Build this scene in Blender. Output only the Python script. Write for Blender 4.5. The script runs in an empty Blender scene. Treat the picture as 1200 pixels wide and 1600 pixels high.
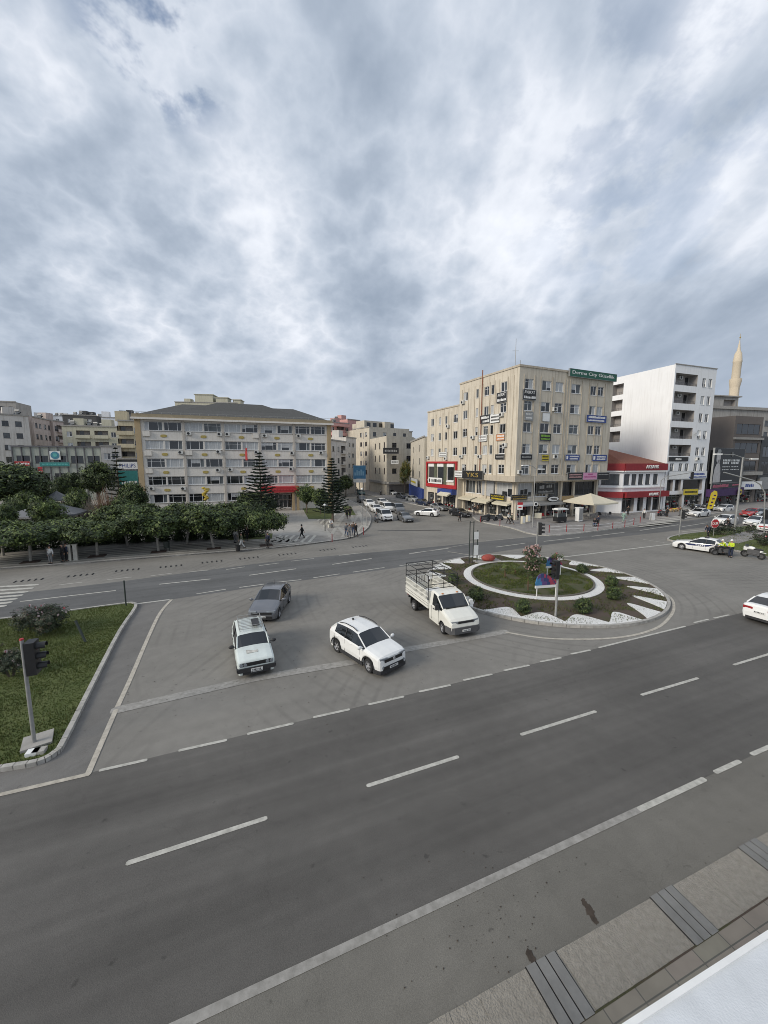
import bpy, math, random
from mathutils import Vector, Matrix
R = math.radians
random.seed(11)
SC = bpy.context.scene
COL = SC.collection

# ------------------------------------------------------------------ camera
CAM_H = 9.5
FPX = 605.0
PITCH = R(7.3)
cd = bpy.data.cameras.new('camera')
cam = bpy.data.objects.new('camera', cd)
COL.objects.link(cam)
cam.location = (0, 0, CAM_H)
cam.rotation_euler = (R(90) - PITCH, 0, 0)
cd.sensor_fit = 'VERTICAL'
cd.sensor_height = 24
cd.sensor_width = 18
cd.lens = FPX / 1600 * 24
cd.clip_start = 0.1
cd.clip_end = 20000
SC.camera = cam

# ------------------------------------------------------------------ light
SUN_DIR = Vector((-0.76, -0.45, 0.46)).normalized()     # towards the sun, behind cloud
w = bpy.data.worlds.new('World')
SC.world = w
w.use_nodes = True
nt = w.node_tree
nt.nodes.clear()
def wn(t, **k):
    n = nt.nodes.new(t)
    for a, b in k.items(): setattr(n, a, b)
    return n
def wl(a, b): nt.links.new(a, b)
def wmath(op, a, b=None, clamp=False):
    n = wn('ShaderNodeMath', operation=op, use_clamp=clamp)
    for i, v in enumerate((a, b)):
        if v is None: continue
        if isinstance(v, (int, float)): n.inputs[i].default_value = v
        else: wl(v, n.inputs[i])
    return n.outputs[0]
def wmix(f, a, b):
    n = wn('ShaderNodeMix', data_type='RGBA')
    if isinstance(f, (int, float)): n.inputs[0].default_value = f
    else: wl(f, n.inputs[0])
    for i, v in ((6, a), (7, b)):
        if isinstance(v, tuple): n.inputs[i].default_value = (*v, 1)
        else: wl(v, n.inputs[i])
    return n.outputs[2]
def wramp(f, stops):
    n = wn('ShaderNodeValToRGB')
    n.color_ramp.interpolation = 'B_SPLINE' if len(stops) > 3 else 'EASE'
    e = n.color_ramp.elements
    while len(e) < len(stops): e.new(0.5)
    for q, (p_, c) in zip(e, stops):
        q.position = p_
        q.color = (*c, 1) if isinstance(c, tuple) else (c, c, c, 1)
    wl(f, n.inputs[0])
    return n.outputs[0]
wout = wn('ShaderNodeOutputWorld'); wbg = wn('ShaderNodeBackground')
sky = wn('ShaderNodeTexSky', sky_type='NISHITA')
sky.sun_disc = False
sky.sun_elevation = math.asin(SUN_DIR.z)
sky.sun_rotation = math.atan2(SUN_DIR.x, SUN_DIR.y)
sky.air_density = 1.0; sky.dust_density = 0.6; sky.ozone_density = 1.5
tc = wn('ShaderNodeTexCoord')
sep = wn('ShaderNodeSeparateXYZ'); wl(tc.outputs['Generated'], sep.inputs[0])
zc = wmath('MAXIMUM', sep.outputs[2], 0.0)
den = wmath('ADD', zc, 0.42)
px_ = wmath('DIVIDE', sep.outputs[0], den)
py_ = wmath('DIVIDE', sep.outputs[1], den)
cmb = wn('ShaderNodeCombineXYZ'); wl(px_, cmb.inputs[0]); wl(py_, cmb.inputs[1])
def wnoise(scale, detail, rough, dist=0.0, rot=0.0, sc=(1, 1, 1), loc=(0, 0, 0), src=None):
    m = wn('ShaderNodeMapping'); m.inputs['Rotation'].default_value = (0, 0, rot)
    m.inputs['Scale'].default_value = sc; m.inputs['Location'].default_value = loc
    wl(src or cmb.outputs[0], m.inputs[0])
    n = wn('ShaderNodeTexNoise'); n.inputs['Scale'].default_value = scale
    n.inputs['Detail'].default_value = detail; n.inputs['Roughness'].default_value = rough
    n.inputs['Distortion'].default_value = dist
    wl(m.outputs[0], n.inputs['Vector'])
    return n.outputs[0]
big = wnoise(1.3, 3, 0.5, 0.0, 0, (1, 1, 1), (6.4, 3.3, 0))
puff = wnoise(3.0, 7, 0.50, 0.0, R(20), (1, 1.1, 1), (7.3, 2.2, 0))
puf2 = wnoise(6.5, 5, 0.52, 0.0, R(50), (1, 1, 1), (2.3, 9.2, 0))
band = wnoise(3.0, 6, 0.50, 0.0, R(14), (1.35, 0.42, 1), (1.3, 4.4, 0))
def billow(v, k=2.6):
    return wmath('SUBTRACT', 0.86, wmath('MULTIPLY', wmath('ABSOLUTE', wmath('SUBTRACT', v, 0.5)), k))
lump = wmath('ADD', wmath('SUBTRACT', wmath('MULTIPLY', puff, 0.86), 0.150), wmath('MULTIPLY', billow(puf2), 0.34))
side = wramp(wmath('MULTIPLY_ADD', px_, 0.35), [(0.0, 0.0), (1.0, 1.0)])
mixb = wmix(side, lump, wmath('ADD', wmath('SUBTRACT', wmath('MULTIPLY', band, 1.15), 0.165), wmath('MULTIPLY', billow(puf2), 0.13)))
t = wmath('ADD', wmath('MULTIPLY', big, 0.40), 0.062)
t = wmath('ADD', t, wmath('MULTIPLY', mixb, 0.72))
# thinner, brighter cloud where it is nearly overhead in front, thicker low on the right
vm = wn('ShaderNodeVectorMath', operation='DOT_PRODUCT'); wl(tc.outputs['Generated'], vm.inputs[0])
vm.inputs[1].default_value = Vector((-0.12, 0.78, 0.62)).normalized()
glow = wramp(vm.outputs['Value'], [(0.55, 0.0), (1.0, 1.0)])
t = wmath('ADD', t, wmath('MULTIPLY', glow, 0.045))
low = wramp(zc, [(0.0, 1.0), (0.42, 0.0)])
lowr = wmath('MULTIPLY', low, wramp(sep.outputs[0], [(0.02, 0.0), (0.55, 1.0)]))
t = wmath('SUBTRACT', t, wmath('MULTIPLY', lowr, 0.13))
lowl = wmath('MULTIPLY', low, wramp(wmath('MULTIPLY', sep.outputs[0], -1), [(0.1, 0.0), (0.5, 1.0)]))
t = wmath('SUBTRACT', t, wmath('MULTIPLY', lowl, 0.04))
flat = wramp(zc, [(0.03, 0.9), (0.34, 0.0)])
tf = wn('ShaderNodeMix', data_type='FLOAT'); wl(flat, tf.inputs[0]); wl(t, tf.inputs[2]); tf.inputs[3].default_value = 0.635
t = tf.outputs[0]
cloud = wramp(t, [(0.48, (0.21, 0.258, 0.33)), (0.60, (0.32, 0.372, 0.45)), (0.68, (0.435, 0.485, 0.56)),
                  (0.75, (0.585, 0.615, 0.675)), (0.88, (0.80, 0.82, 0.86))])
# a few holes of blue high up
hn = wramp(wnoise(5.0, 6, 0.6, 0.1, 0, (1, 1, 1), (5.25, 2.65, 0)), [(0.46, 0.0), (0.56, 1.0)])
def spot(v, lo, hi):
    q = wn('ShaderNodeVectorMath', operation='DOT_PRODUCT'); wl(tc.outputs['Generated'], q.inputs[0]); q.inputs[1].default_value = Vector(v).normalized()
    return wramp(q.outputs['Value'], [(lo, 0.0), (hi, 1.0)])
hole = wmath('MULTIPLY', hn, wmath('MAXIMUM', spot((-0.341, 0.67, 0.659), 0.990, 0.9985), wmath('MULTIPLY', spot((0.42, 0.72, 0.55), 0.95, 0.999), 0.3)))
haze = wramp(zc, [(0.0, 0.55), (0.10, 0.0)])
cloud = wmix(wmath('MULTIPLY', haze, 0.8), cloud, (0.40, 0.44, 0.50))
scl = wn('ShaderNodeVectorMath', operation='SCALE'); wl(cloud, scl.inputs[0]); scl.inputs['Scale'].default_value = 10.9
skb = wn('ShaderNodeVectorMath', operation='SCALE'); wl(sky.outputs[0], skb.inputs[0]); skb.inputs['Scale'].default_value = 1.2
final = wmix(wmath('MULTIPLY', hole, 0.8), scl.outputs[0], skb.outputs[0])
wl(final, wbg.inputs[0]); wbg.inputs[1].default_value = 0.10
wl(wbg.outputs[0], wout.inputs[0])

sd = bpy.data.lights.new('sun', 'SUN')
sun = bpy.data.objects.new('sun', sd); COL.objects.link(sun)
sd.energy = 2.1; sd.angle = R(22); sd.color = (1.0, 0.92, 0.80)
sun.rotation_euler = (-SUN_DIR).to_track_quat('-Z', 'Y').to_euler()
sun.location = (0, 0, 60)

SC.view_settings.view_transform = 'Standard'
SC.view_settings.look = 'None'
SC.view_settings.exposure = 0.33
SC.view_settings.gamma = 1.0
SC.view_settings.use_curve_mapping = False
SC.render.engine = 'CYCLES'
SC.cycles.max_bounces = 5
SC.cycles.diffuse_bounces = 3
SC.cycles.glossy_bounces = 3
SC.cycles.transmission_bounces = 3
SC.cycles.use_denoising = True
SC.cycles.pixel_filter_type = 'BLACKMAN_HARRIS'
SC.cycles.filter_width = 0.95

# ------------------------------------------------------------------ helpers
def ray(x, y):
    """direction of the view ray through a point of the 1200 x 1600 photograph"""
    u = (x - 600) / FPX; v = (800 - y) / FPX
    return (u, math.cos(PITCH) + v * math.sin(PITCH), -math.sin(PITCH) + v * math.cos(PITCH))
def G(x, y, z=0.0):
    r = ray(x, y); t = (z - CAM_H) / r[2]
    return Vector((r[0] * t, r[1] * t, z))
def AT(x, y, D):
    r = ray(x, y); t = D / r[1]
    return Vector((r[0] * t, D, CAM_H + r[2] * t))
def fac(P, ang, x, y):
    """where the ray meets an upright wall through P at heading ang: (along, height)"""
    a = R(ang); dx, dy = math.cos(a), math.sin(a); r = ray(x, y)
    det = -r[0] * dy + r[1] * dx
    t = (-P[0] * dy + P[1] * dx) / det
    return ((t * r[0] - P[0]) * dx + (t * r[1] - P[1]) * dy, CAM_H + r[2] * t)
def dirv(ang): return Vector((math.cos(R(ang)), math.sin(R(ang)), 0))

MATS = {}
def mat(name, col, rough=0.8, var=0.12, scale=3.0, metal=0.0, bump=0.0, bscale=40.0, coat=0.0,
        streak=0.0, spec=None, col2=None, mixs=(0.42, 0.6), emit=0.0, stretch=(1, 1, 1), objrand=0.0):
    if name in MATS: return MATS[name]
    m = bpy.data.materials.new(name); m.use_nodes = True; MATS[name] = m
    n = m.node_tree; b = n.nodes['Principled BSDF']; L = n.links.new
    def N(t, **k):
        q = n.nodes.new(t)
        for a_, b_ in k.items(): setattr(q, a_, b_)
        return q
    tcn = N('ShaderNodeTexCoord'); mp = N('ShaderNodeMapping'); mp.inputs['Scale'].default_value = stretch
    L(tcn.outputs['Object'], mp.inputs[0])
    n1 = N('ShaderNodeTexNoise'); n1.inputs['Scale'].default_value = scale; n1.inputs['Detail'].default_value = 6
    n1.inputs['Roughness'].default_value = 0.6
    L(mp.outputs[0], n1.inputs['Vector'])
    rp = N('ShaderNodeValToRGB'); e = rp.color_ramp.elements
    e[0].position, e[1].position = (0.3, 0.7) if col2 is None else mixs
    c2 = col2 or tuple(min(1, c * (1 + var)) for c in col)
    c1 = col if col2 else tuple(c * (1 - var) for c in col)
    e[0].color = (*c1, 1); e[1].color = (*c2, 1)
    L(n1.outputs[0], rp.inputs[0]); cur = rp.outputs[0]
    if streak:
        mp2 = N('ShaderNodeMapping'); mp2.inputs['Scale'].default_value = (2.2, 2.2, 0.13)
        L(tcn.outputs['Object'], mp2.inputs[0])
        n2 = N('ShaderNodeTexNoise'); n2.inputs['Scale'].default_value = 1.6; n2.inputs['Detail'].default_value = 5
        L(mp2.outputs[0], n2.inputs['Vector'])
        r2 = N('ShaderNodeValToRGB'); q = r2.color_ramp.elements
        q[0].position = 0.50; q[0].color = (0, 0, 0, 1); q[1].position = 0.72; q[1].color = (streak, streak, streak, 1)
        L(n2.outputs[0], r2.inputs[0])
        mx = N('ShaderNodeMix', data_type='RGBA'); L(r2.outputs[0], mx.inputs[0]); L(cur, mx.inputs[6])
        mx.inputs[7].default_value = (col[0] * 0.42, col[1] * 0.38, col[2] * 0.33, 1); cur = mx.outputs[2]
    if objrand:
        oi = N('ShaderNodeObjectInfo'); hs = N('ShaderNodeHueSaturation')
        mr = N('ShaderNodeMapRange'); mr.inputs[3].default_value = 1 - objrand; mr.inputs[4].default_value = 1 + objrand
        L(oi.outputs['Random'], mr.inputs[0]); L(mr.outputs[0], hs.inputs['Value']); L(cur, hs.inputs['Color'])
        cur = hs.outputs[0]
    L(cur, b.inputs['Base Color'])
    b.inputs['Roughness'].default_value = rough; b.inputs['Metallic'].default_value = metal
    if coat: b.inputs['Coat Weight'].default_value = coat; b.inputs['Coat Roughness'].default_value = 0.06
    if spec is not None: b.inputs['Specular IOR Level'].default_value = spec
    if bump:
        n3 = N('ShaderNodeTexNoise'); n3.inputs['Scale'].default_value = bscale; n3.inputs['Detail'].default_value = 5
        L(tcn.outputs['Object'], n3.inputs['Vector'])
        bp = N('ShaderNodeBump'); bp.inputs['Strength'].default_value = bump; bp.inputs['Distance'].default_value = 0.05
        L(n3.outputs[0], bp.inputs['Height']); L(bp.outputs[0], b.inputs['Normal'])
    if emit:
        L(cur, b.inputs['Emission Color']); b.inputs['Emission Strength'].default_value = emit
    return m

class MB:
    def __init__(s): s.v = []; s.f = []; s.m = []
    def face(s, pts, m=0):
        k = len(s.v); s.v += [tuple(p) for p in pts]; s.f.append(tuple(range(k, k + len(pts)))); s.m.append(m)
    def boxa(s, x0, x1, y0, y1, z0, z1, m=0):
        s.prism([(x0, y0), (x1, y0), (x1, y1), (x0, y1)], z0, z1, m)
    def box(s, c, sz, ang=0.0, m=0):
        ca, sa = math.cos(ang), math.sin(ang); p = []
        for a, b in ((-.5, -.5), (.5, -.5), (.5, .5), (-.5, .5)):
            x, y = a * sz[0], b * sz[1]; p.append((c[0] + x * ca - y * sa, c[1] + x * sa + y * ca))
        s.prism(p, c[2] - sz[2] / 2, c[2] + sz[2] / 2, m)
    def prism(s, p, z0, z1, m=0, top=None, bottom=True):
        k = len(s.v); n = len(p)
        ar = sum(p[i][0] * p[(i + 1) % n][1] - p[(i + 1) % n][0] * p[i][1] for i in range(n))
        if ar < 0: p = p[::-1]
        s.v += [(q[0], q[1], z0) for q in p] + [(q[0], q[1], z1) for q in p]
        for i in range(n):
            j = (i + 1) % n; s.f.append((k + i, k + j, k + n + j, k + n + i)); s.m.append(m)
        s.f.append(tuple(k + n + i for i in range(n))); s.m.append(m if top is None else top)
        if bottom: s.f.append(tuple(k + i for i in reversed(range(n)))); s.m.append(m)
    def tube(s, a, b, r0, r1=None, n=8, m=0, cap=True):
        a = Vector(a); b = Vector(b); r1 = r0 if r1 is None else r1
        d = (b - a).normalized(); u = d.orthogonal().normalized(); v = d.cross(u); k = len(s.v)
        for c, r in ((a, r0), (b, r1)):
            for i in range(n):
                t_ = 2 * math.pi * i / n; s.v.append(tuple(c + u * math.cos(t_) * r + v * math.sin(t_) * r))
        for i in range(n):
            j = (i + 1) % n; s.f.append((k + i, k + j, k + n + j, k + n + i)); s.m.append(m)
        if cap:
            s.f.append(tuple(k + i for i in reversed(range(n)))); s.m.append(m)
            s.f.append(tuple(k + n + i for i in range(n))); s.m.append(m)
    def path(s, pts, r, n=6, m=0):
        for a, b in zip(pts, pts[1:]): s.tube(a, b, r, r, n, m)
    def lathe(s, prof, c=(0, 0, 0), n=16, m=0, ax='z', cap=True):
        k = len(s.v)
        for r, z in prof:
            for i in range(n):
                t_ = 2 * math.pi * i / n; q = (r * math.cos(t_), r * math.sin(t_), z)
                if ax == 'y': q = (q[0], q[2], q[1])
                s.v.append((c[0] + q[0], c[1] + q[1], c[2] + q[2]))
        for a in range(len(prof) - 1):
            for i in range(n):
                j = (i + 1) % n; q = (k + a * n + i, k + a * n + j, k + (a + 1) * n + j, k + (a + 1) * n + i)
                s.f.append(q if ax == 'z' else q[::-1]); s.m.append(m)
        if not cap: return
        s.f.append(tuple(k + i for i in reversed(range(n)))); s.m.append(m)
        s.f.append(tuple(k + (len(prof) - 1) * n + i for i in range(n))); s.m.append(m)
    def ball(s, c, r, n=10, k=6, m=0, top=False):
        pr = []
        for i in range(k + 1):
            a = -math.pi / 2 + math.pi * i / k
            if top and a < -0.2: continue
            pr.append((max(0.001, math.cos(a)) * r[0], math.sin(a) * r[2]))
        k0 = len(s.v); s.lathe(pr, c, n, m)
        if r[1] != r[0]:
            for i in range(k0, len(s.v)):
                x, y, z = s.v[i]; s.v[i] = (x, c[1] + (y - c[1]) * r[1] / r[0], z)
    def mesh(s, name, mats, smooth=None):
        me = bpy.data.meshes.new(name); me.from_pydata(s.v, [], s.f)
        for q in (mats if isinstance(mats, (list, tuple)) else [mats]): me.materials.append(q)
        me.polygons.foreach_set('material_index', s.m)
        if smooth is not None:
            me.polygons.foreach_set('use_smooth', [True] * len(s.f)); me.update()
            try: me.set_sharp_from_angle(angle=R(smooth))
            except Exception: pass
        me.update(); return me
    def build(s, name, mats, parent=None, smooth=None, loc=None, rz=0.0):
        return obj(name, s.mesh(name, mats, smooth), parent, loc, rz)
KD = {}
def obj(name, me, parent=None, loc=None, rz=0.0):
    o = bpy.data.objects.new(name, me); COL.objects.link(o)
    if parent is not None: o.parent = parent; KD.setdefault(parent.name, []).append(o)
    if loc is not None: o.location = loc
    o.rotation_euler.z = rz
    return o
def tag(o, label, cat, group=None):
    o['label'] = label; o['category'] = cat
    if group: o['group'] = group
    return o
def struct(o): o['kind'] = 'structure'; return o
def thing(name, label, cat, loc=(0, 0, 0), rz=0.0, group=None):
    o = bpy.data.objects.new(name, None); COL.objects.link(o); o.location = loc; o.rotation_euler.z = rz
    o.empty_display_size = 0.2
    return tag(o, label, cat, group)
def copy_tree(o, parent=None):
    c = o.copy(); COL.objects.link(c)
    if parent is not None: c.parent = parent; KD.setdefault(parent.name, []).append(c)
    for ch in KD.get(o.name, []): copy_tree(ch, c)
    return c
def dup(o, loc, rz, label=None, sc=None, group=None):
    c = copy_tree(o); c.location = loc; c.rotation_euler.z = rz
    if sc: c.scale = (sc, sc, sc) if isinstance(sc, (int, float)) else sc
    if label: c['label'] = label
    if group: c['group'] = group
    return c

# text as mesh, cached
TXT = {}
def text_mesh(s, depth=0.01):
    if s in TXT: return TXT[s]
    cu = bpy.data.curves.new('txt', 'FONT'); cu.body = s; cu.extrude = depth; cu.align_x = 'CENTER'; cu.align_y = 'CENTER'
    cu.resolution_u = 3
    o = bpy.data.objects.new('txt', cu); COL.objects.link(o)
    dg = bpy.context.evaluated_depsgraph_get(); me = bpy.data.meshes.new_from_object(o.evaluated_get(dg))
    bpy.data.objects.remove(o); xs = [v.co.x for v in me.vertices]; ys = [v.co.y for v in me.vertices]
    cx, cy = (max(xs) + min(xs)) / 2, (max(ys) + min(ys)) / 2
    for v in me.vertices: v.co.x -= cx; v.co.y -= cy
    TXT[s] = (me, max(xs) - min(xs), max(ys) - min(ys)); return TXT[s]
def put_text(s, parent, x, z, w, h, m, y=-0.02, bold=0.0):
    """lettering on a board whose front is local -y"""
    me, tw, th = text_mesh(s); me = me.copy(); me.materials.clear(); me.materials.append(m)
    sx, sz = w / tw, h / th
    for v in me.vertices: v.co = (v.co.x * sx, -v.co.z, v.co.y * sz)
    o = obj('lettering', me, parent, (x, y, z)); return o
def sign(name, label, pL, pR, z0, z1, m, lines=(), tm=None, th=0.12, off=0.10, cat='sign', group=None, bars=(), extra=None):
    """board between the ground points pL and pR (left to right as one faces it)"""
    d = Vector((pR[0] - pL[0], pR[1] - pL[1])); w_ = d.length; a = math.atan2(d.y, d.x)
    nrm = Vector((math.sin(a), -math.cos(a)))
    c = Vector((pL[0] + d.x / 2 + nrm.x * off, pL[1] + d.y / 2 + nrm.y * off, (z0 + z1) / 2)); h = z1 - z0
    t_ = thing(name, label, cat, c, a, group)
    b = MB(); b.boxa(-w_ / 2, w_ / 2, -th / 2, th / 2, -h / 2, h / 2)
    b.build('board', m, t_)
    f_ = MB(); e = 0.035
    for q in ((-w_ / 2 - e, w_ / 2 + e, h / 2, h / 2 + e), (-w_ / 2 - e, w_ / 2 + e, -h / 2 - e, -h / 2),
              (-w_ / 2 - e, -w_ / 2, -h / 2, h / 2), (w_ / 2, w_ / 2 + e, -h / 2, h / 2)):
        f_.boxa(q[0], q[1], -th / 2 - 0.02, th / 2, q[2], q[3])
    f_.build('frame', MATS['steel'], t_)
    for s_, fx, fz, fw, fh in lines:
        put_text(s_, t_, fx * w_, fz * h, fw * w_, fh * h, tm, -th / 2 - 0.012)
    if bars:
        q = MB()
        for fx, fz, fw, fh in bars:
            x = fx * w_ - fw * w_ / 2; rr = random.Random(int(abs(fx * 100 + fz * 37) * 11) + int(w_ * 50))
            while x < fx * w_ + fw * w_ / 2:
                l = fh * h * rr.uniform(0.35, 0.75)
                q.boxa(x, x + l, -th / 2 - 0.02, -th / 2, fz * h - fh * h / 2, fz * h + fh * h / 2 * rr.choice((1, 1, .6)))
                x += l + fh * h * 0.22
        q.build('lettering', tm, t_)
    return t_

# ------------------------------------------------------------------ materials
mat('asphalt_base', (0.20, 0.195, 0.18), 0.9, 0.1, 0.35, bump=0.2)
mat('steel', (0.35, 0.36, 0.36), 0.45, 0.15, 6, metal=0.7)
mat('galv', (0.33, 0.33, 0.32), 0.55, 0.15, 6, metal=0.3)
mat('white_paint', (0.78, 0.78, 0.76), 0.6, 0.05, 3)
mat('window_white', (0.74, 0.74, 0.73), 0.4, 0.05, 3)
mat('black', (0.018, 0.018, 0.019), 0.5, 0.2, 4)
mat('rubber', (0.022, 0.022, 0.023), 0.8, 0.25, 8)
mat('pane_dark', (0.016, 0.018, 0.021), 0.06, 0.4, 0.6, spec=0.8)
mat('pane_mid', (0.09, 0.10, 0.105), 0.12, 0.4, 0.6, spec=0.5)
mat('curtain', (0.42, 0.43, 0.43), 0.45, 0.25, 1.5, coat=0.5, stretch=(9, 9, 0.3))
mat('dark_void', (0.02, 0.02, 0.02), 0.9, 0.3, 1)
mat('concrete', (0.33, 0.315, 0.29), 0.9, 0.18, 2, bump=0.3)
mat('kerb', (0.38, 0.365, 0.335), 0.9, 0.25, 3.5, bump=0.3)
mat('red', (0.42, 0.025, 0.03), 0.5, 0.12, 2)
mat('dark_red', (0.26, 0.02, 0.025), 0.6, 0.15, 2)
mat('blue', (0.03, 0.06, 0.24), 0.5, 0.1, 2)
mat('teal', (0.03, 0.20, 0.19), 0.5, 0.1, 2)
mat('green', (0.01, 0.10, 0.06), 0.5, 0.1, 2)
mat('yellow', (0.62, 0.48, 0.03), 0.5, 0.1, 2)
mat('pink', (0.62, 0.30, 0.45), 0.5, 0.08, 2)
mat('purple', (0.05, 0.015, 0.09), 0.6, 0.1, 2)
mat('orange', (0.55, 0.22, 0.08), 0.5, 0.2, 2)
mat('cream', (0.62, 0.57, 0.44), 0.7, 0.08, 2)
mat('skin', (0.45, 0.27, 0.19), 0.6, 0.08, 6)
mat('trunk', (0.13, 0.105, 0.08), 0.95, 0.3, 6, bump=0.5)
mat('trunk_white', (0.34, 0.32, 0.28), 0.95, 0.3, 3, bump=0.5)

# ------------------------------------------------------------------ ground, roads, pavements
def asphalt(name, base, ang=None, tracks=0.0, rings=False, warm=1.0, spots=0.35):
    m = bpy.data.materials.new(name); m.use_nodes = True; MATS[name] = m
    n = m.node_tree; b = n.nodes['Principled BSDF']; L = n.links.new
    tcn = n.nodes.new('ShaderNodeTexCoord'); src = tcn.outputs['Object']
    def noise_(scale, detail, st=(1, 1, 1), rot=0.0, dist=0.0, loc=(0, 0, 0)):
        mp = n.nodes.new('ShaderNodeMapping'); mp.vector_type = 'TEXTURE' if rot else 'POINT'
        if rot:
            mp.inputs['Rotation'].default_value = (0, 0, rot); mp.inputs['Scale'].default_value = tuple(1 / q for q in st)
        else:
            mp.inputs['Scale'].default_value = st
        mp.inputs['Location'].default_value = loc
        L(src, mp.inputs[0]); q = n.nodes.new('ShaderNodeTexNoise')
        q.inputs['Scale'].default_value = scale; q.inputs['Detail'].default_value = detail
        q.inputs['Distortion'].default_value = dist; L(mp.outputs[0], q.inputs[0]); return q.outputs[0]
    def mr(v, a, b_, c, d):
        q = n.nodes.new('ShaderNodeMapRange'); L(v, q.inputs[0])
        for i, x in enumerate((a, b_, c, d)): q.inputs[i + 1].default_value = x
        return q.outputs[0]
    def mul(a, b_):
        q = n.nodes.new('ShaderNodeMath'); q.operation = 'MULTIPLY'; L(a, q.inputs[0])
        if isinstance(b_, float): q.inputs[1].default_value = b_
        else: L(b_, q.inputs[1])
        return q.outputs[0]
    f = mr(noise_(0.22, 5), 0.3, 0.7, 0.86, 1.13)
    f = mul(f, mr(noise_(2.2, 6), 0.25, 0.75, 0.93, 1.07))
    f = mul(f, mr(noise_(45, 3), 0.2, 0.8, 0.82, 1.18))
    f = mul(f, mr(noise_(3.4, 3, loc=(5, 3, 0)), 0.68, 0.76, 1.0, 1.0 - spots))          # oil drips
    if ang is not None:
        f = mul(f, mr(noise_(0.55, 4, (0.03, 1.3, 1), ang), 0.3, 0.7, 1 - tracks, 1 + tracks))
        f = mul(f, mr(noise_(1.6, 3, (0.05, 1.6, 1), ang, loc=(3, 9, 0)), 0.35, 0.65, 1 - tracks * 0.5, 1 + tracks * 0.5))
    if rings:
        for (cx, cy, sc, di) in ((12, 30, 0.9, 3.5), (30, 8, 0.8, 3.0)):
            mp = n.nodes.new('ShaderNodeMapping'); mp.inputs['Location'].default_value = (-cx, -cy, 0); L(src, mp.inputs[0])
            wv = n.nodes.new('ShaderNodeTexWave'); wv.wave_type = 'RINGS'; wv.rings_direction = 'Z'
            wv.inputs['Scale'].default_value = sc * 0.5; wv.inputs['Distortion'].default_value = di
            wv.inputs['Detail'].default_value = 3; wv.inputs['Detail Scale'].default_value = 0.25
            L(mp.outputs[0], wv.inputs[0])
            mask = mr(noise_(0.16, 3, loc=(cx, cy * .3, 0)), 0.46, 0.66, 0.0, 1.0)
            w_ = mr(wv.outputs['Fac'], 0.75, 1.0, 0.0, 0.15)
            f = mul(f, mr(mul(w_, mask), 0.0, 1.0, 1.0, 0.0))
    vo = n.nodes.new('ShaderNodeTexVoronoi'); vo.feature = 'DISTANCE_TO_EDGE'; vo.inputs['Scale'].default_value = 0.16
    mp = n.nodes.new('ShaderNodeMapping'); L(src, mp.inputs[0])
    ns = n.nodes.new('ShaderNodeTexNoise'); ns.inputs['Scale'].default_value = 1.2; ns.inputs['Detail'].default_value = 5; L(src, ns.inputs[0])
    va = n.nodes.new('ShaderNodeVectorMath'); va.operation = 'MULTIPLY_ADD'; L(ns.outputs[1], va.inputs[0])
    va.inputs[1].default_value = (1.6, 1.6, 0); L(src, va.inputs[2]); L(va.outputs[0], vo.inputs['Vector'])
    f = mul(f, mr(vo.outputs[0], 0.0, 0.004, 0.90, 1.0))
    hs = n.nodes.new('ShaderNodeVectorMath'); hs.operation = 'SCALE'; hs.inputs[0].default_value = base; L(f, hs.inputs['Scale'])
    L(hs.outputs[0], b.inputs['Base Color']); b.inputs['Roughness'].default_value = 0.85
    b.inputs['Specular IOR Level'].default_value = 0.35
    bp = n.nodes.new('ShaderNodeBump'); bp.inputs['Strength'].default_value = 0.35; bp.inputs['Distance'].default_value = 0.02
    L(noise_(70, 3), bp.inputs['Height']); L(bp.outputs[0], b.inputs['Normal'])
    return m
NA = 21.8
asphalt('asphalt_junction', (0.212, 0.201, 0.181), R(25), 0.05, True)
asphalt('asphalt_near', (0.108, 0.102, 0.094), R(NA), 0.15, False)
asphalt('asphalt_lane', (0.118, 0.118, 0.116), R(25.5), 0.12, False)
asphalt('asphalt_verge', (0.168, 0.159, 0.140), R(NA), 0.06, False, spots=0.5)
asphalt('asphalt_side', (0.165, 0.158, 0.148), R(60), 0.08, False)

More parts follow.
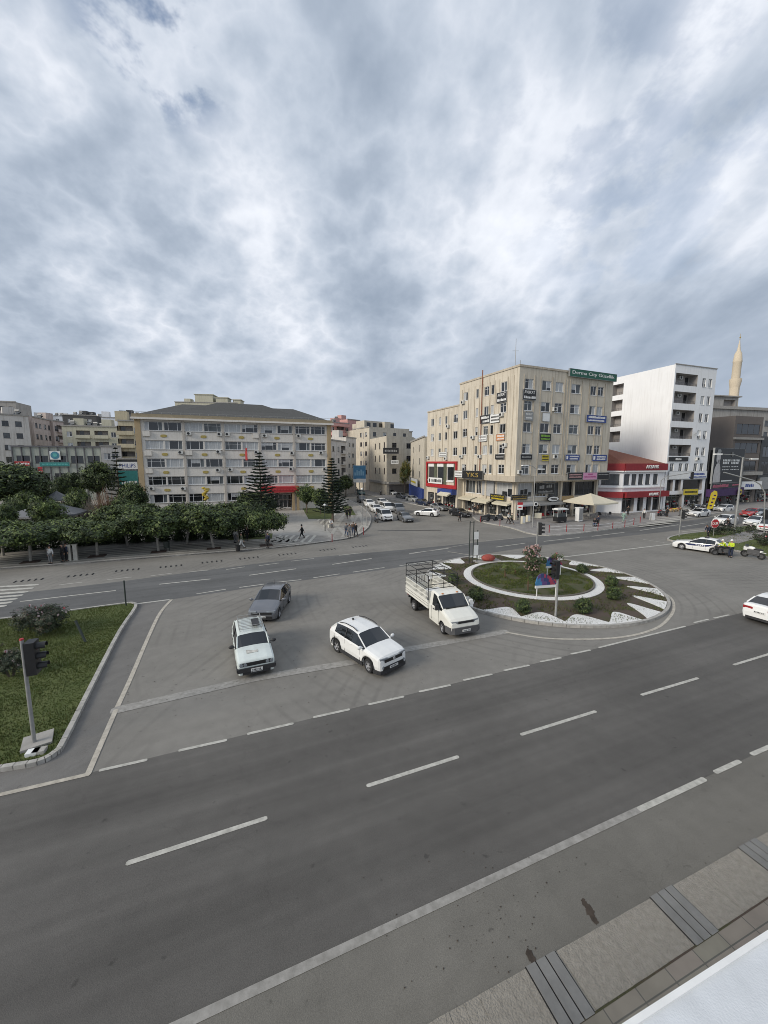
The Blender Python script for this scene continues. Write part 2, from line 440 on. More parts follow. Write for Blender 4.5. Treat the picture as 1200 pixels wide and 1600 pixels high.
def paving(name, c1, c2, mortar, sx, sy, ang, rough=0.85):
    m = bpy.data.materials.new(name); m.use_nodes = True; MATS[name] = m
    n = m.node_tree; b = n.nodes['Principled BSDF']; L = n.links.new
    tcn = n.nodes.new('ShaderNodeTexCoord'); mp = n.nodes.new('ShaderNodeMapping'); mp.inputs['Rotation'].default_value = (0, 0, -ang)
    L(tcn.outputs['Object'], mp.inputs[0]); br = n.nodes.new('ShaderNodeTexBrick')
    br.inputs['Color1'].default_value = (*c1, 1); br.inputs['Color2'].default_value = (*c2, 1); br.inputs['Mortar'].default_value = (*mortar, 1)
    br.inputs['Scale'].default_value = 1.0; br.inputs['Brick Width'].default_value = sx; br.inputs['Row Height'].default_value = sy
    br.inputs['Mortar Size'].default_value = 0.012; br.offset = 0.0
    L(mp.outputs[0], br.inputs['Vector'])
    ns = n.nodes.new('ShaderNodeTexNoise'); ns.inputs['Scale'].default_value = 1.3; ns.inputs['Detail'].default_value = 7; L(tcn.outputs['Object'], ns.inputs[0])
    rg = n.nodes.new('ShaderNodeMapRange'); L(ns.outputs[0], rg.inputs[0])
    for i, x in enumerate((0.3, 0.7, 0.78, 1.15)): rg.inputs[i + 1].default_value = x
    sc = n.nodes.new('ShaderNodeVectorMath'); sc.operation = 'SCALE'; L(br.outputs[0], sc.inputs[0]); L(rg.outputs[0], sc.inputs['Scale'])
    L(sc.outputs[0], b.inputs['Base Color']); b.inputs['Roughness'].default_value = rough
    bp = n.nodes.new('ShaderNodeBump'); bp.inputs['Strength'].default_value = 0.3; bp.inputs['Distance'].default_value = 0.02
    L(br.outputs[0], bp.inputs['Height']); L(bp.outputs[0], b.inputs['Normal'])
    return m
paving('paving_plaza', (0.27, 0.255, 0.23), (0.31, 0.29, 0.26), (0.19, 0.18, 0.165), 0.9, 0.45, R(24))
paving('paving_walk', (0.26, 0.245, 0.235), (0.29, 0.275, 0.26), (0.16, 0.15, 0.14), 0.5, 0.5, R(24))
paving('paving_near', (0.235, 0.22, 0.175), (0.26, 0.225, 0.19), (0.12, 0.115, 0.10), 0.78, 0.62, R(20))
mat('marble', (0.50, 0.48, 0.42), 0.6, 0.15, 1.5)
mat('paint_line', (0.33, 0.32, 0.285), 0.8, col2=(0.52, 0.505, 0.455), scale=5, mixs=(0.30, 0.62))
mat('paint_worn', (0.235, 0.225, 0.205), 0.85, col2=(0.36, 0.345, 0.32), scale=5, mixs=(0.35, 0.7))
mat('paint_yellow', (0.33, 0.30, 0.25), 0.8, col2=(0.50, 0.46, 0.39), scale=4, mixs=(0.30, 0.62))
mat('soil', (0.085, 0.062, 0.048), 0.95, col2=(0.062, 0.062, 0.028), scale=0.8, mixs=(0.46, 0.60), bump=1.0, bscale=14)
mat('soil_bed', (0.082, 0.052, 0.040), 0.95, 0.35, 5, bump=1.0, bscale=18)
mat('lawn', (0.070, 0.095, 0.022), 0.95, col2=(0.11, 0.13, 0.04), scale=1.2, mixs=(0.35, 0.68), bump=0.8, bscale=30)
mat('lawn_dry', (0.055, 0.068, 0.022), 0.95, col2=(0.10, 0.085, 0.05), scale=1.0, mixs=(0.42, 0.68), bump=0.8, bscale=30)
mat('gravel_white', (0.62, 0.61, 0.58), 0.9, col2=(0.82, 0.81, 0.78), scale=22, mixs=(0.40, 0.52), bump=1.0, bscale=30)

def sheet(name, pts, z, m, parent=None):
    b = MB(); P_ = [(p[0], p[1], z) for p in pts]
    ar = sum(P_[i][0] * P_[(i + 1) % len(P_)][1] - P_[(i + 1) % len(P_)][0] * P_[i][1] for i in range(len(P_)))
    if ar < 0: P_ = P_[::-1]
    b.face(P_); o = b.build(name, MATS[m], parent)
    return o if parent else struct(o)
def slab(name, pts, z0, z1, m):
    b = MB(); b.prism([(p[0], p[1]) for p in pts], z0, z1, 0, bottom=False); return struct(b.build(name, MATS[m]))
def offset(pts, d, closed=False):
    out = []; n = len(pts)
    for i in range(n):
        a = Vector(pts[i - 1][:2]) if (i or closed) else Vector(pts[i][:2]); c = Vector(pts[(i + 1) % n][:2]) if (i < n - 1 or closed) else Vector(pts[i][:2])
        t_ = (c - a).normalized(); out.append((pts[i][0] - t_.y * d, pts[i][1] + t_.x * d))
    return out
def ribbon(mb, pts, d0, d1, z0, z1, closed=False, m=0, gap=None):
    """a band along a polyline, between the offsets d0 and d1 (left is positive)"""
    A = offset(pts, d0, closed); B = offset(pts, d1, closed); n = len(pts); rng = range(n if closed else n - 1)
    for i in rng:
        j = (i + 1) % n
        if z1 - z0 < 1e-4: mb.face([(*A[i], z0), (*A[j], z0), (*B[j], z0), (*B[i], z0)] if d1 > d0 else [(*B[i], z0), (*B[j], z0), (*A[j], z0), (*A[i], z0)], m)
        else:
            a, b, c, d = A[i], A[j], B[j], B[i]
            if gap:      # separate kerb stones
                L_ = math.dist(A[i], A[j]); k = max(1, round(L_ / gap))
                for q in range(k):
                    t0 = q / k + 0.012 / max(L_, .1); t1 = (q + 1) / k - 0.012 / max(L_, .1)
                    f = lambda p, r, t_: (p[0] + (r[0] - p[0]) * t_, p[1] + (r[1] - p[1]) * t_)
                    mb.prism([f(a, b, t0), f(a, b, t1), f(d, c, t1), f(d, c, t0)], z0, z1, m)
            else: mb.prism([a, b, c, d], z0, z1, m)
def smooth(pts, k=4, closed=False):
    out = []; n = len(pts)
    for i in range(n if closed else n - 1):
        p0 = pts[i - 1] if (i or closed) else pts[i]; p1 = pts[i]; p2 = pts[(i + 1) % n]; p3 = pts[(i + 2) % n] if (i + 2 < n or closed) else p2
        for j in range(k):
            t_ = j / k
            out.append(tuple(0.5 * (2 * p1[q] + (p2[q] - p0[q]) * t_ + (2 * p0[q] - 5 * p1[q] + 4 * p2[q] - p3[q]) * t_ ** 2 + (3 * p1[q] - p0[q] - 3 * p2[q] + p3[q]) * t_ ** 3) for q in (0, 1)))
    if not closed: out.append(tuple(pts[-1][:2]))
    return out
gp = lambda *q: [tuple(G(x, y)[:2]) for x, y in q]

b = MB(); b.face([(-5000, -200, -0.03), (5000, -200, -0.03), (5000, 7000, -0.03), (-5000, 7000, -0.03)])
struct(b.build('ground', MATS['asphalt_base']))
junction = sheet('road', [(-160, -20), (170, -20), (170, 150), (30, 420), (-90, 420), (-160, 150)], 0.0, 'asphalt_junction')
u1 = dirv(21.5); u2 = dirv(21.9)
A0 = Vector((1.4, 7.35, 0)); B0 = Vector((2.8, 15.6, 0))
sheet('near_road', [A0 - u1 * 120, A0 + u1 * 160, B0 + u2 * 160, B0 - u2 * 120], 0.004, 'asphalt_near')
lane_low = [(-400, 1015)] + [(0, 972), (265, 937), (450, 910), (600, 890), (740, 868), (880, 848), (1040, 831), (1200, 812), (1500, 775)]
lane_up = [(-400, 972)] + [(0, 930), (200, 907), (450, 875), (640, 858), (840, 838), (1000, 823), (1100, 810), (1200, 797), (1500, 766)]
sheet('far_road', smooth(gp(*lane_low), 4) + smooth(gp(*lane_up), 4)[::-1], 0.004, 'asphalt_lane')
K0 = Vector((3.5, 6.42, 0)); uk = dirv(20.6)
sheet('road_verge', [A0 - u1 * 60, A0 + u1 * 80, K0 + uk * 80, K0 - uk * 60], 0.005, 'asphalt_verge')
side = gp((-300, 1275), (0, 1243), (135, 1210), (180, 1110), (225, 1015), (265, 937), (212, 944), (100, 1000), (-300, 1200))
sheet('side_road', side, 0.006, 'asphalt_side')

# painted markings, part of the road they lie on
mk = MB(); mw = MB(); my = MB()
SN = [0]
def stripe(mb, p, q, w_, z=0.012, px=True):
    a = G(*p) if px else Vector(p); c = G(*q) if px else Vector(q); d = (c - a).normalized(); nn = Vector((-d.y, d.x, 0)) * w_ / 2
    e = d * w_ * .35; k = nn * .55; SN[0] += 1; z += .0004 * (SN[0] % 14)
    mb.face([tuple(q[:2]) + (z,) for q in (a - nn, c - nn, c + e - k, c + e + k, c + nn, a + nn, a - e + k, a - e - k)])
# centre dashes of the near road
for a, c in (((200, 1349), (415, 1279)), ((575, 1228), (715, 1183)), ((815, 1148), (930, 1112)), ((1003, 1086), (1090, 1060)), ((1147, 1039), (1222, 1016))):
    stripe(mk, a, c, 0.13)
# the short dashes along the junction mouth
for a, c in (((157, 1204), (228, 1188)), ((281, 1173), (353, 1157)), ((388, 1147), (457, 1131)), ((491, 1121), (545, 1109)), ((577, 1101), (630, 1089)),
             ((656, 1081), (703, 1071)), ((725, 1063), (768, 1054)), ((788, 1048), (826, 1040)), ((845, 1034), (876, 1028)), ((893, 1022), (922, 1016)), ((936, 1012), (1070, 979)),
             ((1085, 973), (1106, 968)), ((1116, 966), (1139, 961))):
    stripe(mk, a, c, 0.12)
# near edge line
stripe(mw, (150, 1664), (1000, 1265), 0.17)
stripe(mk, (1000, 1265), (1100, 1218), 0.16); stripe(mk, (1118, 1207), (1155, 1190), 0.14); stripe(mk, (1175, 1179), (1230, 1155), 0.14)
# side road lines
stripe(my, (-120, 1270), (135, 1211), 0.15); stripe(my, (137, 1211), (181, 1110), 0.17, 0.013)
b_ = smooth(gp((181, 1110), (205, 1058), (232, 995), (250, 958), (268, 937)), 4)
ribbon(my, b_, -0.09, 0.09, 0.013, 0.013)
# wide worn band over the junction
for a, c in (((181, 1110), (400, 1060)), ((400, 1060), (550, 1035)), ((550, 1035), (640, 1014)), ((640, 1014), (790, 987))): stripe(mw, a, c, 0.5, 0.010)
# far road
far_edge = smooth(gp((-300, 1006), (0, 970), (140, 953), (265, 937)), 3); ribbon(mk, far_edge, -0.1, 0.1, 0.012, 0.012)
for a, c in (((308, 928), (352, 921)), ((375, 918), (412, 913)), ((432, 910), (470, 906)), ((490, 903), (530, 897)), ((552, 894), (600, 887)), ((625, 884), (690, 875))): stripe(mk, a, c, 0.14)
for a, c in (((33, 940), (180, 923)), ((250, 913), (328, 905)), ((390, 899), (462, 889)), ((520, 882), (580, 873)), ((640, 865), (700, 857)), ((775, 855), (820, 849)),
             ((850, 846), (905, 840)), ((925, 838), (975, 832)), ((1000, 829), (1060, 820)), ((1066, 823), (1105, 817)), ((1066, 831), (1110, 827))): stripe(mk, a, c, 0.17)
for a, c in (((93, 914), (128, 910)), ((168, 906), (205, 902)), ((236, 900), (268, 896)), ((295, 894), (325, 891)), ((354, 890), (382, 886)), ((405, 884), (435, 880)), ((455, 877), (490, 873)), ((530, 868), (565, 864))): stripe(mk, a, c, 0.12)
for i in range(7):                      # crossing on the left
    y = 914 + i * 5.6; stripe(mk, (-40, y + 5.2), (57 - i * 8.5, y - i * 0.1), 0.42)
for i in range(5): stripe(mk, (1000 + i * 6, 824 - i * 3.2), (1050 + i * 9, 818.5 - i * 3.2), 0.45, 0.128)
# lines from the roundabout
stripe(mk, (868, 872), (1050, 850), 0.25); stripe(mk, (1005, 843), (1050, 850), 0.12)
ring_line = smooth(gp((790, 988), (860, 998), (960, 997), (1020, 984), (1045, 966), (1053, 948), (1043, 930), (1000, 908), (950, 891), (905, 880), (880, 876)), 5)
ribbon(my, ring_line, -0.08, 0.08, 0.012, 0.012)
stripe(my, (700, 862), (738, 868), 0.12); stripe(mw, (640, 866), (735, 850), 0.15); stripe(mw, (760, 845), (840, 838), 0.15)
mk.build('marking', MATS['paint_line'], junction); mw.build('marking', MATS['paint_worn'], junction); my.build('marking', MATS['paint_yellow'], junction)
# rumble studs on the far lane
st = MB()
for x, y in ((45, 907), (126, 899), (199, 891), (267, 885), (331, 878), (389, 872), (449, 866), (512, 859), (562, 854)):
    c = G(x, y)
    for k in range(5):
        q = c + dirv(26) * (k - 2) * 0.42; st.box((q.x, q.y, 0.02), (0.09, 0.5, 0.03), R(26))
st.build('marking', MATS['black'], junction)
b = MB(); b.box((*G(640, 829)[:2], 0.012), (9.0, 0.35, 0.012), R(3)); struct(b.build('drain_channel', MATS['black']))

# near pavement at the bottom right: ribbed kerb tiles, drain grates, slabs and the pale ledge
K1 = Vector((4.35, 5.95, 0))
b = MB(); a = MB()
uK = Vector((uk.x, uk.y)); nK = Vector((-uk.y, uk.x))
mat('ribbed', (0.285, 0.262, 0.225), 0.95, 0.16, 9, bump=0.6, bscale=30)
base = Vector((K0.x, K0.y))
for i in range(-40, 150):
    p0 = base + uK * (i * 0.30)
    c = p0 - nK * 0.44
    b.box((c.x, c.y, 0.055 + random.uniform(-.004, .004)), (0.296, 0.88, 0.11), R(20.6) + random.uniform(-.006, .006))
struct(b.build('gutter', MATS['ribbed']))
b = MB()
c = base - nK * 0.56; p = [base + uK * -20 - nK * 0.0, base + uK * 60, base + uK * 60 - nK * 0.88, base + uK * -20 - nK * 0.88]
sheet('gutter_bed', [tuple(q) for q in p], 0.085, 'concrete')
p = [base + uK * -20 - nK * 0.89, base + uK * 60 - nK * 0.89, base + uK * 60 - nK * 9, base + uK * -20 - nK * 9]
slab('pavement', [tuple(q) for q in p], 0.0, 0.12, 'paving_near')
b = MB(); p = [base + uK * -20 - nK * 0.89, base + uK * 60 - nK * 0.89, base + uK * 60 - nK * 0.915, base + uK * -20 - nK * 0.915]
b.prism([tuple(q) for q in p], 0.12, 0.125); struct(b.build('kerb', MATS['soil']))
for k, (x, y) in enumerate(((872, 1545), (1064, 1425), (1190, 1335))):
    c = G(x, y, 0.1); t_ = Vector((c.x, c.y)) - base; s_ = t_.dot(uK); q0 = base + uK * s_ - nK * 0.44
    r_ = thing('drain_grate', ('concrete drain grate with two slots at the bottom of the street, nearest the camera', 'slotted concrete drain grate beside the pale ledge, middle of the three',
               'slotted concrete drain grate at the right edge of the picture, farthest of the three')[k], 'drain grate', (q0.x, q0.y, 0.0), R(20.6), 'drain grates along the near kerb')
    for j in (-1, 0, 1):
        g = MB(); g.boxa(j * 0.235 - 0.102, j * 0.235 + 0.102, -0.47, 0.45, 0.02, 0.132); g.build('slat', MATS['grate_grey'] if 'grate_grey' in MATS else mat('grate_grey', (0.20, 0.198, 0.19), 0.9, 0.15, 4), r_)
    g = MB(); g.boxa(-0.36, 0.36, -0.475, 0.455, 0.105, 0.116); g.build('gap', MATS['dark_void'], r_)
# pale canopy ledge of the camera's own building
t_ = thing('ledge', 'pale painted concrete ledge in the bottom right corner below the viewer', 'ledge', (0, 0, 0))
b = MB(); e0 = G(985, 1602, 3.2); e1 = G(1200, 1462, 3.2); d = (e1 - e0).normalized(); nn = Vector((d.y, -d.x, 0)); 
p = [e0 - d * 8, e1 + d * 14, e1 + d * 14 + nn * 6, e0 - d * 8 + nn * 6]; b.prism([tuple(q[:2]) for q in p], 3.0, 3.2)
b.build('slab', mat('ledge_paint', (0.62, 0.64, 0.66), 0.7, 0.08, 2, bump=0.2), t_)
b = MB(); p = [e0 - d * 8 - nn * 0.03, e1 + d * 14 - nn * 0.03, e1 + d * 14 + nn * 0.03, e0 - d * 8 + nn * 0.03]; b.prism([tuple(q[:2]) for q in p], 2.92, 3.23)
b.build('edge_trim', MATS['white_paint'], t_)

# left traffic island
isl = gp((-300, 1262), (-60, 1219), (0, 1207), (58, 1197), (90, 1180), (106, 1158), (150, 1068), (190, 988), (214, 951), (210, 944), (190, 945), (100, 957), (0, 969), (-300, 1004))
isl_s = smooth(isl, 3, True)
ca = sum(isl_s[i][0] * isl_s[(i + 1) % len(isl_s)][1] - isl_s[(i + 1) % len(isl_s)][0] * isl_s[i][1] for i in range(len(isl_s)))
if ca < 0: isl_s = isl_s[::-1]
b = MB(); ribbon(b, isl_s, 0.0, 0.17, 0.0, 0.15, True, gap=0.8); struct(b.build('kerb', MATS['kerb']))
slab('island_soil', offset(isl_s, 0.16, True), 0.0, 0.10, 'lawn')
def inside(p, poly):
    c = False; n = len(poly); j = n - 1
    for i in range(n):
        a, b_ = poly[i], poly[j]
        if (a[1] > p[1]) != (b_[1] > p[1]) and p[0] < (b_[0] - a[0]) * (p[1] - a[1]) / (b_[1] - a[1]) + a[0]: c = not c
        j = i
    return c
def grass(name, label, poly, n, h, z, mats, keep=None, seed=1):
    rr = random.Random(seed); xs = [p[0] for p in poly]; ys = [p[1] for p in poly]; b = MB(); k = 0; tries = 0
    while k < n and tries < n * 8:
        tries += 1; x = rr.uniform(min(xs), max(xs)); y = rr.uniform(min(ys), max(ys))
        if not inside((x, y), poly) or (keep and not keep(x, y)): continue
        k += 1; clump = noise_at(x, y, seed)
        for _ in range(2):
            a = rr.uniform(0, 6.28); hh = h * rr.uniform(0.5, 1.2) * (0.6 + clump); w_ = h * 0.28; le = rr.uniform(-.6, .6) * hh
            dx, dy = math.cos(a) * w_, math.sin(a) * w_
            b.v += [(x - dx, y - dy, z), (x + dx, y + dy, z), (x + dy * 2 * le / h, y - dx * 2 * le / h, z + hh)]
            b.f.append((len(b.v) - 3, len(b.v) - 2, len(b.v) - 1)); b.m.append(rr.choice((0, 0, 1, 1, 2)) if rr.random() < 0.5 + clump * .3 else 0)
    o = b.build(name, mats); o['kind'] = 'stuff'; tag(o, label, 'grass'); return o
def noise_at(x, y, s=0):
    from mathutils import noise as nz
    return max(0.0, min(1.0, 0.5 + 0.9 * nz.noise(Vector((x * 0.5, y * 0.5, s)))))
mat('blade_a', (0.075, 0.100, 0.018), 0.8, 0.3, 1.0); mat('blade_b', (0.115, 0.145, 0.035), 0.8, 0.3, 1.0); mat('blade_c', (0.14, 0.135, 0.05), 0.85, 0.2, 1.0)
BL = [MATS['blade_a'], MATS['blade_b'], MATS['blade_c']]
grass('grass', 'short green grass covering the left traffic island', offset(isl_s, 0.2, True), 42000, 0.055, 0.10, BL,
      keep=lambda x, y: x > -24 and y > 9)

# roundabout
RC = (12.1, 30.05); RR = 8.75
circ = lambda c, r, n=72, a0=0: [(c[0] + r * math.cos(2 * math.pi * i / n + a0), c[1] + r * math.sin(2 * math.pi * i / n + a0)) for i in range(n)]
b = MB(); ribbon(b, circ(RC, RR, 72), 0.0, 0.18, 0.0, 0.17, True, gap=0.7); struct(b.build('kerb', MATS['kerb']))
slab('roundabout_bed', circ(RC, RR - 0.17), 0.0, 0.12, 'soil')
IC = (12.0, 30.9)
b = MB(); ribbon(b, circ(IC, 5.35, 64), 0.0, 0.62, 0.118, 0.15, True); struct(b.build('gravel_ring', MATS['gravel_white']))
b = MB(); ribbon(b, circ(IC, 4.73, 64), 0.0, 0.13, 0.12, 0.24, True, gap=0.9); struct(b.build('kerb', mat('kerb_dark', (0.13, 0.12, 0.10), 0.9, 0.25, 3)))
slab('roundabout_lawn', circ(IC, 4.62, 64), 0.12, 0.19, 'lawn_dry')
grass('grass', 'patchy grass on the round lawn in the middle of the roundabout', circ(IC, 4.58, 64), 9000, 0.085, 0.19, BL, seed=4,
      keep=lambda x, y: noise_at(x * 2, y * 2, 9) > 0.36)
grass('weeds', 'sparse weeds growing in the brown bed around the roundabout lawn', circ(RC, RR - 0.3, 64), 7000, 0.08, 0.12, [MATS['blade_a'], MATS['blade_c'], mat('bark_chip', (0.07, 0.045, 0.035), 0.9, 0.3, 4)], seed=6,
      keep=lambda x, y: math.dist((x, y), IC) > 5.4 and noise_at(x * 1.6, y * 1.6, 5) > 0.42)
# white pebble lobes along the kerb
k = 0
for deg in (-168, -146, -124, -108, -91, -75, -57, -40, -20, 0, 19, 38, 60, 83, 107, 131, 150, 170):
    a = R(deg); rot = RR - 0.22; ln = 1.45; hw = 1.12 if -120 < deg < -85 else 0.92
    if -75 < deg < 30: ln = 1.9; hw = 0.66
    pts = []
    for j in range(13):                                   # rounded lobe pointing inwards
        s_ = (j / 12 - 0.5) * 2; aa = a + s_ * hw * 1.35 / rot; d_ = ln * (math.cos(s_ * math.pi) * 0.5 + 0.5) ** 0.6
        rad = rot - d_ - 0.05; 
        if -80 < deg < 45: aa += d_ * 0.06
        pts.append((RC[0] + rad * math.cos(aa), RC[1] + rad * math.sin(aa)))
    for j in range(6, -1, -1):
        s_ = (j / 6 - 0.5) * 2; aa = a + s_ * hw * 1.35 / rot; pts.append((RC[0] + rot * math.cos(aa), RC[1] + rot * math.sin(aa)))
    b = MB(); b.prism(pts, 0.118, 0.152 + 0.001 * (k % 5)); struct(b.build('gravel_patch', MATS['gravel_white'])); k += 1

# right hand median
med = smooth(gp((1042, 843), (1060, 836.5), (1120, 829), (1200, 818), (1400, 795), (1500, 800), (1400, 905), (1200, 873), (1150, 862), (1060, 848)), 3, True)
ca = sum(med[i][0] * med[(i + 1) % len(med)][1] - med[(i + 1) % len(med)][0] * med[i][1] for i in range(len(med)))
if ca < 0: med = med[::-1]
b = MB(); ribbon(b, med, 0.0, 0.2, 0.0, 0.16, True, gap=1.0); struct(b.build('kerb', MATS['kerb']))
slab('median_soil', offset(med, 0.19, True), 0.0, 0.10, 'lawn')
b = MB(); c = G(1180, 836); b.box((c.x + 3, c.y + 2.0, 0.115), (26, 2.6, 0.03), R(31)); struct(b.build('path', MATS['paving_walk']))
grass('grass', 'green grass of the right hand median behind the police motorcycle', offset(med, 0.3, True), 7000, 0.10, 0.10, BL, seed=8, keep=lambda x, y: y < 50 and x < 60)

# far left plaza with its kerb
kl = smooth(gp((-500, 925), (-200, 906), (0, 890), (100, 883), (240, 872), (430, 857), (520, 846), (552, 840), (572, 829), (579, 818), (579, 806), (565, 792), (545, 781)), 3) + [(-20, 135), (-45, 300)]
slab('plaza', kl + [(-260, 300), (-260, 20)], 0.0, 0.12, 'paving_plaza')
b = MB(); ribbon(b, kl[:-2], 0.0, 0.25, 0.0, 0.15, gap=1.0); struct(b.build('kerb', MATS['kerb']))
b = MB()
kk = [p for p in kl if -60 < p[0] < -7.5]
for j, dd in enumerate((1.0, 1.9, 2.8, 3.7, 4.6, 5.5)):
    ribbon(b, kk, dd, dd + 0.38, 0.124, 0.124)
struct(b.build('marble_band', MATS['marble'])); b = MB(); zs_ = 0.1255
for p, q, w_ in (((462, 845), (505, 798), 0), ((545, 840), (497, 797), 0.5), ((520, 843), (470, 795), 0.5), ((560, 836), (546, 800), 0.6), ((535, 841), (560, 806), 0.5), ((515, 841), (536, 810), 0.5), ((572, 826), (560, 800), 0.7),
                 ((505, 800), (540, 838), 0.4), ((555, 836), (571, 815), 0.4), ((524, 820), (545, 797), .4)):
    if w_: zs_ += .0012; stripe(b, p, q, w_, zs_)
struct(b.build('marble_band', mat('marble_worn', (.36, .345, .31), .75, .15, 1.5)))
b = MB(); b.face([(*G(x, y)[:2], 0.1245) for x, y in ((425, 838), (520, 838), (478, 797), (428, 797))]); struct(b.build('forecourt', mat('forecourt', (0.36, 0.345, 0.315), 0.8, 0.12, 1.0)))
for pts in (((482, 812), (520, 812), (520, 790), (470, 790)), ((360, 846), (425, 843), (426, 835), (340, 838)), ((540, 806), (556, 806), (548, 792), (534, 790))):
    sheet('lawn', gp(*pts), 0.14, 'lawn')
sheet('park_soil', [(-95, 28), (-22, 60), (-26, 70), (-50, 66), (-60, 85), (-130, 85), (-130, 28)] , 0.132, 'soil')

# far right pavement
kr = [(-12, 130), (8, 85), (14.9, 71.5), (15.6, 67), (15.4, 63.5), (16.2, 60), (18.5, 56)] + gp((840, 836.5), (900, 834), (1000, 821), (1060, 813), (1200, 792.5), (1500, 762))
kr = smooth(kr, 3)
slab('sidewalk', kr + [(300, 300), (0, 300)], 0.0, 0.12, 'paving_walk')
b = MB(); ribbon(b, kr, 0.0, -0.22, 0.0, 0.145, gap=1.0); struct(b.build('kerb', MATS['kerb']))

# oil and dirt stains on the verge, each with its own outline
mat('stain', (.055, .042, .032), .9, .4, 6)
rr = random.Random(21); b = MB()
def blot(x, y, r_, z=.0085, st=1.0):
    c = G(x, y); a0 = rr.uniform(0, 6); pts = []
    for k in range(14): a = a0 + k / 14 * 6.283; q = r_ * rr.uniform(.55, 1.2); pts.append((c.x + math.cos(a) * q * st, c.y + math.sin(a) * q, z))
    b.face(pts)
for i in range(7): blot(912 + i * 3.2, 1408 + i * 5.5, .10 - abs(i - 3) * .015, .0085 + i * .0006)
for i in range(5): blot(826 + i * 2, 1488 + i * 4, .07, .013 + i * .0006)
for i in range(120):
    x, y = rr.choice(((rr.gauss(800, 60), rr.gauss(1450, 35)), (rr.uniform(560, 1150), rr.uniform(1330, 1560)))); w_ = G(x, y)
    if (w_ - K0).dot(Vector((-uk.y, uk.x, 0))) > .1: blot(x, y, rr.uniform(.005, .018), .017 + i * .00001)
for i in range(90): x, y = rr.gauss(300, 140), rr.gauss(1070, 35); blot(max(200, x), y, rr.uniform(.01, .025), .017 + i * .00001)
struct(b.build('road_stain', MATS['stain']))

# ------------------------------------------------------------------ buildings
mat('wall_beige', (0.60, 0.54, 0.44), 0.9, 0.07, 0.5, streak=0.5, bump=0.15)
mat('wall_govt', (0.70, 0.665, 0.61), 0.85, 0.05, 0.5, streak=0.22, bump=0.1)
mat('wall_ochre', (0.42, 0.32, 0.19), 0.85, 0.08, 1, streak=0.2)
mat('wall_white', (0.84, 0.84, 0.84), 0.8, 0.03, 0.4, streak=0.14)
mat('wall_offwhite', (0.60, 0.57, 0.53), 0.85, 0.08, 0.7, streak=0.45)
mat('wall_pinkish', (0.52, 0.44, 0.40), 0.9, 0.1, 0.6, streak=0.55)
mat('wall_pink', (0.58, 0.33, 0.30), 0.85, 0.08, 0.8, streak=0.25)
mat('wall_olive', (0.50, 0.48, 0.375), 0.9, 0.08, 0.6, streak=0.35)
mat('wall_yellow', (0.56, 0.49, 0.34), 0.9, 0.08, 0.6, streak=0.35)
mat('wall_sage', (0.36, 0.385, 0.34), 0.8, 0.07, 0.6, streak=0.3)
mat('wall_sand', (0.56, 0.51, 0.42), 0.9, 0.09, 0.7, streak=0.45)
mat('wall_taupe', (0.15, 0.128, 0.114), 0.75, 0.05, 0.4, streak=0.1)
mat('wall_grey', (0.36, 0.345, 0.32), 0.9, 0.12, 0.5, streak=0.6)
mat('wall_darkgrey', (0.06, 0.06, 0.06), 0.6, 0.1, 1)
mat('roof_shingle', (0.075, 0.075, 0.072), 0.9, 0.2, 8, bump=0.6, bscale=12)
mat('roof_tile', (0.22, 0.085, 0.055), 0.9, 0.25, 9, bump=0.8, bscale=14)
mat('roof_flat', (0.24, 0.23, 0.21), 0.95, 0.2, 1)
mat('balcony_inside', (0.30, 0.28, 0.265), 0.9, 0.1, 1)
mat('rail', (0.10, 0.10, 0.11), 0.5, 0.1, 3)
mat('shutter', (0.40, 0.41, 0.42), 0.5, 0.1, 3, stretch=(1, 1, 30))
mat('stone', (0.62, 0.53, 0.40), 0.85, 0.12, 4, bump=0.3)
WC = {}
PM = [MATS['pane_dark'], MATS['pane_mid'], MATS['curtain']]
def window_meshes(w_, h, style, var, fm):
    key = (round(w_, 1), round(h, 1), style, var, fm)
    if key in WC: return WC[key]
    f = MB(); g = MB(); t = 0.07 if w_ > 0.9 else 0.05; rr = random.Random(hash(str(key)) % 9999 + var * 7 + int(w_ * 10))
    e = 0.01
    f.boxa(e, w_ - e, .08, .17, e, t); f.boxa(e, w_ - e, .08, .17, h - t, h - e); f.boxa(e, t, .08, .17, t, h - t); f.boxa(w_ - t, w_ - e, .08, .17, t, h - t)
    cuts = {'d': [.5], 't': [.24, .76], 's': [], 'h': [.33, .66], 'q': [.25, .5, .75], 'b': [i / 6 for i in range(1, 6)]}[style]
    for c in cuts: f.boxa(c * w_ - .035, c * w_ + .035, .085, .165, t, h - t)
    f.boxa(-0.06, w_ + 0.06, -0.07, 0.08, -0.06, e)
    if style in 'dt' and var % 3 == 0 and h > 1.3: f.boxa(t, w_ - t, .09, .16, h * .7 - .02, h * .7 + .02)
    cc = [0] + cuts + [1]
    mode = var % 5
    for i in range(len(cc) - 1):
        m = {0: 0, 1: 2, 2: rr.choice((0, 1, 2)), 3: 1, 4: rr.choice((0, 2))}[mode]
        a, b_ = cc[i] * w_, cc[i + 1] * w_
        if m == 2 and rr.random() < .35:       # half drawn curtain
            zc_ = h * rr.uniform(.3, .6); g.face([(a, .13, 0), (b_, .13, 0), (b_, .13, zc_), (a, .13, zc_)], 0); g.face([(a, .13, zc_), (b_, .13, zc_), (b_, .13, h), (a, .13, h)], 2)
        else: g.face([(a, .13, 0), (b_, .13, 0), (b_, .13, h), (a, .13, h)], m)
    WC[key] = (f.mesh('window', MATS[fm]), g.mesh('pane', PM)); return WC[key]
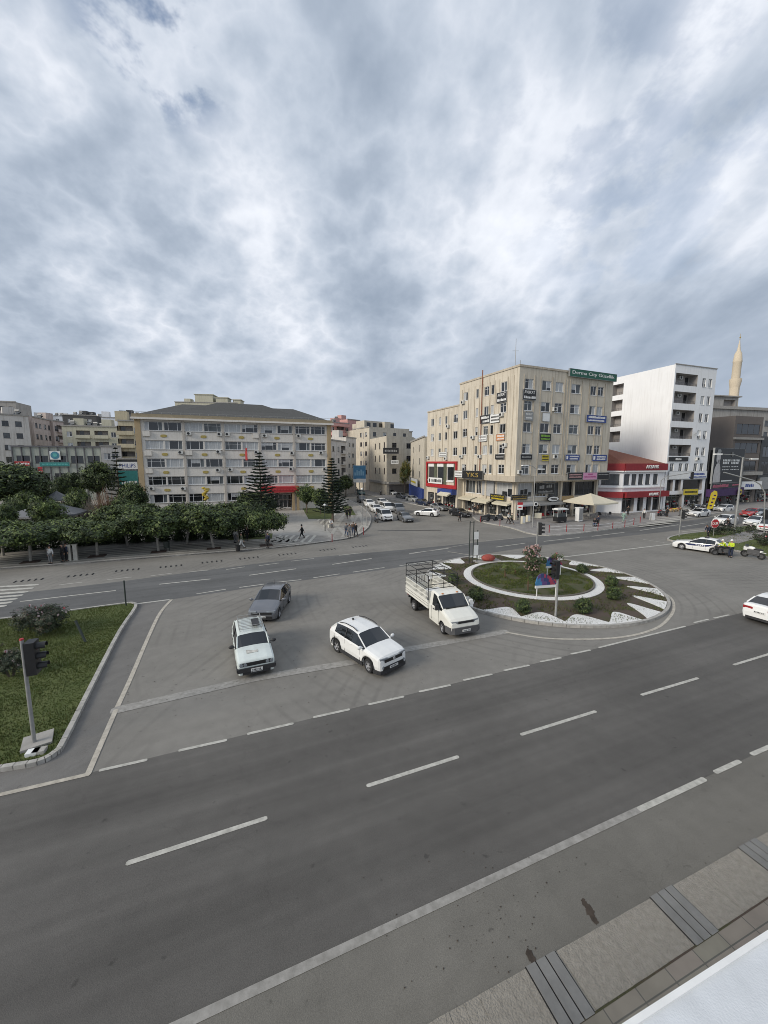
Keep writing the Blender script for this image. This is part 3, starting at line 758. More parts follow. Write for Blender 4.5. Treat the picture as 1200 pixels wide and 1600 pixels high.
_ac = MB(); _ac.boxa(-.42, .42, -.42, -.08, -.3, .3); _ac.boxa(-.36, -.3, -.08, 0.02, -.34, -.1); _ac.boxa(.3, .36, -.08, 0.02, -.34, -.1)
AC_BODY = _ac.mesh('air_conditioner', mat('ac_white', (0.60, 0.60, 0.57), 0.6, 0.12, 3))
_ac = MB(); _ac.lathe([(0.001, -.435), (.235, -.435), (.235, -.42)], (-.08, 0, 0), 14, ax='y'); AC_FAN = _ac.mesh('fan', MATS['black'])

class Bld:
    def __init__(s, name, label, cat, pts, wall, group=None, depthwall=None):
        s.P0 = Vector((pts[0][0], pts[0][1], 0)); s.pts = [Vector(p[:2]) for p in pts]
        s.root = thing(name, label, cat, s.P0, 0, group); s.wall = wall; s.mb = MB(); s.n = 0; s.roofs = []
    def frame(s, i, pts=None):
        P = pts or s.pts; a = P[i]; b = P[(i + 1) % len(P)]; d = (b - a); L = d.length; d = d / L
        return a, d, Vector((-d.y, d.x)), L, math.degrees(math.atan2(d.y, d.x))
    def sz(s, i, x, y, pts=None):
        a, d, n, L, ang = s.frame(i, pts); return fac(a, ang, x, y)
    def loc(s, i, sv, off, z, pts=None):
        a, d, n, L, ang = s.frame(i, pts); q = a + d * sv - n * off
        return Vector((q.x - s.P0.x, q.y - s.P0.y, z)), R(ang)
    def vol(s, z0, z1, faces=None, pts=None, top=0, wallm=0):
        P = pts or s.pts; faces = faces or {}
        for i in range(len(P)):
            a, d, n, L, ang = s.frame(i, P); holes = faces.get(i, [])
            xs = sorted({0.0, L} | {h[0] for h in holes} | {h[1] for h in holes}); zs = sorted({z0, z1} | {h[2] for h in holes} | {h[3] for h in holes})
            xs = [x for x in xs if 0 <= x <= L]; zs = [z for z in zs if z0 <= z <= z1]
            W = lambda sv, o, z: (a.x + d.x * sv + n.x * o - s.P0.x, a.y + d.y * sv + n.y * o - s.P0.y, z)
            for x0, x1 in zip(xs, xs[1:]):
                for c0, c1 in zip(zs, zs[1:]):
                    cx, cz = (x0 + x1) / 2, (c0 + c1) / 2
                    if any(h[0] < cx < h[1] and h[2] < cz < h[3] for h in holes): continue
                    s.mb.face([W(x0, 0, c0), W(x1, 0, c0), W(x1, 0, c1), W(x0, 0, c1)], wallm)
            for h in holes:
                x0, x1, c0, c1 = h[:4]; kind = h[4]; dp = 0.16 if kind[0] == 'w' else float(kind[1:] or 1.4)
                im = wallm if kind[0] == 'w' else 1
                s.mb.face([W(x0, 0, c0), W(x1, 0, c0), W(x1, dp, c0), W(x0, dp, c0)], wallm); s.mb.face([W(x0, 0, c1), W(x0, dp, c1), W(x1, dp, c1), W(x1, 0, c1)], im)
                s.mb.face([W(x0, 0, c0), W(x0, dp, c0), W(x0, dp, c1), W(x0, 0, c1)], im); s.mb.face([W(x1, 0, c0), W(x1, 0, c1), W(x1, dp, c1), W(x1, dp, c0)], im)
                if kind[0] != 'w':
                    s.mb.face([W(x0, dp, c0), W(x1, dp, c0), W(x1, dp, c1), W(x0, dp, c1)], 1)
        s.mb.face([(p.x - s.P0.x, p.y - s.P0.y, z1) for p in P], 2); s.mb.face([(p.x - s.P0.x, p.y - s.P0.y, z0) for p in P][::-1], 0)
    def win(s, i, x0, x1, c0, c1, style='d', var=None, fm='window_white', pts=None, nm='window'):
        s.n += 1; v = ((1, 2, 1, 4, 0, 6, 3, 2, 0, 9, 1) if style == 't' else (0, 2, 4, 1, 3, 7, 0, 9, 5))[s.n * 7 % (11 if style == 't' else 9)] if var is None else var
        w_, h = x1 - x0, c1 - c0; f, g = window_meshes(w_, h, style, v, fm)
        l, a = s.loc(i, x0, 0, c0, pts); o = obj(nm, f, s.root, l, a); o.scale = (w_ / round(w_, 1), 1, h / round(h, 1)); obj('pane', g, o)
    def wins(s, i, z0, z1, lst, extra=(), pts=None, wallm=0, **k):
        return [(x0, x1, c0, c1, 'w') for (x0, x1, c0, c1, *_r) in lst] + list(extra)
    def ac(s, i, sv, z, pts=None, off=0.0):
        l, a = s.loc(i, sv, off, z, pts); o = obj('air_conditioner', AC_BODY, s.root, l, a); obj('fan', AC_FAN, o)
    def part(s, name, mb, m, smooth=None): return mb.build(name, m, s.root, smooth)
    def fbox(s, mb, i, x0, x1, o0, o1, z0, z1, m=0, pts=None):
        """box on facade i: o0..o1 measured outwards"""
        a, d, n, L, ang = s.frame(i, pts)
        q = [a + d * x0 - n * o0, a + d * x1 - n * o0, a + d * x1 - n * o1, a + d * x0 - n * o1]
        mb.prism([(p.x - s.P0.x, p.y - s.P0.y) for p in q], z0, z1, m)
    def done(s, roof='roof_flat'):
        s.mb.build('wall', [MATS[s.wall], MATS['balcony_inside'], MATS[roof]], s.root); return s

def rect_pts(A, B, depth):
    A = Vector(A[:2]); B = Vector(B[:2]); d = (B - A).normalized(); n = Vector((-d.y, d.x))
    return [A, B, B + n * depth, A + n * depth]
rb = random.Random(5)

# --- public office building with the hipped roof
gA = Vector((-43.5, 69.4)); gd = dirv(19.5).xy; gB = gA + gd * 34.3
gov = Bld('office_building', 'five storey cream public office block with dark hipped roof and red entrance canopy', 'building', rect_pts(gA, gB, 15), 'wall_govt')
holes = []; wl_ = []
bays = [0.9, 7.35, 14.0, 20.55, 27.1, 33.6]
for r_, zc_ in enumerate((15.9, 12.62, 9.37, 6.15, 2.9)):
    for k in range(5):
        a, b_ = bays[k] + 0.28, bays[k + 1] - 0.28; m = (a + b_) / 2
        if r_ == 4 and k == 3: continue
        for (p, q) in ((a, m - 0.12), (m + 0.12, b_)): wl_.append((p, q, zc_ - 0.76, zc_ + 0.76))
sl = []; 
for r_ in range(5):
    sl += [(4.5, 6.0, 15.9 - 3.25 * r_ - .7, 15.9 - 3.25 * r_ + .7), (9, 10.5, 15.9 - 3.25 * r_ - .7, 15.9 - 3.25 * r_ + .7)]
door = (21.2, 26.4, 0.35, 3.3, 'b0.8')
gov.vol(0, 17.0, {0: [(*q, 'w') for q in wl_] + [door], 1: [(*q, 'w') for q in sl], 3: [(*q, 'w') for q in sl]})
for q in wl_: gov.win(0, *q, style='t')
for q in sl: gov.win(1, *q); gov.win(3, *q)
for k in range(1, 5): m_ = MB(); gov.fbox(m_, 0, bays[k] - .17, bays[k] + .17, 0.002, 0.16, 0, 17.0); gov.part('pilaster', m_, mat('pilaster', (0.50, 0.46, 0.41), 0.85, 0.08, 1, streak=.2))
for s0, s1 in ((-.25, .62), (33.75, 34.55)): m_ = MB(); gov.fbox(m_, 0, s0, s1, 0.003, 0.22, 0, 17.02); gov.part('corner_pilaster', m_, MATS['wall_ochre'])
for r_, zc_ in enumerate((15.9, 12.62, 9.37, 6.15)):
    for k in range(5):
        b = MB(); sc_ = (bays[k] + bays[k + 1]) / 2; gov.fbox(b, 0, sc_ - .5, sc_ + .5, 0.002, 0.05, zc_ - 1.85, zc_ - 1.5); gov.fbox(b, 0, sc_ - .34, sc_ + .34, 0.05, 0.08, zc_ - 1.92, zc_ - 1.43)
        gov.part('emblem', b, mat('emblem', (0.42, 0.33, 0.10), 0.7, 0.2, 6))
b = MB()
for zc_ in (15.9, 12.62, 9.37, 6.15, 2.9):
    for k in range(5):
        a, b_ = bays[k] + 0.2, bays[k + 1] - 0.2; gov.fbox(b, 0, a, b_, 0.002, 0.10, zc_ - 0.86, zc_ - 0.78); gov.fbox(b, 0, a, b_, 0.002, 0.07, zc_ + 0.79, zc_ + 0.84)
gov.part('sill_band', b, MATS['concrete'])
def Z2(x, y): return (200 + x * .275, 590 + y * .275)
for x, y in ((340, 318), (513, 322), (558, 322), (770, 330), (963, 332), (292, 425), (507, 421), (723, 424), (925, 429), (1090, 427), (505, 525), (575, 522), (920, 519), (130, 630), (308, 630), (1110, 520)):
    s_, z_ = gov.sz(0, *Z2(x, y)); gov.ac(0, s_ + .2, z_)
for x, y in ((105, 318), (725, 330), (116, 430), (346, 427), (122, 530)):
    s_, z_ = gov.sz(0, *Z2(x, y)); b = MB(); gov.fbox(b, 0, s_ - .55, s_ + .55, 0.002, .35, z_ - .42, z_ + .42); gov.part('service_box', b, MATS['wall_govt'])
# eaves and roof
def gl(sx, dy, z): q = gA + gd * sx + Vector((-gd.y, gd.x)) * dy - gov.P0.xy; return (q.x, q.y, z)
b = MB(); b.prism([gl(-.7, -.9, 0)[:2], gl(35.0, -.9, 0)[:2], gl(35.0, 15.9, 0)[:2], gl(-.7, 15.9, 0)[:2]], 17.02, 17.35); gov.part('eave', b, MATS['wall_govt'])
b = MB(); b.prism([gl(-.5, -.7, 0)[:2], gl(34.8, -.7, 0)[:2], gl(34.8, 15.7, 0)[:2], gl(-.5, 15.7, 0)[:2]], 17.35, 17.95); gov.part('parapet', b, mat('parapet', (0.30, 0.25, 0.17), .9, .15, 2))
b = MB()
def hip(x0, x1, y0, y1, z0, X0, X1, Y0, z1):
    c = [gl(x0, y0, z0), gl(x1, y0, z0), gl(x1, y1, z0), gl(x0, y1, z0)]; r0, r1 = gl(X0, Y0, z1), gl(X1, Y0, z1)
    b.face([c[0], c[1], r1, r0]); b.face([c[1], c[2], r1]); b.face([c[2], c[3], r0, r1]); b.face([c[3], c[0], r0])
hip(0.2, 34.1, 0.0, 15, 17.96, 6.5, 28.0, 7.5, 20.9); hip(6.0, 28.0, 3.0, 12.0, 19.0, 13.0, 21.6, 7.5, 21.5)
gov.part('roof', b, MATS['roof_shingle'])
b = MB()
for k in range(24): s0 = -0.4 + k * 1.52; gov.fbox(b, 0, s0, s0 + .05, .68, .73, 17.95, 18.3)
gov.fbox(b, 0, -.4, 34.7, .68, .72, 18.26, 18.3); gov.part('railing', b, MATS['galv'])
# entrance
b = MB(); gov.fbox(b, 0, 20.4, 27.5, 0.003, 3.2, 3.75, 4.85); gov.part('canopy', b, MATS['red'])
for s0 in (26.1, 27.0, 20.5): b = MB(); gov.fbox(b, 0, s0, s0 + .45, 2.4, 2.9, 0.12, 3.75); gov.part('pillar', b, MATS['wall_ochre'])
gov.win(0, 21.4, 26.2, 0.4, 3.1, style='b', var=0, nm='door')
b = MB()
for k in range(22): gov.fbox(b, 0, 20.9 + k * .28, 20.9 + k * .28 + .17, 3.2, 3.24, 4.15, 4.4)
gov.part('lettering', b, mat('canopy_letter', (0.5, 0.06, 0.06), .5))
gov.done()
f = thing('flag', 'red national flag hanging from a slim pole on the cream office front', 'flag', (gA + gd * 17.9 + Vector((gd.y, -gd.x)) * 0.9).to_3d(), R(19.5))
b = MB(); b.tube((0, 0.7, 9.6), (0, -0.6, 12.6), .03); b.build('pole', MATS['galv'], f)
b = MB(); b.prism([(-.10, -.1), (.25, -.3), (.30, -.1), (-.02, .1)], 9.9, 12.2); b.build('cloth', MATS['red'], f)

# --- beige corner block with the lawyers' signs
cP = Vector((20.6, 61)); cd_ = dirv(24).xy; cn = Vector((-cd_.y, cd_.x)); LW, LD = 21.1, 15.55
bp_ = [cP, cP + cd_ * LW, cP + cd_ * LW + cn * LD, cP + cn * LD]
bei = Bld('apartment_block', 'tall stained beige corner block with offices, many shop signs and rows of white windows', 'building', bp_, 'wall_beige')
rows = (21.5, 18.22, 14.93, 11.62, 8.36)
front = []; left = []
for z in rows:
    for a, b_ in ((1.2, 2.85), (4.7, 6.6), (7.55, 9.3), (11.1, 13.2), (15.6, 17.0), (17.4, 18.8)): front.append((a, b_, z - .72, z + .78))
    for a, b_ in ((2.66, 4.1), (5.7, 6.46), (7.03, 8.28), (9.84, 10.53), (12.98, 14.33)): left.append((LD - b_, LD - a, z - .72, z + .78))
bei.vol(6.45, 24.05, {0: [(*q, 'w') for q in front], 3: [(*q, 'w') for q in left]})
for q in front: bei.win(0, *q)
for q in left: bei.win(3, *q, style='d' if q[1] - q[0] > 1 else 's')
b = MB()
for s_ in (0.95, 3.1, 4.4, 6.9, 9.6, 10.2, 10.8, 13.5, 15.3, 17.2, 19.1): bei.fbox(b, 0, s_ - .06, s_ + .06, 0.002, 0.07, 7.35, 22.9)
for s_ in (1.1, 2.4, 4.4, 5.4, 6.75, 8.6, 9.5, 10.9, 12.7, 14.7): bei.fbox(b, 3, LD - s_ - .06, LD - s_ + .06, 0.002, 0.07, 7.35, 22.9)
bei.fbox(b, 0, -0.25, LW + .1, 0.003, .25, 6.45, 7.35); bei.fbox(b, 3, 0, LD, 0.003, .25, 6.45, 7.35); bei.fbox(b, 0, -.1, LW + .1, .003, .12, 23.95, 24.25); bei.fbox(b, 3, 0, LD, .003, .12, 23.95, 24.25)
bei.part('moulding', b, mat('moulding', (0.50, 0.44, 0.35), 0.9, 0.12, 1, streak=0.5))
b = MB(); l, _ = bei.loc(3, LD - 8.75, .12, 0); b.tube((l.x, l.y, 7.3), (l.x, l.y, 25.2), .09, n=6); bei.part('downpipe', b, mat('rust', (0.24, 0.10, 0.06), .8, .3, 3))
l, _ = bei.loc(0, 0.4, -1.5, 0); b = MB(); b.tube((l.x, l.y, 24), (l.x, l.y, 28.4), .05, .03, 5); b.tube((l.x - .5, l.y, 26.6), (l.x + .5, l.y, 26.6), .03, n=4); b.tube((l.x + .8, l.y, 24), (l.x + .8, l.y, 25.2), .04, n=4)
bei.part('antenna', b, MATS['galv'])
def Z4(x, y): return (640 + x * .28333, 540 + y * .28333)
for i, x, y in ((0, 795, 352), (0, 797, 612), (0, 603, 697), (3, 299, 313), (3, 512, 381), (3, 352, 507), (3, 530, 548), (3, 391, 612), (3, 290, 612)):
    s_, z_ = bei.sz(i, *Z4(x, y)); bei.ac(i, s_, z_)
# recessed shop storeys
q_ = 1.6; lp = [cP + cd_ * q_ + cn * q_, cP + cd_ * LW + cn * q_, cP + cd_ * LW + cn * LD, cP + cd_ * q_ + cn * LD]
LL, LF = LD - q_, LW - q_
mz = [(.3, 3.6), (3.9, 6.8), (7.2, 9.6), (10.2, 12.9), (13.2, 18.6)]; sh = [(.3, 3.4), (3.8, 6.7), (7.1, 9.9), (10.2, 12.8), (13.2, 18.6)]
ml = [(.4, 3.4), (3.8, 5.2), (5.6, 9.0), (9.4, 13.4)]; slx = [(.4, 3.2), (3.6, 6.4), (7.0, 9.6), (10.0, 13.5)]
bei.vol(0.12, 6.45, {0: [(a, b_, 3.75, 6.1, 'w') for a, b_ in mz] + [(a, b_, .35, 3.0, 'b1.0') for a, b_ in sh],
                     3: [(a, b_, 3.75, 6.1, 'w') for a, b_ in ml] + [(a, b_, .35, 3.0, 'b1.0') for a, b_ in slx]}, pts=lp)
for j, (a, b_) in enumerate(mz): bei.win(0, a, b_, 3.75, 6.1, 'q', (1, 0, 3, 0, 0)[j], 'rail' if j > 1 else 'window_white', lp)
for j, (a, b_) in enumerate(ml): bei.win(3, a, b_, 3.75, 6.1, 'h', (2, 0, 3, 1)[j], 'window_white', lp)
mat('shop_glass', (0.035, 0.038, 0.04), 0.08, 0.4, 2, spec=.6); mat('goods', (0.05, 0.045, 0.04), .7, col2=(0.30, 0.24, 0.18), scale=3.0, mixs=(.5, .62))
def shopfront(bl, i, a, b_, z0, z1, pts=None, goods=True):
    """glass front set back in its opening, goods on shelves in front of it"""
    m = MB(); bl.fbox(m, i, a + .02, b_ - .02, -.62, -.60, z0, z1, 0, pts)
    n = max(1, int((b_ - a) / 1.1))
    for k in range(n + 1):
        x = a + .04 + (b_ - a - .14) * k / n; bl.fbox(m, i, x, x + .06, -.6, -.53, z0, z1, 1, pts)
    bl.fbox(m, i, a + .02, b_ - .02, -.6, -.54, z1 - .5, z1 - .42, 1, pts)
    bl.part('shop_window', m, [MATS['shop_glass'], MATS['galv']])
    if goods:
        m = MB(); rr = random.Random(int(a * 10) + i)
        for k in range(int((b_ - a) * 3.2)):
            x = a + .15 + rr.random() * (b_ - a - .6); z = z0 + rr.choice((.0, .45, .9, 1.35)); bl.fbox(m, i, x, x + rr.uniform(.2, .45), -.52, -.2, z, z + rr.uniform(.2, .4), rr.randrange(5), pts)
        bl.part('display_goods', m, [MATS['goods'], MATS['galv'], MATS['cream'], MATS['dark_red'], MATS['shutter']])
for a, b_ in sh: shopfront(bei, 0, a, b_, .35, 3.0, lp)
for a, b_ in slx: shopfront(bei, 3, a, b_, .35, 3.0, lp)
for i, sv in ((0, 0.1), (0, 10.0), (0, 13.0), (0, 18.9), (3, .1), (3, 6.8), (3, 13.8)): b = MB(); bei.fbox(b, i, sv - .2, sv + .2, .003, .35, .12, 6.45, 0, lp); bei.part('column', b, MATS['wall_beige'])
b = MB(); bei.fbox(b, 0, 10.2, 12.9, .003, .5, 2.95, 3.7, 0, lp); bei.part('fascia', b, mat('tan_fascia', (0.46, 0.33, 0.17), .7, .1, 2))
b = MB(); bei.fbox(b, 3, 5.7, 8.9, .01, .25, 3.6, 6.2, 0, lp); bei.part('roller_shutter', b, MATS['shutter'])
bei.done()

def bsign(bl, i, x0, x1, y0, y1, m, label, Z=Z4, off=.12, pts=None, wmin=None, **k):
    """sign on facade i of a building, given by its outline in the photograph"""
    xm, ym = (x0 + x1) / 2, (y0 + y1) / 2
    s0, _ = bl.sz(i, *Z(x0, ym), pts); s1, _ = bl.sz(i, *Z(x1, ym), pts); _, za = bl.sz(i, *Z(xm, y1), pts); _, zb = bl.sz(i, *Z(xm, y0), pts)
    a, d, n, L, ang = bl.frame(i, pts)
    return sign('shop_sign', label, a + d * s0, a + d * s1, za, zb, MATS[m], off=off, group='signs on the building fronts', **k)
tw, tb, ty = MATS['white_paint'], MATS['black'], MATS['yellow']
two = [(0, .22, .8, .3), (0, -.24, .8, .22)]
bsign(bei, 0, 870, 1128, 146, 186, 'green', 'long dark green roof-edge sign with white Derma City lettering', lines=[('Derma City Güzellik', 0.0, 0, .9, .58)], tm=tw, th=.3, off=.35)
bsign(bei, 0, 622, 692, 245, 300, 'black', 'white on black AVUKAT sign under the top corner window of the right hand front', lines=[('AVUKAT', 0, .26, .82, .30)], bars=[(0, -.25, .85, .25)], tm=tw)
bsign(bei, 3, 486, 538, 258, 313, 'black', 'white on black AVUKAT sign under the top corner window of the left hand front', lines=[('AVUKAT', 0, .26, .82, .30)], bars=[(0, -.25, .85, .25)], tm=tw)
bsign(bei, 0, 632, 676, 368, 412, 'galv', 'small grey lawyer sign below the second row corner window', lines=[('AVUKAT', 0, .25, .8, .25)], bars=[(0, -.2, .7, .2)], tm=tw)
bsign(bei, 0, 729, 768, 373, 418, 'white_paint', 'blank white board between the second and third window rows')
bsign(bei, 0, 971, 1080, 386, 424, 'blue', 'blue sign highest on the right end of the beige block', bars=two, tm=tw)
bsign(bei, 0, 855, 932, 602, 633, 'blue', 'lower blue sign near the middle of the beige block', bars=[(.1, .2, .6, .25), (.1, -.2, .6, .25), (-.38, 0, .1, .6)], tm=tw)
bsign(bei, 0, 1003, 1082, 603, 636, 'blue', 'lower blue sign near the right end of the beige block', bars=[(.1, .2, .6, .25), (.1, -.2, .6, .25), (-.38, 0, .1, .6)], tm=tw)
bsign(bei, 0, 714, 774, 487, 525, 'black', 'black sign with green lettering under a third row window', bars=two, tm=mat('lime', (.22, .42, .06), .5))
bsign(bei, 0, 724, 763, 603, 635, 'yellow', 'small yellow sign under a fourth row window beside an air conditioner', bars=two, tm=tb)
bsign(bei, 0, 609, 671, 601, 628, 'black', 'black sign below the fourth row corner window of the right front', bars=[(0, 0, .8, .35)], tm=MATS['galv'])
bsign(bei, 3, 477, 524, 600, 626, 'black', 'black sign below the fourth row corner window of the left front', bars=[(0, 0, .8, .35)], tm=MATS['galv'])
bsign(bei, 0, 736, 801, 723, 750, 'black', 'black sign on the ledge above the oval shop sign', bars=two, tm=MATS['galv'])
bsign(bei, 0, 863, 944, 700, 738, 'black', 'dark sign to the left of the pink sign on the ledge', bars=[(0, .2, .8, .18), (0, -.15, .8, .18)], tm=mat('pale_pink', (.5, .3, .3), .5), off=.3)
bsign(bei, 0, 946, 1023, 700, 738, 'pink', 'pink sign between two dark signs on the ledge', bars=[(0, .25, .3, .2), (0, -.1, .8, .18)], tm=mat('magenta', (.4, .08, .22), .5), off=.3)
bsign(bei, 0, 1025, 1090, 700, 736, 'black', 'dark sign to the right of the pink sign on the ledge', bars=[(0, .2, .8, .12)], tm=MATS['galv'], off=.3)
bsign(bei, 3, 393, 447, 384, 428, 'black', 'black sign with white script beside a white notice on the left front', bars=[(0, .2, .8, .3), (.1, -.25, .6, .3)], tm=tw)
bsign(bei, 3, 449, 499, 380, 424, 'white_paint', 'white notice with black rows beside the black script sign', bars=[(0, .2, .8, .22), (0, -.2, .8, .22)], tm=tb)
bsign(bei, 3, 386, 429, 494, 528, 'white_paint', 'white sign with grey lettering on the left front, third floor', bars=two, tm=MATS['galv'])
bsign(bei, 3, 482, 527, 489, 523, 'orange', 'orange and white sign near the corner, third floor', bars=two, tm=tw)
bsign(bei, 3, 303, 416, 691, 734, 'black', 'wide black fascia with gold lettering above the brown shop', lines=[('YKS', 0, 0, .6, .55)], tm=mat('gold', (.40, .28, .08), .4), off=.45)
bsign(bei, 3, 259, 301, 690, 725, 'white_paint', 'white sign at the left end of the black and gold fascia', bars=two, tm=MATS['galv'], off=.4)
bsign(bei, 3, 455, 536, 820, 852, 'black', 'black shop sign with yellow lettering left of the street corner', lines=[('KUNTOĞLU', 0, .22, .85, .32)], bars=[(0, -.25, .8, .25)], tm=ty, off=.35, pts=lp)
bsign(bei, 0, 551, 640, 822, 850, 'black', 'black shop sign with gold lettering right of the street corner', lines=[('KUNTOĞLU', 0, .22, .85, .32)], bars=[(0, -.25, .8, .25)], tm=MATS['gold'], off=.35, pts=lp)
t_ = thing('shop_sign', 'white oval shop sign with black rim right of the street corner', 'sign', (lambda q: (q.x, q.y, 0))(lp[0] + cd_ * 7.6 - cn * .8), R(24), 'signs on the building fronts')
b = MB(); b.lathe([(1, -.1), (1, .1)], (0, 0, 0), 28, ax='y'); o = b.build('board', MATS['black'], t_); o.location.z = 3.35; o.scale = (1.35, 1, .48)
b = MB(); b.lathe([(1, -.14), (1, -.1)], (0, 0, 0), 28, ax='y'); o = b.build('face', MATS['white_paint'], t_); o.location.z = 3.35; o.scale = (1.18, 1, .38)
b = MB(); b.boxa(-.7, .7, -.17, -.145, 3.38, 3.5); b.boxa(-.5, .8, -.17, -.145, 3.2, 3.3); b.build('lettering', MATS['black'], t_)
# white wheels and pipes painted panel above the oval sign
bsign(bei, 0, 695, 790, 762, 815, 'black', 'dark display panel with pale tyre shapes above the oval sign', bars=[(-.2, .2, .3, .4), (.2, .25, .3, .3), (0, -.3, .8, .2)], tm=MATS['galv'], off=.2, pts=lp)

def awning(label, a, b_, z, depth, drop, m, group='shop awnings'):
    a = Vector(a[:2]); b_ = Vector(b_[:2]); d = b_ - a; w_ = d.length; ang = math.atan2(d.y, d.x)
    t = thing('awning', label, 'awning', (a.x, a.y, z), ang, group)
    q = MB(); q.face([(0, 0, 0), (w_, 0, 0), (w_, -depth, -drop), (0, -depth, -drop)]); q.face([(0, 0, -.05), (0, -depth, -drop - .05), (w_, -depth, -drop - .05), (w_, 0, -.05)])
    q.face([(0, -depth, -drop), (w_, -depth, -drop), (w_, -depth, -drop - .28), (0, -depth, -drop - .28)]); q.face([(0, 0, 0), (0, -depth, -drop), (0, -depth, -drop - .28), (0, 0, -.28)]); q.face([(w_, 0, 0), (w_, 0, -.28), (w_, -depth, -drop - .28), (w_, -depth, -drop)])
    q.build('fabric', MATS[m], t)
    q = MB()
    for x in (.05, w_ - .05): q.tube((x, 0, -.3), (x, -depth + .05, -drop - .02), .03, n=5)
    q.build('arm', MATS['galv'], t); return t
fl = lambda s_, o=0.0: lp[0] + cd_ * s_ - cn * o
ll = lambda s_, o=0.0: lp[0] + cn * s_ - cd_ * o
awning('grey awning under the gold lettered sign at the corner', fl(.2, .05), fl(3.7, .05), 3.05, 1.3, .35, 'shutter')
awning('grey awning under the white oval sign', fl(3.9, .05), fl(9.8, .05), 3.05, 1.5, .35, 'galv')
awning('pale awning on the left front, nearest the corner', ll(4.2, .05), ll(.4, .05), 3.0, 1.2, .35, 'cream')
awning('cream awning on the left front below the roller shutter', ll(9.4, .05), ll(5.2, .05), 3.1, 1.6, .5, 'cream')
awning('tan awning on the left front below the brown panel', ll(14.0, .05), ll(10.0, .05), 3.1, 1.4, .4, 'cream')

# --- lower beige wing down the side street
wP = cP + cn * 15.57; wp = [wP, wP + cd_ * 20, wP + cd_ * 20 + cn * 11.8, wP + cn * 11.8]
win_ = Bld('apartment_block', 'lower stained beige block with red framed first floor down the side street', 'building', wp, 'wall_beige')
lw = []
for z in (17.9, 14.75, 11.6):
    for a, b_ in ((16.0, 17.4), (19.6, 20.4), (21.9, 22.7), (24.7, 25.9)): lw.append((27.37 - b_, 27.37 - a, z - .75, z + .75))
rd = [(27.37 - b_, 27.37 - a) for a, b_ in ((16.9, 19.3), (20.6, 23.0), (24.3, 26.6))]
win_.vol(0.12, 20.25, {3: [(*q, 'w') for q in lw] + [(a, b_, 5.9, 8.6, 'w') for a, b_ in rd] + [(.6, 3.2, .3, 3.1, 'b1'), (3.6, 6.2, .3, 3.1, 'b1'), (6.8, 11.2, .3, 3.1, 'b1')]})
for q in lw: win_.win(3, *q, style='d' if q[1] - q[0] > 1 else 's')
for a, b_ in rd: win_.win(3, a, b_, 5.9, 8.6, 's', 0)
for a, b_ in ((.6, 3.2), (3.6, 6.2), (6.8, 11.2)): shopfront(win_, 3, a, b_, .3, 3.1)
b = MB(); 
for x0, x1, z0, z1 in ((0.1, 11.7, 9.3, 9.7), (0.1, 11.7, 4.3, 5.0), (0.1, .5, 5.0, 9.3), (11.3, 11.7, 5.0, 9.3)): win_.fbox(b, 3, x0, x1, .003, .3, z0, z1)
win_.part('red_surround', b, MATS['red'])
b = MB()
for a, b_ in rd: win_.fbox(b, 3, a, b_, .003, .12, 8.62, 9.25)
for a, b_ in rd: win_.fbox(b, 3, a - .12, b_ + .12, .003, .16, 5.6, 5.82)
win_.part('surround', b, MATS['white_paint'])
b = MB(); last = .5
for a, b_ in sorted(rd): 
    win_.fbox(b, 3, last + .05, a - .15, .003, .1, 5.02, 9.28); last = b_ + .1
win_.fbox(b, 3, last + .1, 11.25, .003, .1, 5.02, 9.28)
win_.part('green_panel', b, mat('moss_panel', (.10, .11, .07), .8, .2, 2))
b = MB()
for s_ in (27.37 - 18, 27.37 - 19.1, 27.37 - 21.2, 27.37 - 23.8): win_.fbox(b, 3, s_ - .06, s_ + .06, .002, .07, 9.8, 19.4)
win_.fbox(b, 3, 0, 11.8, .003, .12, 20.15, 20.4); win_.part('moulding', b, MATS['moulding'])
b = MB(); win_.fbox(b, 3, 6.4, 11.6, .01, 1.2, 3.2, 4.2); win_.part('blue_fascia', b, MATS['blue'])
for x, y in ((215, 445), (205, 623), (105, 618)):
    s_, z_ = win_.sz(3, *Z4(x, y)); win_.ac(3, s_, z_)
win_.done()
bsign(win_, 3, 112, 188, 728, 760, 'white_paint', 'white sign with dark lettering across the bottom of the red frame', lines=[('Tekin Halı', .05, 0, .7, .5)] if False else [], bars=[(.1, 0, .7, .5), (-.4, 0, .08, .6)], tm=tb, off=.35)
bsign(win_, 3, 165, 208, 588, 612, 'white_paint', 'white sign on the lower beige wing above the red frame', bars=two, tm=MATS['galv'])
awning('white awning beside the brown panel on the lower wing', (lambda q: q)(wP + cn * 4.2 - cd_ * .05), wP + cn * .4 - cd_ * .05, 4.2, 2.0, 1.0, 'cream')

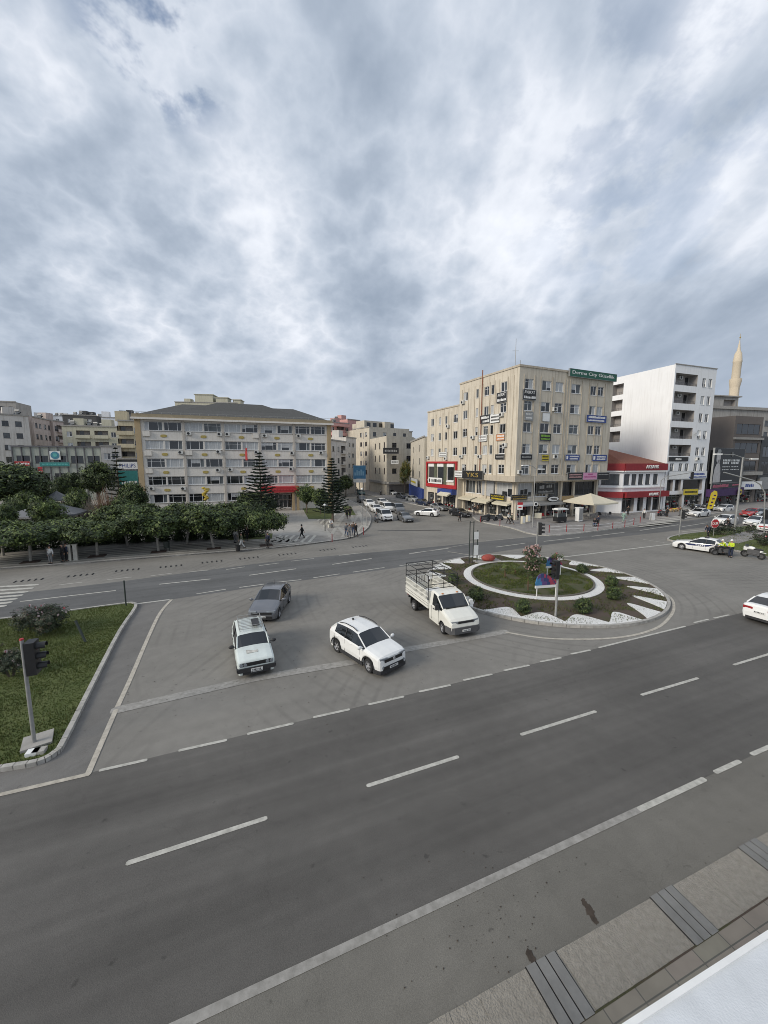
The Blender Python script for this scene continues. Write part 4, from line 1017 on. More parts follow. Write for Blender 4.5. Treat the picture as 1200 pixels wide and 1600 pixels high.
# --- bank building
kR = Vector((54.2, 75.1)); kd = dirv(20).xy
kF = None
for t10 in range(50, 160):
    q = kR - kd * t10 / 10; d_ = q.y
    if 600 + FPX * q.x / (q.y * math.cos(PITCH)) < 976: kF = q; break
kL = kF + dirv(155).xy * 7.5
bk = Bld('bank_building', 'low white bank with two red bands and tiled roof beside the white block', 'building', [kF, kR, kR + dirv(110).xy * 9, kL + dirv(65).xy * 5, kL], 'wall_white')
KW = (kR - kF).length
up = [(KW * a, KW * b_, 5.35, 7.35) for a, b_ in ((.02, .15), (.20, .31), (.36, .47), (.53, .64), (.72, .83))]
dn = [(KW * a, KW * b_, .3, 3.0, 'b1') for a, b_ in ((.02, .30), (.38, .52), (.60, .72), (.76, .96))]
upl = [(1.2, 3.6, 5.35, 7.35), (4.0, 6.9, 5.35, 7.35)]
bk.vol(0.12, 8.0, {0: [(*q, 'w') for q in up] + dn, 4: [(*q, 'w') for q in upl]})
for q in up: bk.win(0, *q, style='h', var=3, fm='rail')
for q in upl: bk.win(4, *q, style='q', var=3, fm='rail')
for q in dn: shopfront(bk, 0, q[0], q[1], .3, 3.0, goods=False)
b = MB(); bk.fbox(b, 0, -.1, KW + .1, .004, .45, 8.0, 9.3); bk.fbox(b, 4, 0, 7.6, .004, .45, 8.0, 9.3); bk.part('red_band', b, MATS['dark_red'])
b = MB(); bk.fbox(b, 0, -.2, KW + .2, .004, 1.1, 3.05, 4.1); bk.fbox(b, 4, 0, 7.6, .004, 1.1, 3.05, 4.1); bk.part('red_band', b, MATS['dark_red'])
b = MB(); bk.fbox(b, 0, -.1, KW, .003, .28, 4.75, 4.95); bk.fbox(b, 4, 0, 7.5, .003, .28, 4.75, 4.95); bk.fbox(b, 0, -.1, KW, .003, .5, 7.75, 7.98); bk.fbox(b, 4, 0, 7.5, .003, .5, 7.75, 7.98); bk.part('cornice', b, MATS['white_paint'])
b = MB(); c4 = [kF, kR, kR + dirv(110).xy * 9, kL + dirv(65).xy * 5, kL]; c4 = [(p.x - bk.P0.x, p.y - bk.P0.y, 9.3 if k in (0, 1, 4) else 9.3) for k, p in enumerate(c4)]
mid = ((kF + kL) / 2 + dirv(70).xy * 4.5 - bk.P0.xy); ap = (mid.x, mid.y, 12.6); ap2 = (mid.x + kd.x * 3, mid.y + kd.y * 3, 11.4)
for k in range(5): b.face([c4[k], c4[(k + 1) % 5], ap])
bk.part('roof', b, MATS['roof_tile']); bk.done()
for zc_, nm_, o_ in ((8.7, 'large white AKBANK lettering on the upper red band', .52), (3.6, 'small white AKBANK lettering on the lower red band', 1.17)):
    c = kF + kd * KW * .62 - Vector((-kd.y, kd.x)) * o_; w_ = 3.4 if zc_ > 5 else 2.5
    t_ = thing('bank_sign', nm_, 'sign', (c.x, c.y, zc_), R(20)); me, tw_, th_ = text_mesh('AKBANK', .05); me = me.copy(); me.materials.clear(); me.materials.append(tw)
    for v in me.vertices: v.co = (v.co.x * w_ / tw_, -v.co.z * 1.0, v.co.y * (.62 if zc_ > 5 else .5) / th_)
    obj('lettering', me, t_)

# --- white block
wA = Vector((54.5, 75.24)); wd = dirv(20).xy; wn_ = Vector((-wd.y, wd.x)); wp = [wA, wA + wd * 11.9, wA + wd * 11.9 + wn_ * 14, wA + wn_ * 14]
wh = Bld('apartment_block', 'tall bright white block with blank side wall and stacked recessed balconies', 'building', wp, 'wall_white')
fw = []; bal = []; lb = []
for k, zt in enumerate((26.2, 22.85, 19.5, 16.2, 12.9)):
    bal.append((.35, 6.5, zt - 2.25 + .1, zt, 'b1.5')); fw += [(7.95, 9.0, zt - 2.1, zt - .45), (9.75, 10.8, zt - 2.1, zt - .45)]
    if k < 4: lb.append((14 - 13.0, 14 - 10.4, zt - 2.3, zt, 'b1.3'))
fw += [(a, b_, 7.65, 9.3) for a, b_ in ((1.0, 2.1), (3.5, 4.6), (5.3, 6.35), (7.9, 9.0), (9.75, 10.8))]
wh.vol(0.12, 27.7, {0: [(*q, 'w') for q in fw] + bal + [(.6, 2.3, 3.9, 6.1, 'b.6'), (2.9, 4.6, 3.9, 6.1, 'b.6'), (5.2, 11, 3.9, 6.1, 'b.6'), (.6, 5.4, .3, 3.2, 'b1'), (6, 11.3, .3, 3.2, 'b1')], 3: lb})
for q in fw: wh.win(0, *q, style='d', var=3 if q[2] < 8 else None)
for (a, b_) in ((.6, 5.4), (6, 11.3)): shopfront(wh, 0, a, b_, .3, 3.2)
for (x0, x1, z0, z1, _k) in bal:
    b = MB(); wh.fbox(b, 0, x0, x1, -.06, -.02, z0 + .48, z0 + .52); wh.fbox(b, 0, x0, x1, -.06, -.02, z0 + .25, z0 + .28)
    for k in range(16): wh.fbox(b, 0, x0 + .1 + k * .4, x0 + .13 + k * .4, -.06, -.02, z0, z0 + .5)
    wh.part('railing', b, MATS['rail'])
    for a_, w_ in ((.9, .9), (3.0, .0), (4.9, .8)):
        if w_: b = MB(); wh.fbox(b, 0, x0 + a_, x0 + a_ + w_, -1.49, -1.42, z0, z0 + 1.9); wh.part('balcony_door', b, MATS['pane_dark'])
    l, a_ = wh.loc(0, x0 + 3.2, -1.48, z1 - .45); o = obj('air_conditioner', AC_BODY, wh.root, l, a_); obj('fan', AC_FAN, o)
for (x0, x1, z0, z1, _k) in lb:
    b = MB(); wh.fbox(b, 3, x0, x1, -.06, -.02, z0 + .5, z0 + .54)
    for k in range(7): wh.fbox(b, 3, x0 + .1 + k * .4, x0 + .13 + k * .4, -.06, -.02, z0, z0 + .5)
    wh.part('railing', b, MATS['rail'])
b = MB()
for x0, x1 in ((.6, 2.3), (2.9, 4.6), (5.2, 11)): wh.fbox(b, 0, x0 + .1, x1 - .1, -.5, -.45, 4, 6)
wh.part('window', b, MATS['pane_dark'])
b = MB(); wh.fbox(b, 0, -.1, 12.0, -.0, .12, 27.7, 27.85); wh.part('coping', b, MATS['concrete'])
wh.ac(0, 8.5, 10.2); wh.done()
def Z5(x, y): return (920 + x * .23333, 500 + y * .23333)
bsign(wh, 0, 528, 780, 1012, 1062, 'white_paint', 'long white banner with blue lettering across the foot of the white block', Z=Z5, bars=[(.28, .1, .3, .25), (.25, -.3, .45, .18)], tm=MATS['blue'], off=.2)
bsign(wh, 0, 530, 660, 918, 945, 'black', 'black banner on the lowest balcony of the white block', Z=Z5, bars=[(0, 0, .3, .5)], tm=tw, off=.1)
bsign(wh, 0, 598, 697, 1130, 1168, 'yellow', 'yellow shop sign under the white block', Z=Z5, bars=[(0, 0, .8, .3)], tm=tb, off=.9)
b = thing('satellite_dish', 'round white satellite dish on the front of the white block', 'satellite dish', (lambda q: (q.x, q.y, 15.2))(wA + wd * 7.2 - wn_ * .5), R(20))
m_ = MB(); m_.lathe([(.02, -.02), (.35, -.06), (.6, -.2), (.58, -.2), (.33, -.09)], (0, 0, 0), 16, ax='y'); m_.build('dish', MATS['white_paint'], b); m_ = MB(); m_.tube((0, 0, 0), (0, .5, -.2), .03); m_.build('arm', MATS['galv'], b)

# --- low shop row with the large portrait billboard
pA, pB = Vector((66.4, 79.7)), Vector((79.6, 87.4)); lo = Bld('shop_building', 'low dark shop building with purple fascia behind parked motorcycles', 'building', rect_pts(pA, pB, 10), 'wall_darkgrey')
PL = (pB - pA).length
lo.vol(0.12, 12.0, {0: [(.5, 5, .2, 2.4, 'b1'), (5.5, 9.5, .2, 2.4, 'b1'), (10, 14.6, .2, 2.4, 'b1')]})
for a, b_ in ((.5, 5), (5.5, 9.5), (10, 14.6)): shopfront(lo, 0, a, b_, .2, 2.4)
b = MB(); lo.fbox(b, 0, -.1, PL + .1, .003, 1.3, 2.5, 4.0); lo.part('fascia', b, MATS['purple']); lo.done()
t_ = sign('billboard', 'large black billboard with the pale figure of a woman above the purple shop', pA, pB, 5.2, 12.4, MATS['black'], th=.3, off=.6)
d_ = pB - pA; L_ = d_.length
b = MB(); y_ = -.19; fig = lambda pts: b.face([(x, y_, z) for x, z in pts])
fig([(-7.4, -3.4), (-4.0, -3.4), (-4.1, -1.6), (-4.4, -.4), (-4.9, .4), (-6.2, .5), (-7.0, -.4), (-7.3, -1.8)]); fig([(-5.9, .5), (-5.0, .4), (-4.9, 1.2), (-5.8, 1.3)])
fig([(-6.4, 1.2), (-6.2, .7), (-5.6, .55), (-5.0, .8), (-4.7, 1.5), (-4.7, 2.4), (-5.2, 3.0), (-5.9, 3.05), (-6.4, 2.6), (-6.6, 1.9)])
b.build('figure', mat('figure_pale', (.55, .52, .50), .6, .12, 1.5), t_)
b = MB(); fig([(-5.3, 2.3), (-4.6, 3.0), (-5.2, 3.4), (-6.2, 3.3), (-6.8, 2.4), (-6.7, .8), (-6.45, .9), (-6.5, 2.2), (-6.0, 2.75)]); o = b.build('hair', MATS['galv'], t_); o.location.y = -.01
b = MB(); rr = random.Random(3)
for r_, z in enumerate((.9, .35, -.3, -.9)):
    for x0, x1 in ((-3.4, -.2), (.8, 4.8)):
        x = x0
        while x < x1: l = rr.uniform(.35, .7); b.boxa(x, x + l, y_ - .01, y_, z, z + (.42 if r_ < 2 else .16)); x += l + .25
b.boxa(-3.4, 2, y_ - .01, y_, -3.3, -3.05); b.build('lettering', MATS['white_paint'], t_)
b = MB(); b.lathe([(.55, -.22), (.55, -.19)], (1.0, 0, 2.4), 20, ax='y'); b.build('emblem', mat('emblem_grey', (.12, .12, .11), .5), t_)
sign('shop_sign', 'narrow sign with pink script below the portrait billboard', pA, pB, 4.1, 5.15, MATS['black'], bars=[(-.2, 0, .5, .6), (.3, 0, .25, .25)], tm=mat('hot_pink', (.5, .12, .18), .5), off=.7, group='signs on the building fronts')
c = pA + (pB - pA) * .82; t_ = thing('shop_sign', 'yellow blob shaped sign hanging on the purple fascia', 'sign', (c.x + .5, c.y - 1.6, 3.1), R(30), 'signs on the building fronts')
b = MB(); b.lathe([(1, -.08), (1, .08)], (0, 0, 0), 20, ax='y'); o = b.build('board', MATS['yellow'], t_); o.scale = (.95, 1, .62)
b = MB(); b.boxa(-.5, -.25, -.11, -.09, -.2, .2); b.boxa(-.12, .12, -.11, -.09, -.2, .2); b.boxa(.25, .5, -.11, -.09, -.2, .2); b.build('lettering', MATS['purple'], t_)

# --- taupe block
tC = AT(1150, 651, 88).xy; t0 = tC + dirv(122).xy * 12; t1 = tC + dirv(18).xy * 9.5
tp = [t0, tC, t1, t1 + dirv(122).xy * 12]
ta = Bld('office_block', 'modern taupe block with dark horizontal glass bands right of the white block', 'building', tp, 'wall_taupe')
gb = [(.7, 8.8, z, z + 2.2) for z in (15.9, 11.7, 7.6)]
ta.vol(0.12, 19.8, {1: [(*q, 'w') for q in gb] + [(.7, 8.8, .3, 3.2, 'b1')]})
for q in gb: ta.win(1, *q, style='q', var=0, fm='rail')
shopfront(ta, 1, .7, 8.8, .3, 3.2)
b = MB(); ta.fbox(b, 1, -.2, 9.6, .003, 1.0, 6.6, 7.4); ta.fbox(b, 1, -.1, 9.6, .003, .5, 14.6, 15.1); ta.part('ledge', b, MATS['concrete'])
ta.done()
sign('shop_sign', 'white shop sign with blue oval mark on the taupe block', tC, t1, 3.4, 5.2, MATS['white_paint'], bars=[(.05, 0, .3, .4)], tm=MATS['blue'], off=1.1, group='signs on the building fronts')
rb_ = Bld('shop_building', 'dark modern building at the right edge of the picture', 'building', rect_pts(t1 + dirv(18).xy * .3, t1 + dirv(22).xy * 22, 12), 'wall_darkgrey')
q = [(1, 7, 6.8, 9.6), (8, 15, 6.8, 9.6), (1, 7, 10.8, 13.2), (8, 15, 10.8, 13.2)]
rb_.vol(0.12, 15.5, {0: [(*x, 'w') for x in q] + [(.6, 20, .3, 3.0, 'b1')]})
for x in q: rb_.win(0, *x, style='q', var=0, fm='rail')
shopfront(rb_, 0, .6, 20, .3, 3.0); b = MB(); rb_.fbox(b, 0, 0, 21, .003, .6, 3.2, 6.0); rb_.part('fascia', b, MATS['galv']); rb_.done()
# --- grey concrete block behind
go = AT(1112, 614, 112); gw = Bld('apartment_block', 'weathered grey concrete block behind the taupe building', 'building', rect_pts(go, go.xy + dirv(14).xy * 34, 14), 'wall_grey')
q = [(6 + k * 5.2, 7.7 + k * 5.2, 20.2 - r_ * 3.3, 21.8 - r_ * 3.3) for k in range(5) for r_ in range(3)]
gw.vol(0.12, 25.2, {0: [(*x, 'w') for x in q]})
for x in q: gw.win(0, *x, style='d', var=3, fm='rail')
g0 = go.xy; e = dirv(14).xy; en = Vector((-e.y, e.x))
gp2 = [g0 + e * 1.2 + en, g0 + e * 11.5 + en, g0 + e * 11.5 + en * 8, g0 + e * 1.2 + en * 8]
gw.vol(25.2, 28.2, {0: [(5.0, 9.4, 25.6, 27.4, 'b1')]}, pts=gp2); b = MB(); gw.fbox(b, 0, -.3, 11, -.3, .6, 28.2, 28.5, 0, gp2); gw.fbox(b, 0, 0, 34, .003, .5, 24.6, 25.4); gw.part('cornice', b, MATS['concrete'])
gw.done()

# --- minaret
mn = AT(1148.5, 600, 150); t_ = thing('minaret', 'slender pale stone minaret with pointed cap behind the grey block', 'minaret', (mn.x, mn.y, 0))
b = MB(); b.lathe([(2.2, 0), (2.2, 24), (1.8, 27), (1.5, 30), (1.5, 37.2)], n=12); b.build('shaft', MATS['stone'], t_, 30)
b = MB(); b.lathe([(1.5, 37.2), (1.65, 38.2), (1.85, 39.4), (1.85, 40.4), (1.75, 40.4), (1.75, 39.6)], n=12); b.build('balcony', MATS['stone'], t_, 30)
b = MB(); b.lathe([(1.32, 39.4), (1.32, 46.2), (1.42, 46.4), (1.42, 46.8)], n=12); b.build('upper_shaft', MATS['stone'], t_, 30)
zt = AT(1156, 530, 150).z
b = MB(); b.lathe([(1.4, 46.8), (1.1, 49.5), (.55, zt - 4), (.06, zt)], n=12); b.build('cap', MATS['stone'], t_, 30)
b = MB(); b.tube((0, 0, zt - .3), (0, 0, zt + 2.0), .1, .03); b.ball((0, 0, zt + .6), (.25, .25, .25)); b.build('finial', MATS['gold'], t_)

# --- generic distant blocks
def block(name, label, A, B, depth, z1, wall, rows, cols, style='d', fm='window_white', side=None, bal=(), roofbits=0, group=None, wh_=1.4, ww=1.3, z0=0.0, floors_from=None):
    bl = Bld(name, label, 'building', rect_pts(A, B, depth), wall, group); L = bl.frame(0)[3]; top = z1 - 1.2; H_ = []; ws = []; bs = []
    for r_ in range(rows):
        zc_ = top - 1.1 - r_ * 3.15
        if zc_ < 1.6: break
        for c in cols:
            x = c * L
            if c in bal: bs.append((x - 1.7, x + 1.7, zc_ - 1.0, zc_ + 1.05, 'b1.2'))
            else: ws.append((x - ww / 2, x + ww / 2, zc_ - wh_ / 2, zc_ + wh_ / 2))
    sw = []
    if side is not None:
        Ls = bl.frame(side)[3]
        for r_ in range(rows):
            zc_ = top - 1.1 - r_ * 3.15
            if zc_ < 1.6: break
            k = max(1, int(Ls / 3.6))
            for c in range(k): x = (c + .5) / k * Ls; sw.append((x - ww / 2, x + ww / 2, zc_ - wh_ / 2, zc_ + wh_ / 2))
    d = {0: [(*q, 'w') for q in ws] + bs}
    if side is not None: d[side] = [(*q, 'w') for q in sw]
    bl.vol(z0, z1, d)
    for q in ws: bl.win(0, *q, style=style, fm=fm)
    for q in sw: bl.win(side, *q, style=style, fm=fm)
    for (x0, x1, c0, c1, _k) in bs:
        b = MB(); bl.fbox(b, 0, x0 - .2, x1 + .2, .003, .7, c0 - .2, c0); bl.fbox(b, 0, x0 - .2, x1 + .2, .64, .7, c0, c0 + .75); bl.part('balcony', b, MATS[wall])
        b = MB(); bl.fbox(b, 0, x0 + .5, x0 + 1.5, -1.19, -1.14, c0, c0 + 1.9); bl.part('balcony_door', b, MATS['pane_dark'])
    b = MB(); bl.fbox(b, 0, -.15, L + .15, .003, .2, z1 - .12, z1 + .22); bl.part('cornice', b, MATS['concrete'])
    rr = random.Random(int(L * 100)); m_ = MB()
    for k in range(roofbits):
        x = rr.uniform(.08, .92) * L; y = rr.uniform(1.5, depth - 2); l, a = bl.loc(0, x, -y, z1)
        if k % 3 == 0: m_.box((l.x, l.y, z1 + 1.2), (2.6, 2.4, 2.4), a)
        else:
            m_.tube((l.x - .6, l.y, z1 + 1.5), (l.x + .6, l.y, z1 + 1.5), .3, n=8, m=1); m_.box((l.x, l.y, z1 + .6), (.9, .7, 1.2), a, 1)
            m_.face([(l.x - .9, l.y - .8, z1 + .2), (l.x + .9, l.y - .8, z1 + .2), (l.x + .9, l.y + .3, z1 + 1.2), (l.x - .9, l.y + .3, z1 + 1.2)], 2)
    if roofbits: bl.part('rooftop_tanks', m_, [MATS[wall], MATS['galv'], MATS['pane_dark']])
    bl.done(); return bl
G1 = 'apartment blocks beyond the park'
a = AT(-150, 640, 92); b2 = AT(44, 650, 108); block('apartment_block', 'pale weathered apartment block at the far left edge', a, b2, 12, b2.z, 'wall_offwhite', 6, (.1, .28, .4, .55, .66, .78, .9), side=1, roofbits=5, group=G1, fm='rail')
a = AT(50, 651, 112); b2 = AT(83, 656, 124); block('apartment_block', 'dusty pink apartment block second from the left', a, b2, 12, a.z, 'wall_pinkish', 6, (.15, .32, .55, .75, .9), roofbits=3, group=G1, fm='rail')
a = AT(82, 657, 122); b2 = AT(99, 661, 126); block('apartment_block', 'narrow brownish pink block with open balconies', a, b2, 10, a.z, 'wall_pinkish', 6, (.3, .75), bal=(.75,), roofbits=1, group=G1, fm='rail')
a = AT(96, 665, 112); b2 = AT(185, 667, 116); block('apartment_block', 'long olive green block with two columns of wide balconies', a, b2, 12, a.z, 'wall_olive', 5, (.12, .36, .68, .9), bal=(.36, .68), roofbits=6, group=G1)
a = AT(184, 657, 98); b2 = AT(224, 655, 100); block('apartment_block', 'yellow cream block right behind the public office building', a, b2, 12, a.z, 'wall_yellow', 5, (.25, .7), bal=(.25,), roofbits=2, group=G1)
a = AT(-30, 632, 135); b2 = AT(24, 628, 138); block('apartment_block', 'grey rooftop storey rising behind the far left block', a, b2, 10, b2.z, 'wall_grey', 2, (.3, .6, .85), group=G1, fm='rail')
a = AT(97, 648, 165); b2 = AT(150, 648, 168); block('apartment_block', 'black and white penthouse block on the skyline behind the olive block', a, b2, 12, a.z, 'wall_darkgrey', 2, (.2, .5, .8), roofbits=6, group=G1)
a = AT(158, 652, 160); b2 = AT(182, 652, 162); block('apartment_block', 'white block on the skyline left of the office building', a, b2, 12, a.z, 'wall_white', 2, (.3, .7), roofbits=3, group=G1)
a = AT(182, 648, 175); b2 = AT(215, 648, 178); block('apartment_block', 'dark roofed block on the skyline touching the office roof', a, b2, 12, a.z, 'wall_darkgrey', 2, (.3, .7), roofbits=4, group=G1)
for k, (x0, x1, y, D, wl2, lb_) in enumerate(((25, 48, 650, 175, 'wall_white', 'white block with solar heaters far behind the left block'), (46, 70, 651, 190, 'wall_offwhite', 'off white block far behind the pink block'),
     (68, 98, 649, 200, 'wall_white', 'white low skyline block left of the black penthouse'), (146, 164, 654, 185, 'wall_offwhite', 'off white block between the black and white skyline blocks'))):
    a = AT(x0, y, D); b2 = AT(x1, y, D + 3); block('apartment_block', lb_, a, b2, 12, a.z, wl2, 1, (.3, .7), roofbits=5, group=G1)
a = AT(273, 628, 172); b2 = AT(371, 634, 175); bb = block('apartment_block', 'tall cream block showing its top storeys over the office roof', a, b2, 14, a.z, 'wall_olive', 2, (.1, .3, .5, .7, .9), bal=(.3, .7), roofbits=6, group=G1)
for s_, w_, dz in ((11.5, 7.5, 3.6), (19, 5, 2.4), (25.5, 3, 1.6)): b = MB(); l, a_ = bb.loc(0, s_, -5, 0); b.box((l.x, l.y, a.z + dz / 2), (w_, 6, dz), a_); b.box((l.x, l.y, a.z + dz + .12), (w_ + .8, 6.6, .24), a_); b.box((l.x - .8, l.y - 3.02, a.z + dz * .55), (1.2, .1, 1.1), a_, 1); bb.part('penthouse', b, [MATS['wall_olive'], MATS['pane_dark']])
# sage commercial building
a = AT(18, 697, 92); b2 = AT(158, 699, 97)
sg = Bld('shop_building', 'sage green commercial building with red and teal signs behind the park', 'building', rect_pts(a, b2, 14), 'wall_sage'); L = sg.frame(0)[3]
q = []
for c in (.11, .31, .51, .71, .9):
    q.append((c * L - 1.3, c * L + 1.3, a.z - 4.0, a.z - 2.2))
q += [(c * L - 1.3, c * L + 1.3, a.z - 8.0, a.z - 6.4) for c in (.31, .51, .71)]
sg.vol(0, a.z, {0: [(*x, 'w') for x in q]})
for x in q: sg.win(0, *x, style='h', var=0, fm='rail')
b = MB()
for k in range(11): sg.fbox(b, 0, k / 10 * L - .1, k / 10 * L + .1, .002, .2, 0, a.z + .1)
sg.fbox(b, 0, 0, L, .21, .3, a.z - .2, a.z + .15); sg.part('rib', b, MATS['rail']); sg.done()
bsign(sg, 0, 96, 193, 563, 592, 'red', 'red shop sign with white lettering on the sage green building', Z=lambda x, y: (x * .25, 580 + y * .25), bars=[(0, 0, .8, .4)], tm=tw, off=.35)
bsign(sg, 0, 254, 440, 569, 594, 'teal', 'long teal shop sign on the sage green building', Z=lambda x, y: (x * .25, 580 + y * .25), bars=[(0, 0, .85, .35)], tm=mat('teal_light', (.1, .4, .38), .5), off=.35)
bsign(sg, 0, 243, 273, 598, 640, 'red', 'small red sign hanging below the teal sign', Z=lambda x, y: (x * .25, 580 + y * .25), bars=[(0, -.2, .7, .2)], tm=tw, off=.4)
t_ = bsign(sg, 0, 316, 382, 500, 552, 'white_paint', 'square white sign with a round blue emblem on the sage building', Z=lambda x, y: (x * .25, 580 + y * .25), off=.35)
b = MB(); b.lathe([(.9, -.1), (.9, -.07)], n=20, ax='y'); b.build('emblem', mat('emblem_blue', (.06, .22, .30), .5), t_); b = MB(); b.lathe([(.45, -.13), (.45, -.1)], (0, 0, .05), n=14, ax='y'); b.build('emblem', MATS['teal_light'], t_)
a = AT(157, 697, 90); b2 = AT(188, 700, 92); block('shop_building', 'small cream building between the sage block and the yellow block', a, b2, 10, a.z, 'wall_offwhite', 2, (.3, .7), group=G1)
a = AT(183, 717, 86); b2 = AT(222, 718, 88); ph = block('shop_building', 'shop with white and teal signs left of the office building', a, b2, 8, a.z, 'wall_darkgrey', 1, (.3, .7), group=G1)
sign('shop_sign', 'white sign with blue PHILIPS lettering on a teal shop front', a.xy, (a.xy + (b2 - a).xy * .8), 8.0, 9.6, MATS['white_paint'], lines=[('PHILIPS', 0, 0, .8, .55)], tm=MATS['blue'], off=.3, group='signs on the building fronts')
sign('shop_sign', 'teal picture panel under the white PHILIPS sign', a.xy, (a.xy + (b2 - a).xy * .78), 4.4, 7.7, MATS['teal'], bars=[(0, -.3, .7, .2)], tm=MATS['white_paint'], off=.3, group='signs on the building fronts')

G2 = 'apartment blocks down the side street'
a = AT(511, 659, 138); b2 = AT(545, 657, 145); pk = block('apartment_block', 'pink rounded balcony block showing above the side street', a, b2, 12, a.z, 'wall_pink', 5, (.25, .6, .9), bal=(.6,), roofbits=2, group=G2)
b = MB(); Lp = pk.frame(0)[3]
for r_ in range(5): pk.fbox(b, 0, .1 * Lp, .9 * Lp, .71, 1.8, a.z - 1.4 - r_ * 3.15, a.z - .5 - r_ * 3.15)
pk.part('balcony', b, MATS['wall_pink'])
a = AT(543, 655, 150); b2 = AT(562, 654, 155); block('apartment_block', 'plain salmon block beside the pink balcony block', a, b2, 12, a.z, 'wall_pink', 5, (.5,), roofbits=2, group=G2)
a = AT(515, 687, 104); b2 = AT(541, 690, 116); block('apartment_block', 'white and brown block just past the right end of the office building', a, b2, 10, a.z, 'wall_offwhite', 4, (.2, .5, .8), bal=(.8,), group=G2, fm='rail')
a = AT(541, 683, 118); b2 = AT(556, 682, 124); block('apartment_block', 'narrow white block behind the blue billboard', a, b2, 10, a.z, 'wall_offwhite', 4, (.3, .7), roofbits=1, group=G2)
a = AT(552, 671, 140); b2 = AT(577, 668, 130); block('apartment_block', 'large cream block with penthouse at the end of the side street', a, b2, 16, a.z, 'wall_sand', 5, (.2, .5, .8), roofbits=2, side=1, group=G2, fm='rail')
a = AT(572, 670, 133); b2 = AT(644, 672, 146); c_ = block('apartment_block', 'wide cream block with dark upper loggias behind the corner building', a, b2, 14, a.z, 'wall_sand', 4, (.06, .25, .45, .62, .85), bal=(.06, .25), roofbits=4, group=G2)
b = MB(); Lc = c_.frame(0)[3]; c_.fbox(b, 0, .0, Lc * .62, -6, -1, a.z, a.z + 2.9); c_.part('penthouse', b, MATS['wall_sand'])
b = MB()
for k in range(5): c_.fbox(b, 0, 1 + k * 2.6, 2.6 + k * 2.6, -1.05, -.98, a.z + .7, a.z + 2.3)
c_.part('window', b, MATS['pane_dark'])
a = AT(578, 684, 128); m__ = AT(604, 681, 112); b2 = AT(646, 681, 118)
cr = Bld('apartment_block', 'four storey cream corner building with long black sign at the end of the side street', 'building', [a.xy, m__.xy, b2.xy, b2.xy + dirv(80).xy * 12, a.xy + dirv(80).xy * 10], 'wall_sand', G2)
L0 = cr.frame(0)[3]; L1 = cr.frame(1)[3]; zt = m__.z; q0 = []; q1 = []
for r_ in range(4):
    z = zt - 2.6 - r_ * 3.7
    for c in (.35, .62, .88): q0.append((c * L0 - .55, c * L0 + .55, z - .9, z + .9))
    for c in (.28, .82): q1.append((c * L1 - .85, c * L1 + .85, z - .75, z + .75))
q0 = [q for q in q0 if q[2] > 4]; q1 = [q for q in q1 if q[2] > 4]
cr.vol(0.1, zt, {0: [(*q, 'w') for q in q0], 1: [(*q, 'w') for q in q1] + [(1, L1 - 1, .2, 3, 'b1.5')]})
for q in q0: cr.win(0, *q, style='s', var=0, fm='rail')
for q in q1: cr.win(1, *q, style='d', var=0, fm='rail')
b = MB(); cr.fbox(b, 0, 0, L0, .003, .5, 3.3, 4.0); cr.fbox(b, 1, 0, L1, .003, 1.0, 3.3, 3.9); cr.part('ledge', b, MATS['concrete']); cr.done()
sign('shop_sign', 'long black projecting sign high on the cream corner building', m__.xy + Vector((-1.0, -1)), m__.xy + Vector((3.4, -.4)), AT(600, 709, 112).z, AT(600, 700, 112).z, MATS['black'], bars=[(0, 0, .8, .35)], tm=MATS['galv'], off=.3, group='signs on the building fronts')
sign('shop_sign', 'pale sign under a window of the cream corner building', m__.xy + Vector((1.2, 0)), m__.xy + Vector((3.4, .3)), AT(600, 725, 112).z, AT(600, 719, 112).z, MATS['white_paint'], bars=[(0, 0, .8, .5)], tm=MATS['galv'], off=.2, group='signs on the building fronts')
a = AT(642, 678, 112); b2 = AT(663.5, 682, 88)
nr = block('apartment_block', 'narrow cream block with dark roof between the street end and the beige wing', a, b2, 14, b2.z, 'wall_sand', 4, (.25, .7), group=G2, fm='rail')
sign('shop_sign', 'white shop sign over the blue shop down the side street', a.xy + (b2 - a).xy * .15, a.xy + (b2 - a).xy * .75, 3.6, 5.4, MATS['white_paint'], bars=[(0, 0, .6, .3)], tm=MATS['yellow'], off=.6, group='signs on the building fronts')
b = MB(); Ln = nr.frame(0)[3]; nr.fbox(b, 0, .3, Ln, .003, .5, .3, 3.5); nr.part('blue_shopfront', b, MATS['blue'])
# blue billboard
c = G(562, 772); t_ = thing('billboard', 'blue billboard with white strip on steel posts at the side street', 'billboard', c, R(4))
b = MB(); w_ = 3.7; z0_, z1_ = 4.6, 8.6; b.boxa(-w_ / 2, w_ / 2, -.15, .15, z0_, z1_); b.build('board', mat('billboard_blue', (.07, .22, .38), .5, .15, 1), t_)
b = MB(); b.boxa(-w_ / 2, w_ / 2, -.2, .2, 3.5, 4.5); b.build('strip', MATS['white_paint'], t_)
b = MB(); b.tube((-1.2, 0, 0), (-1.2, 0, 3.6), .12); b.tube((1.2, 0, 0), (1.2, 0, 3.6), .12); b.tube((0, 0, 0), (0, 0, 3.6), .1); b.build('post', MATS['galv'], t_)
b = MB()
for k, h in enumerate((.9, 1.6, 1.3, 1.8, 1.2)): b.boxa(-1.5 + k * .6, -1.15 + k * .6, -.18, -.15, 5.6, 5.6 + h)
b.build('lettering', mat('letter_blue', (.28, .48, .62), .5), t_)

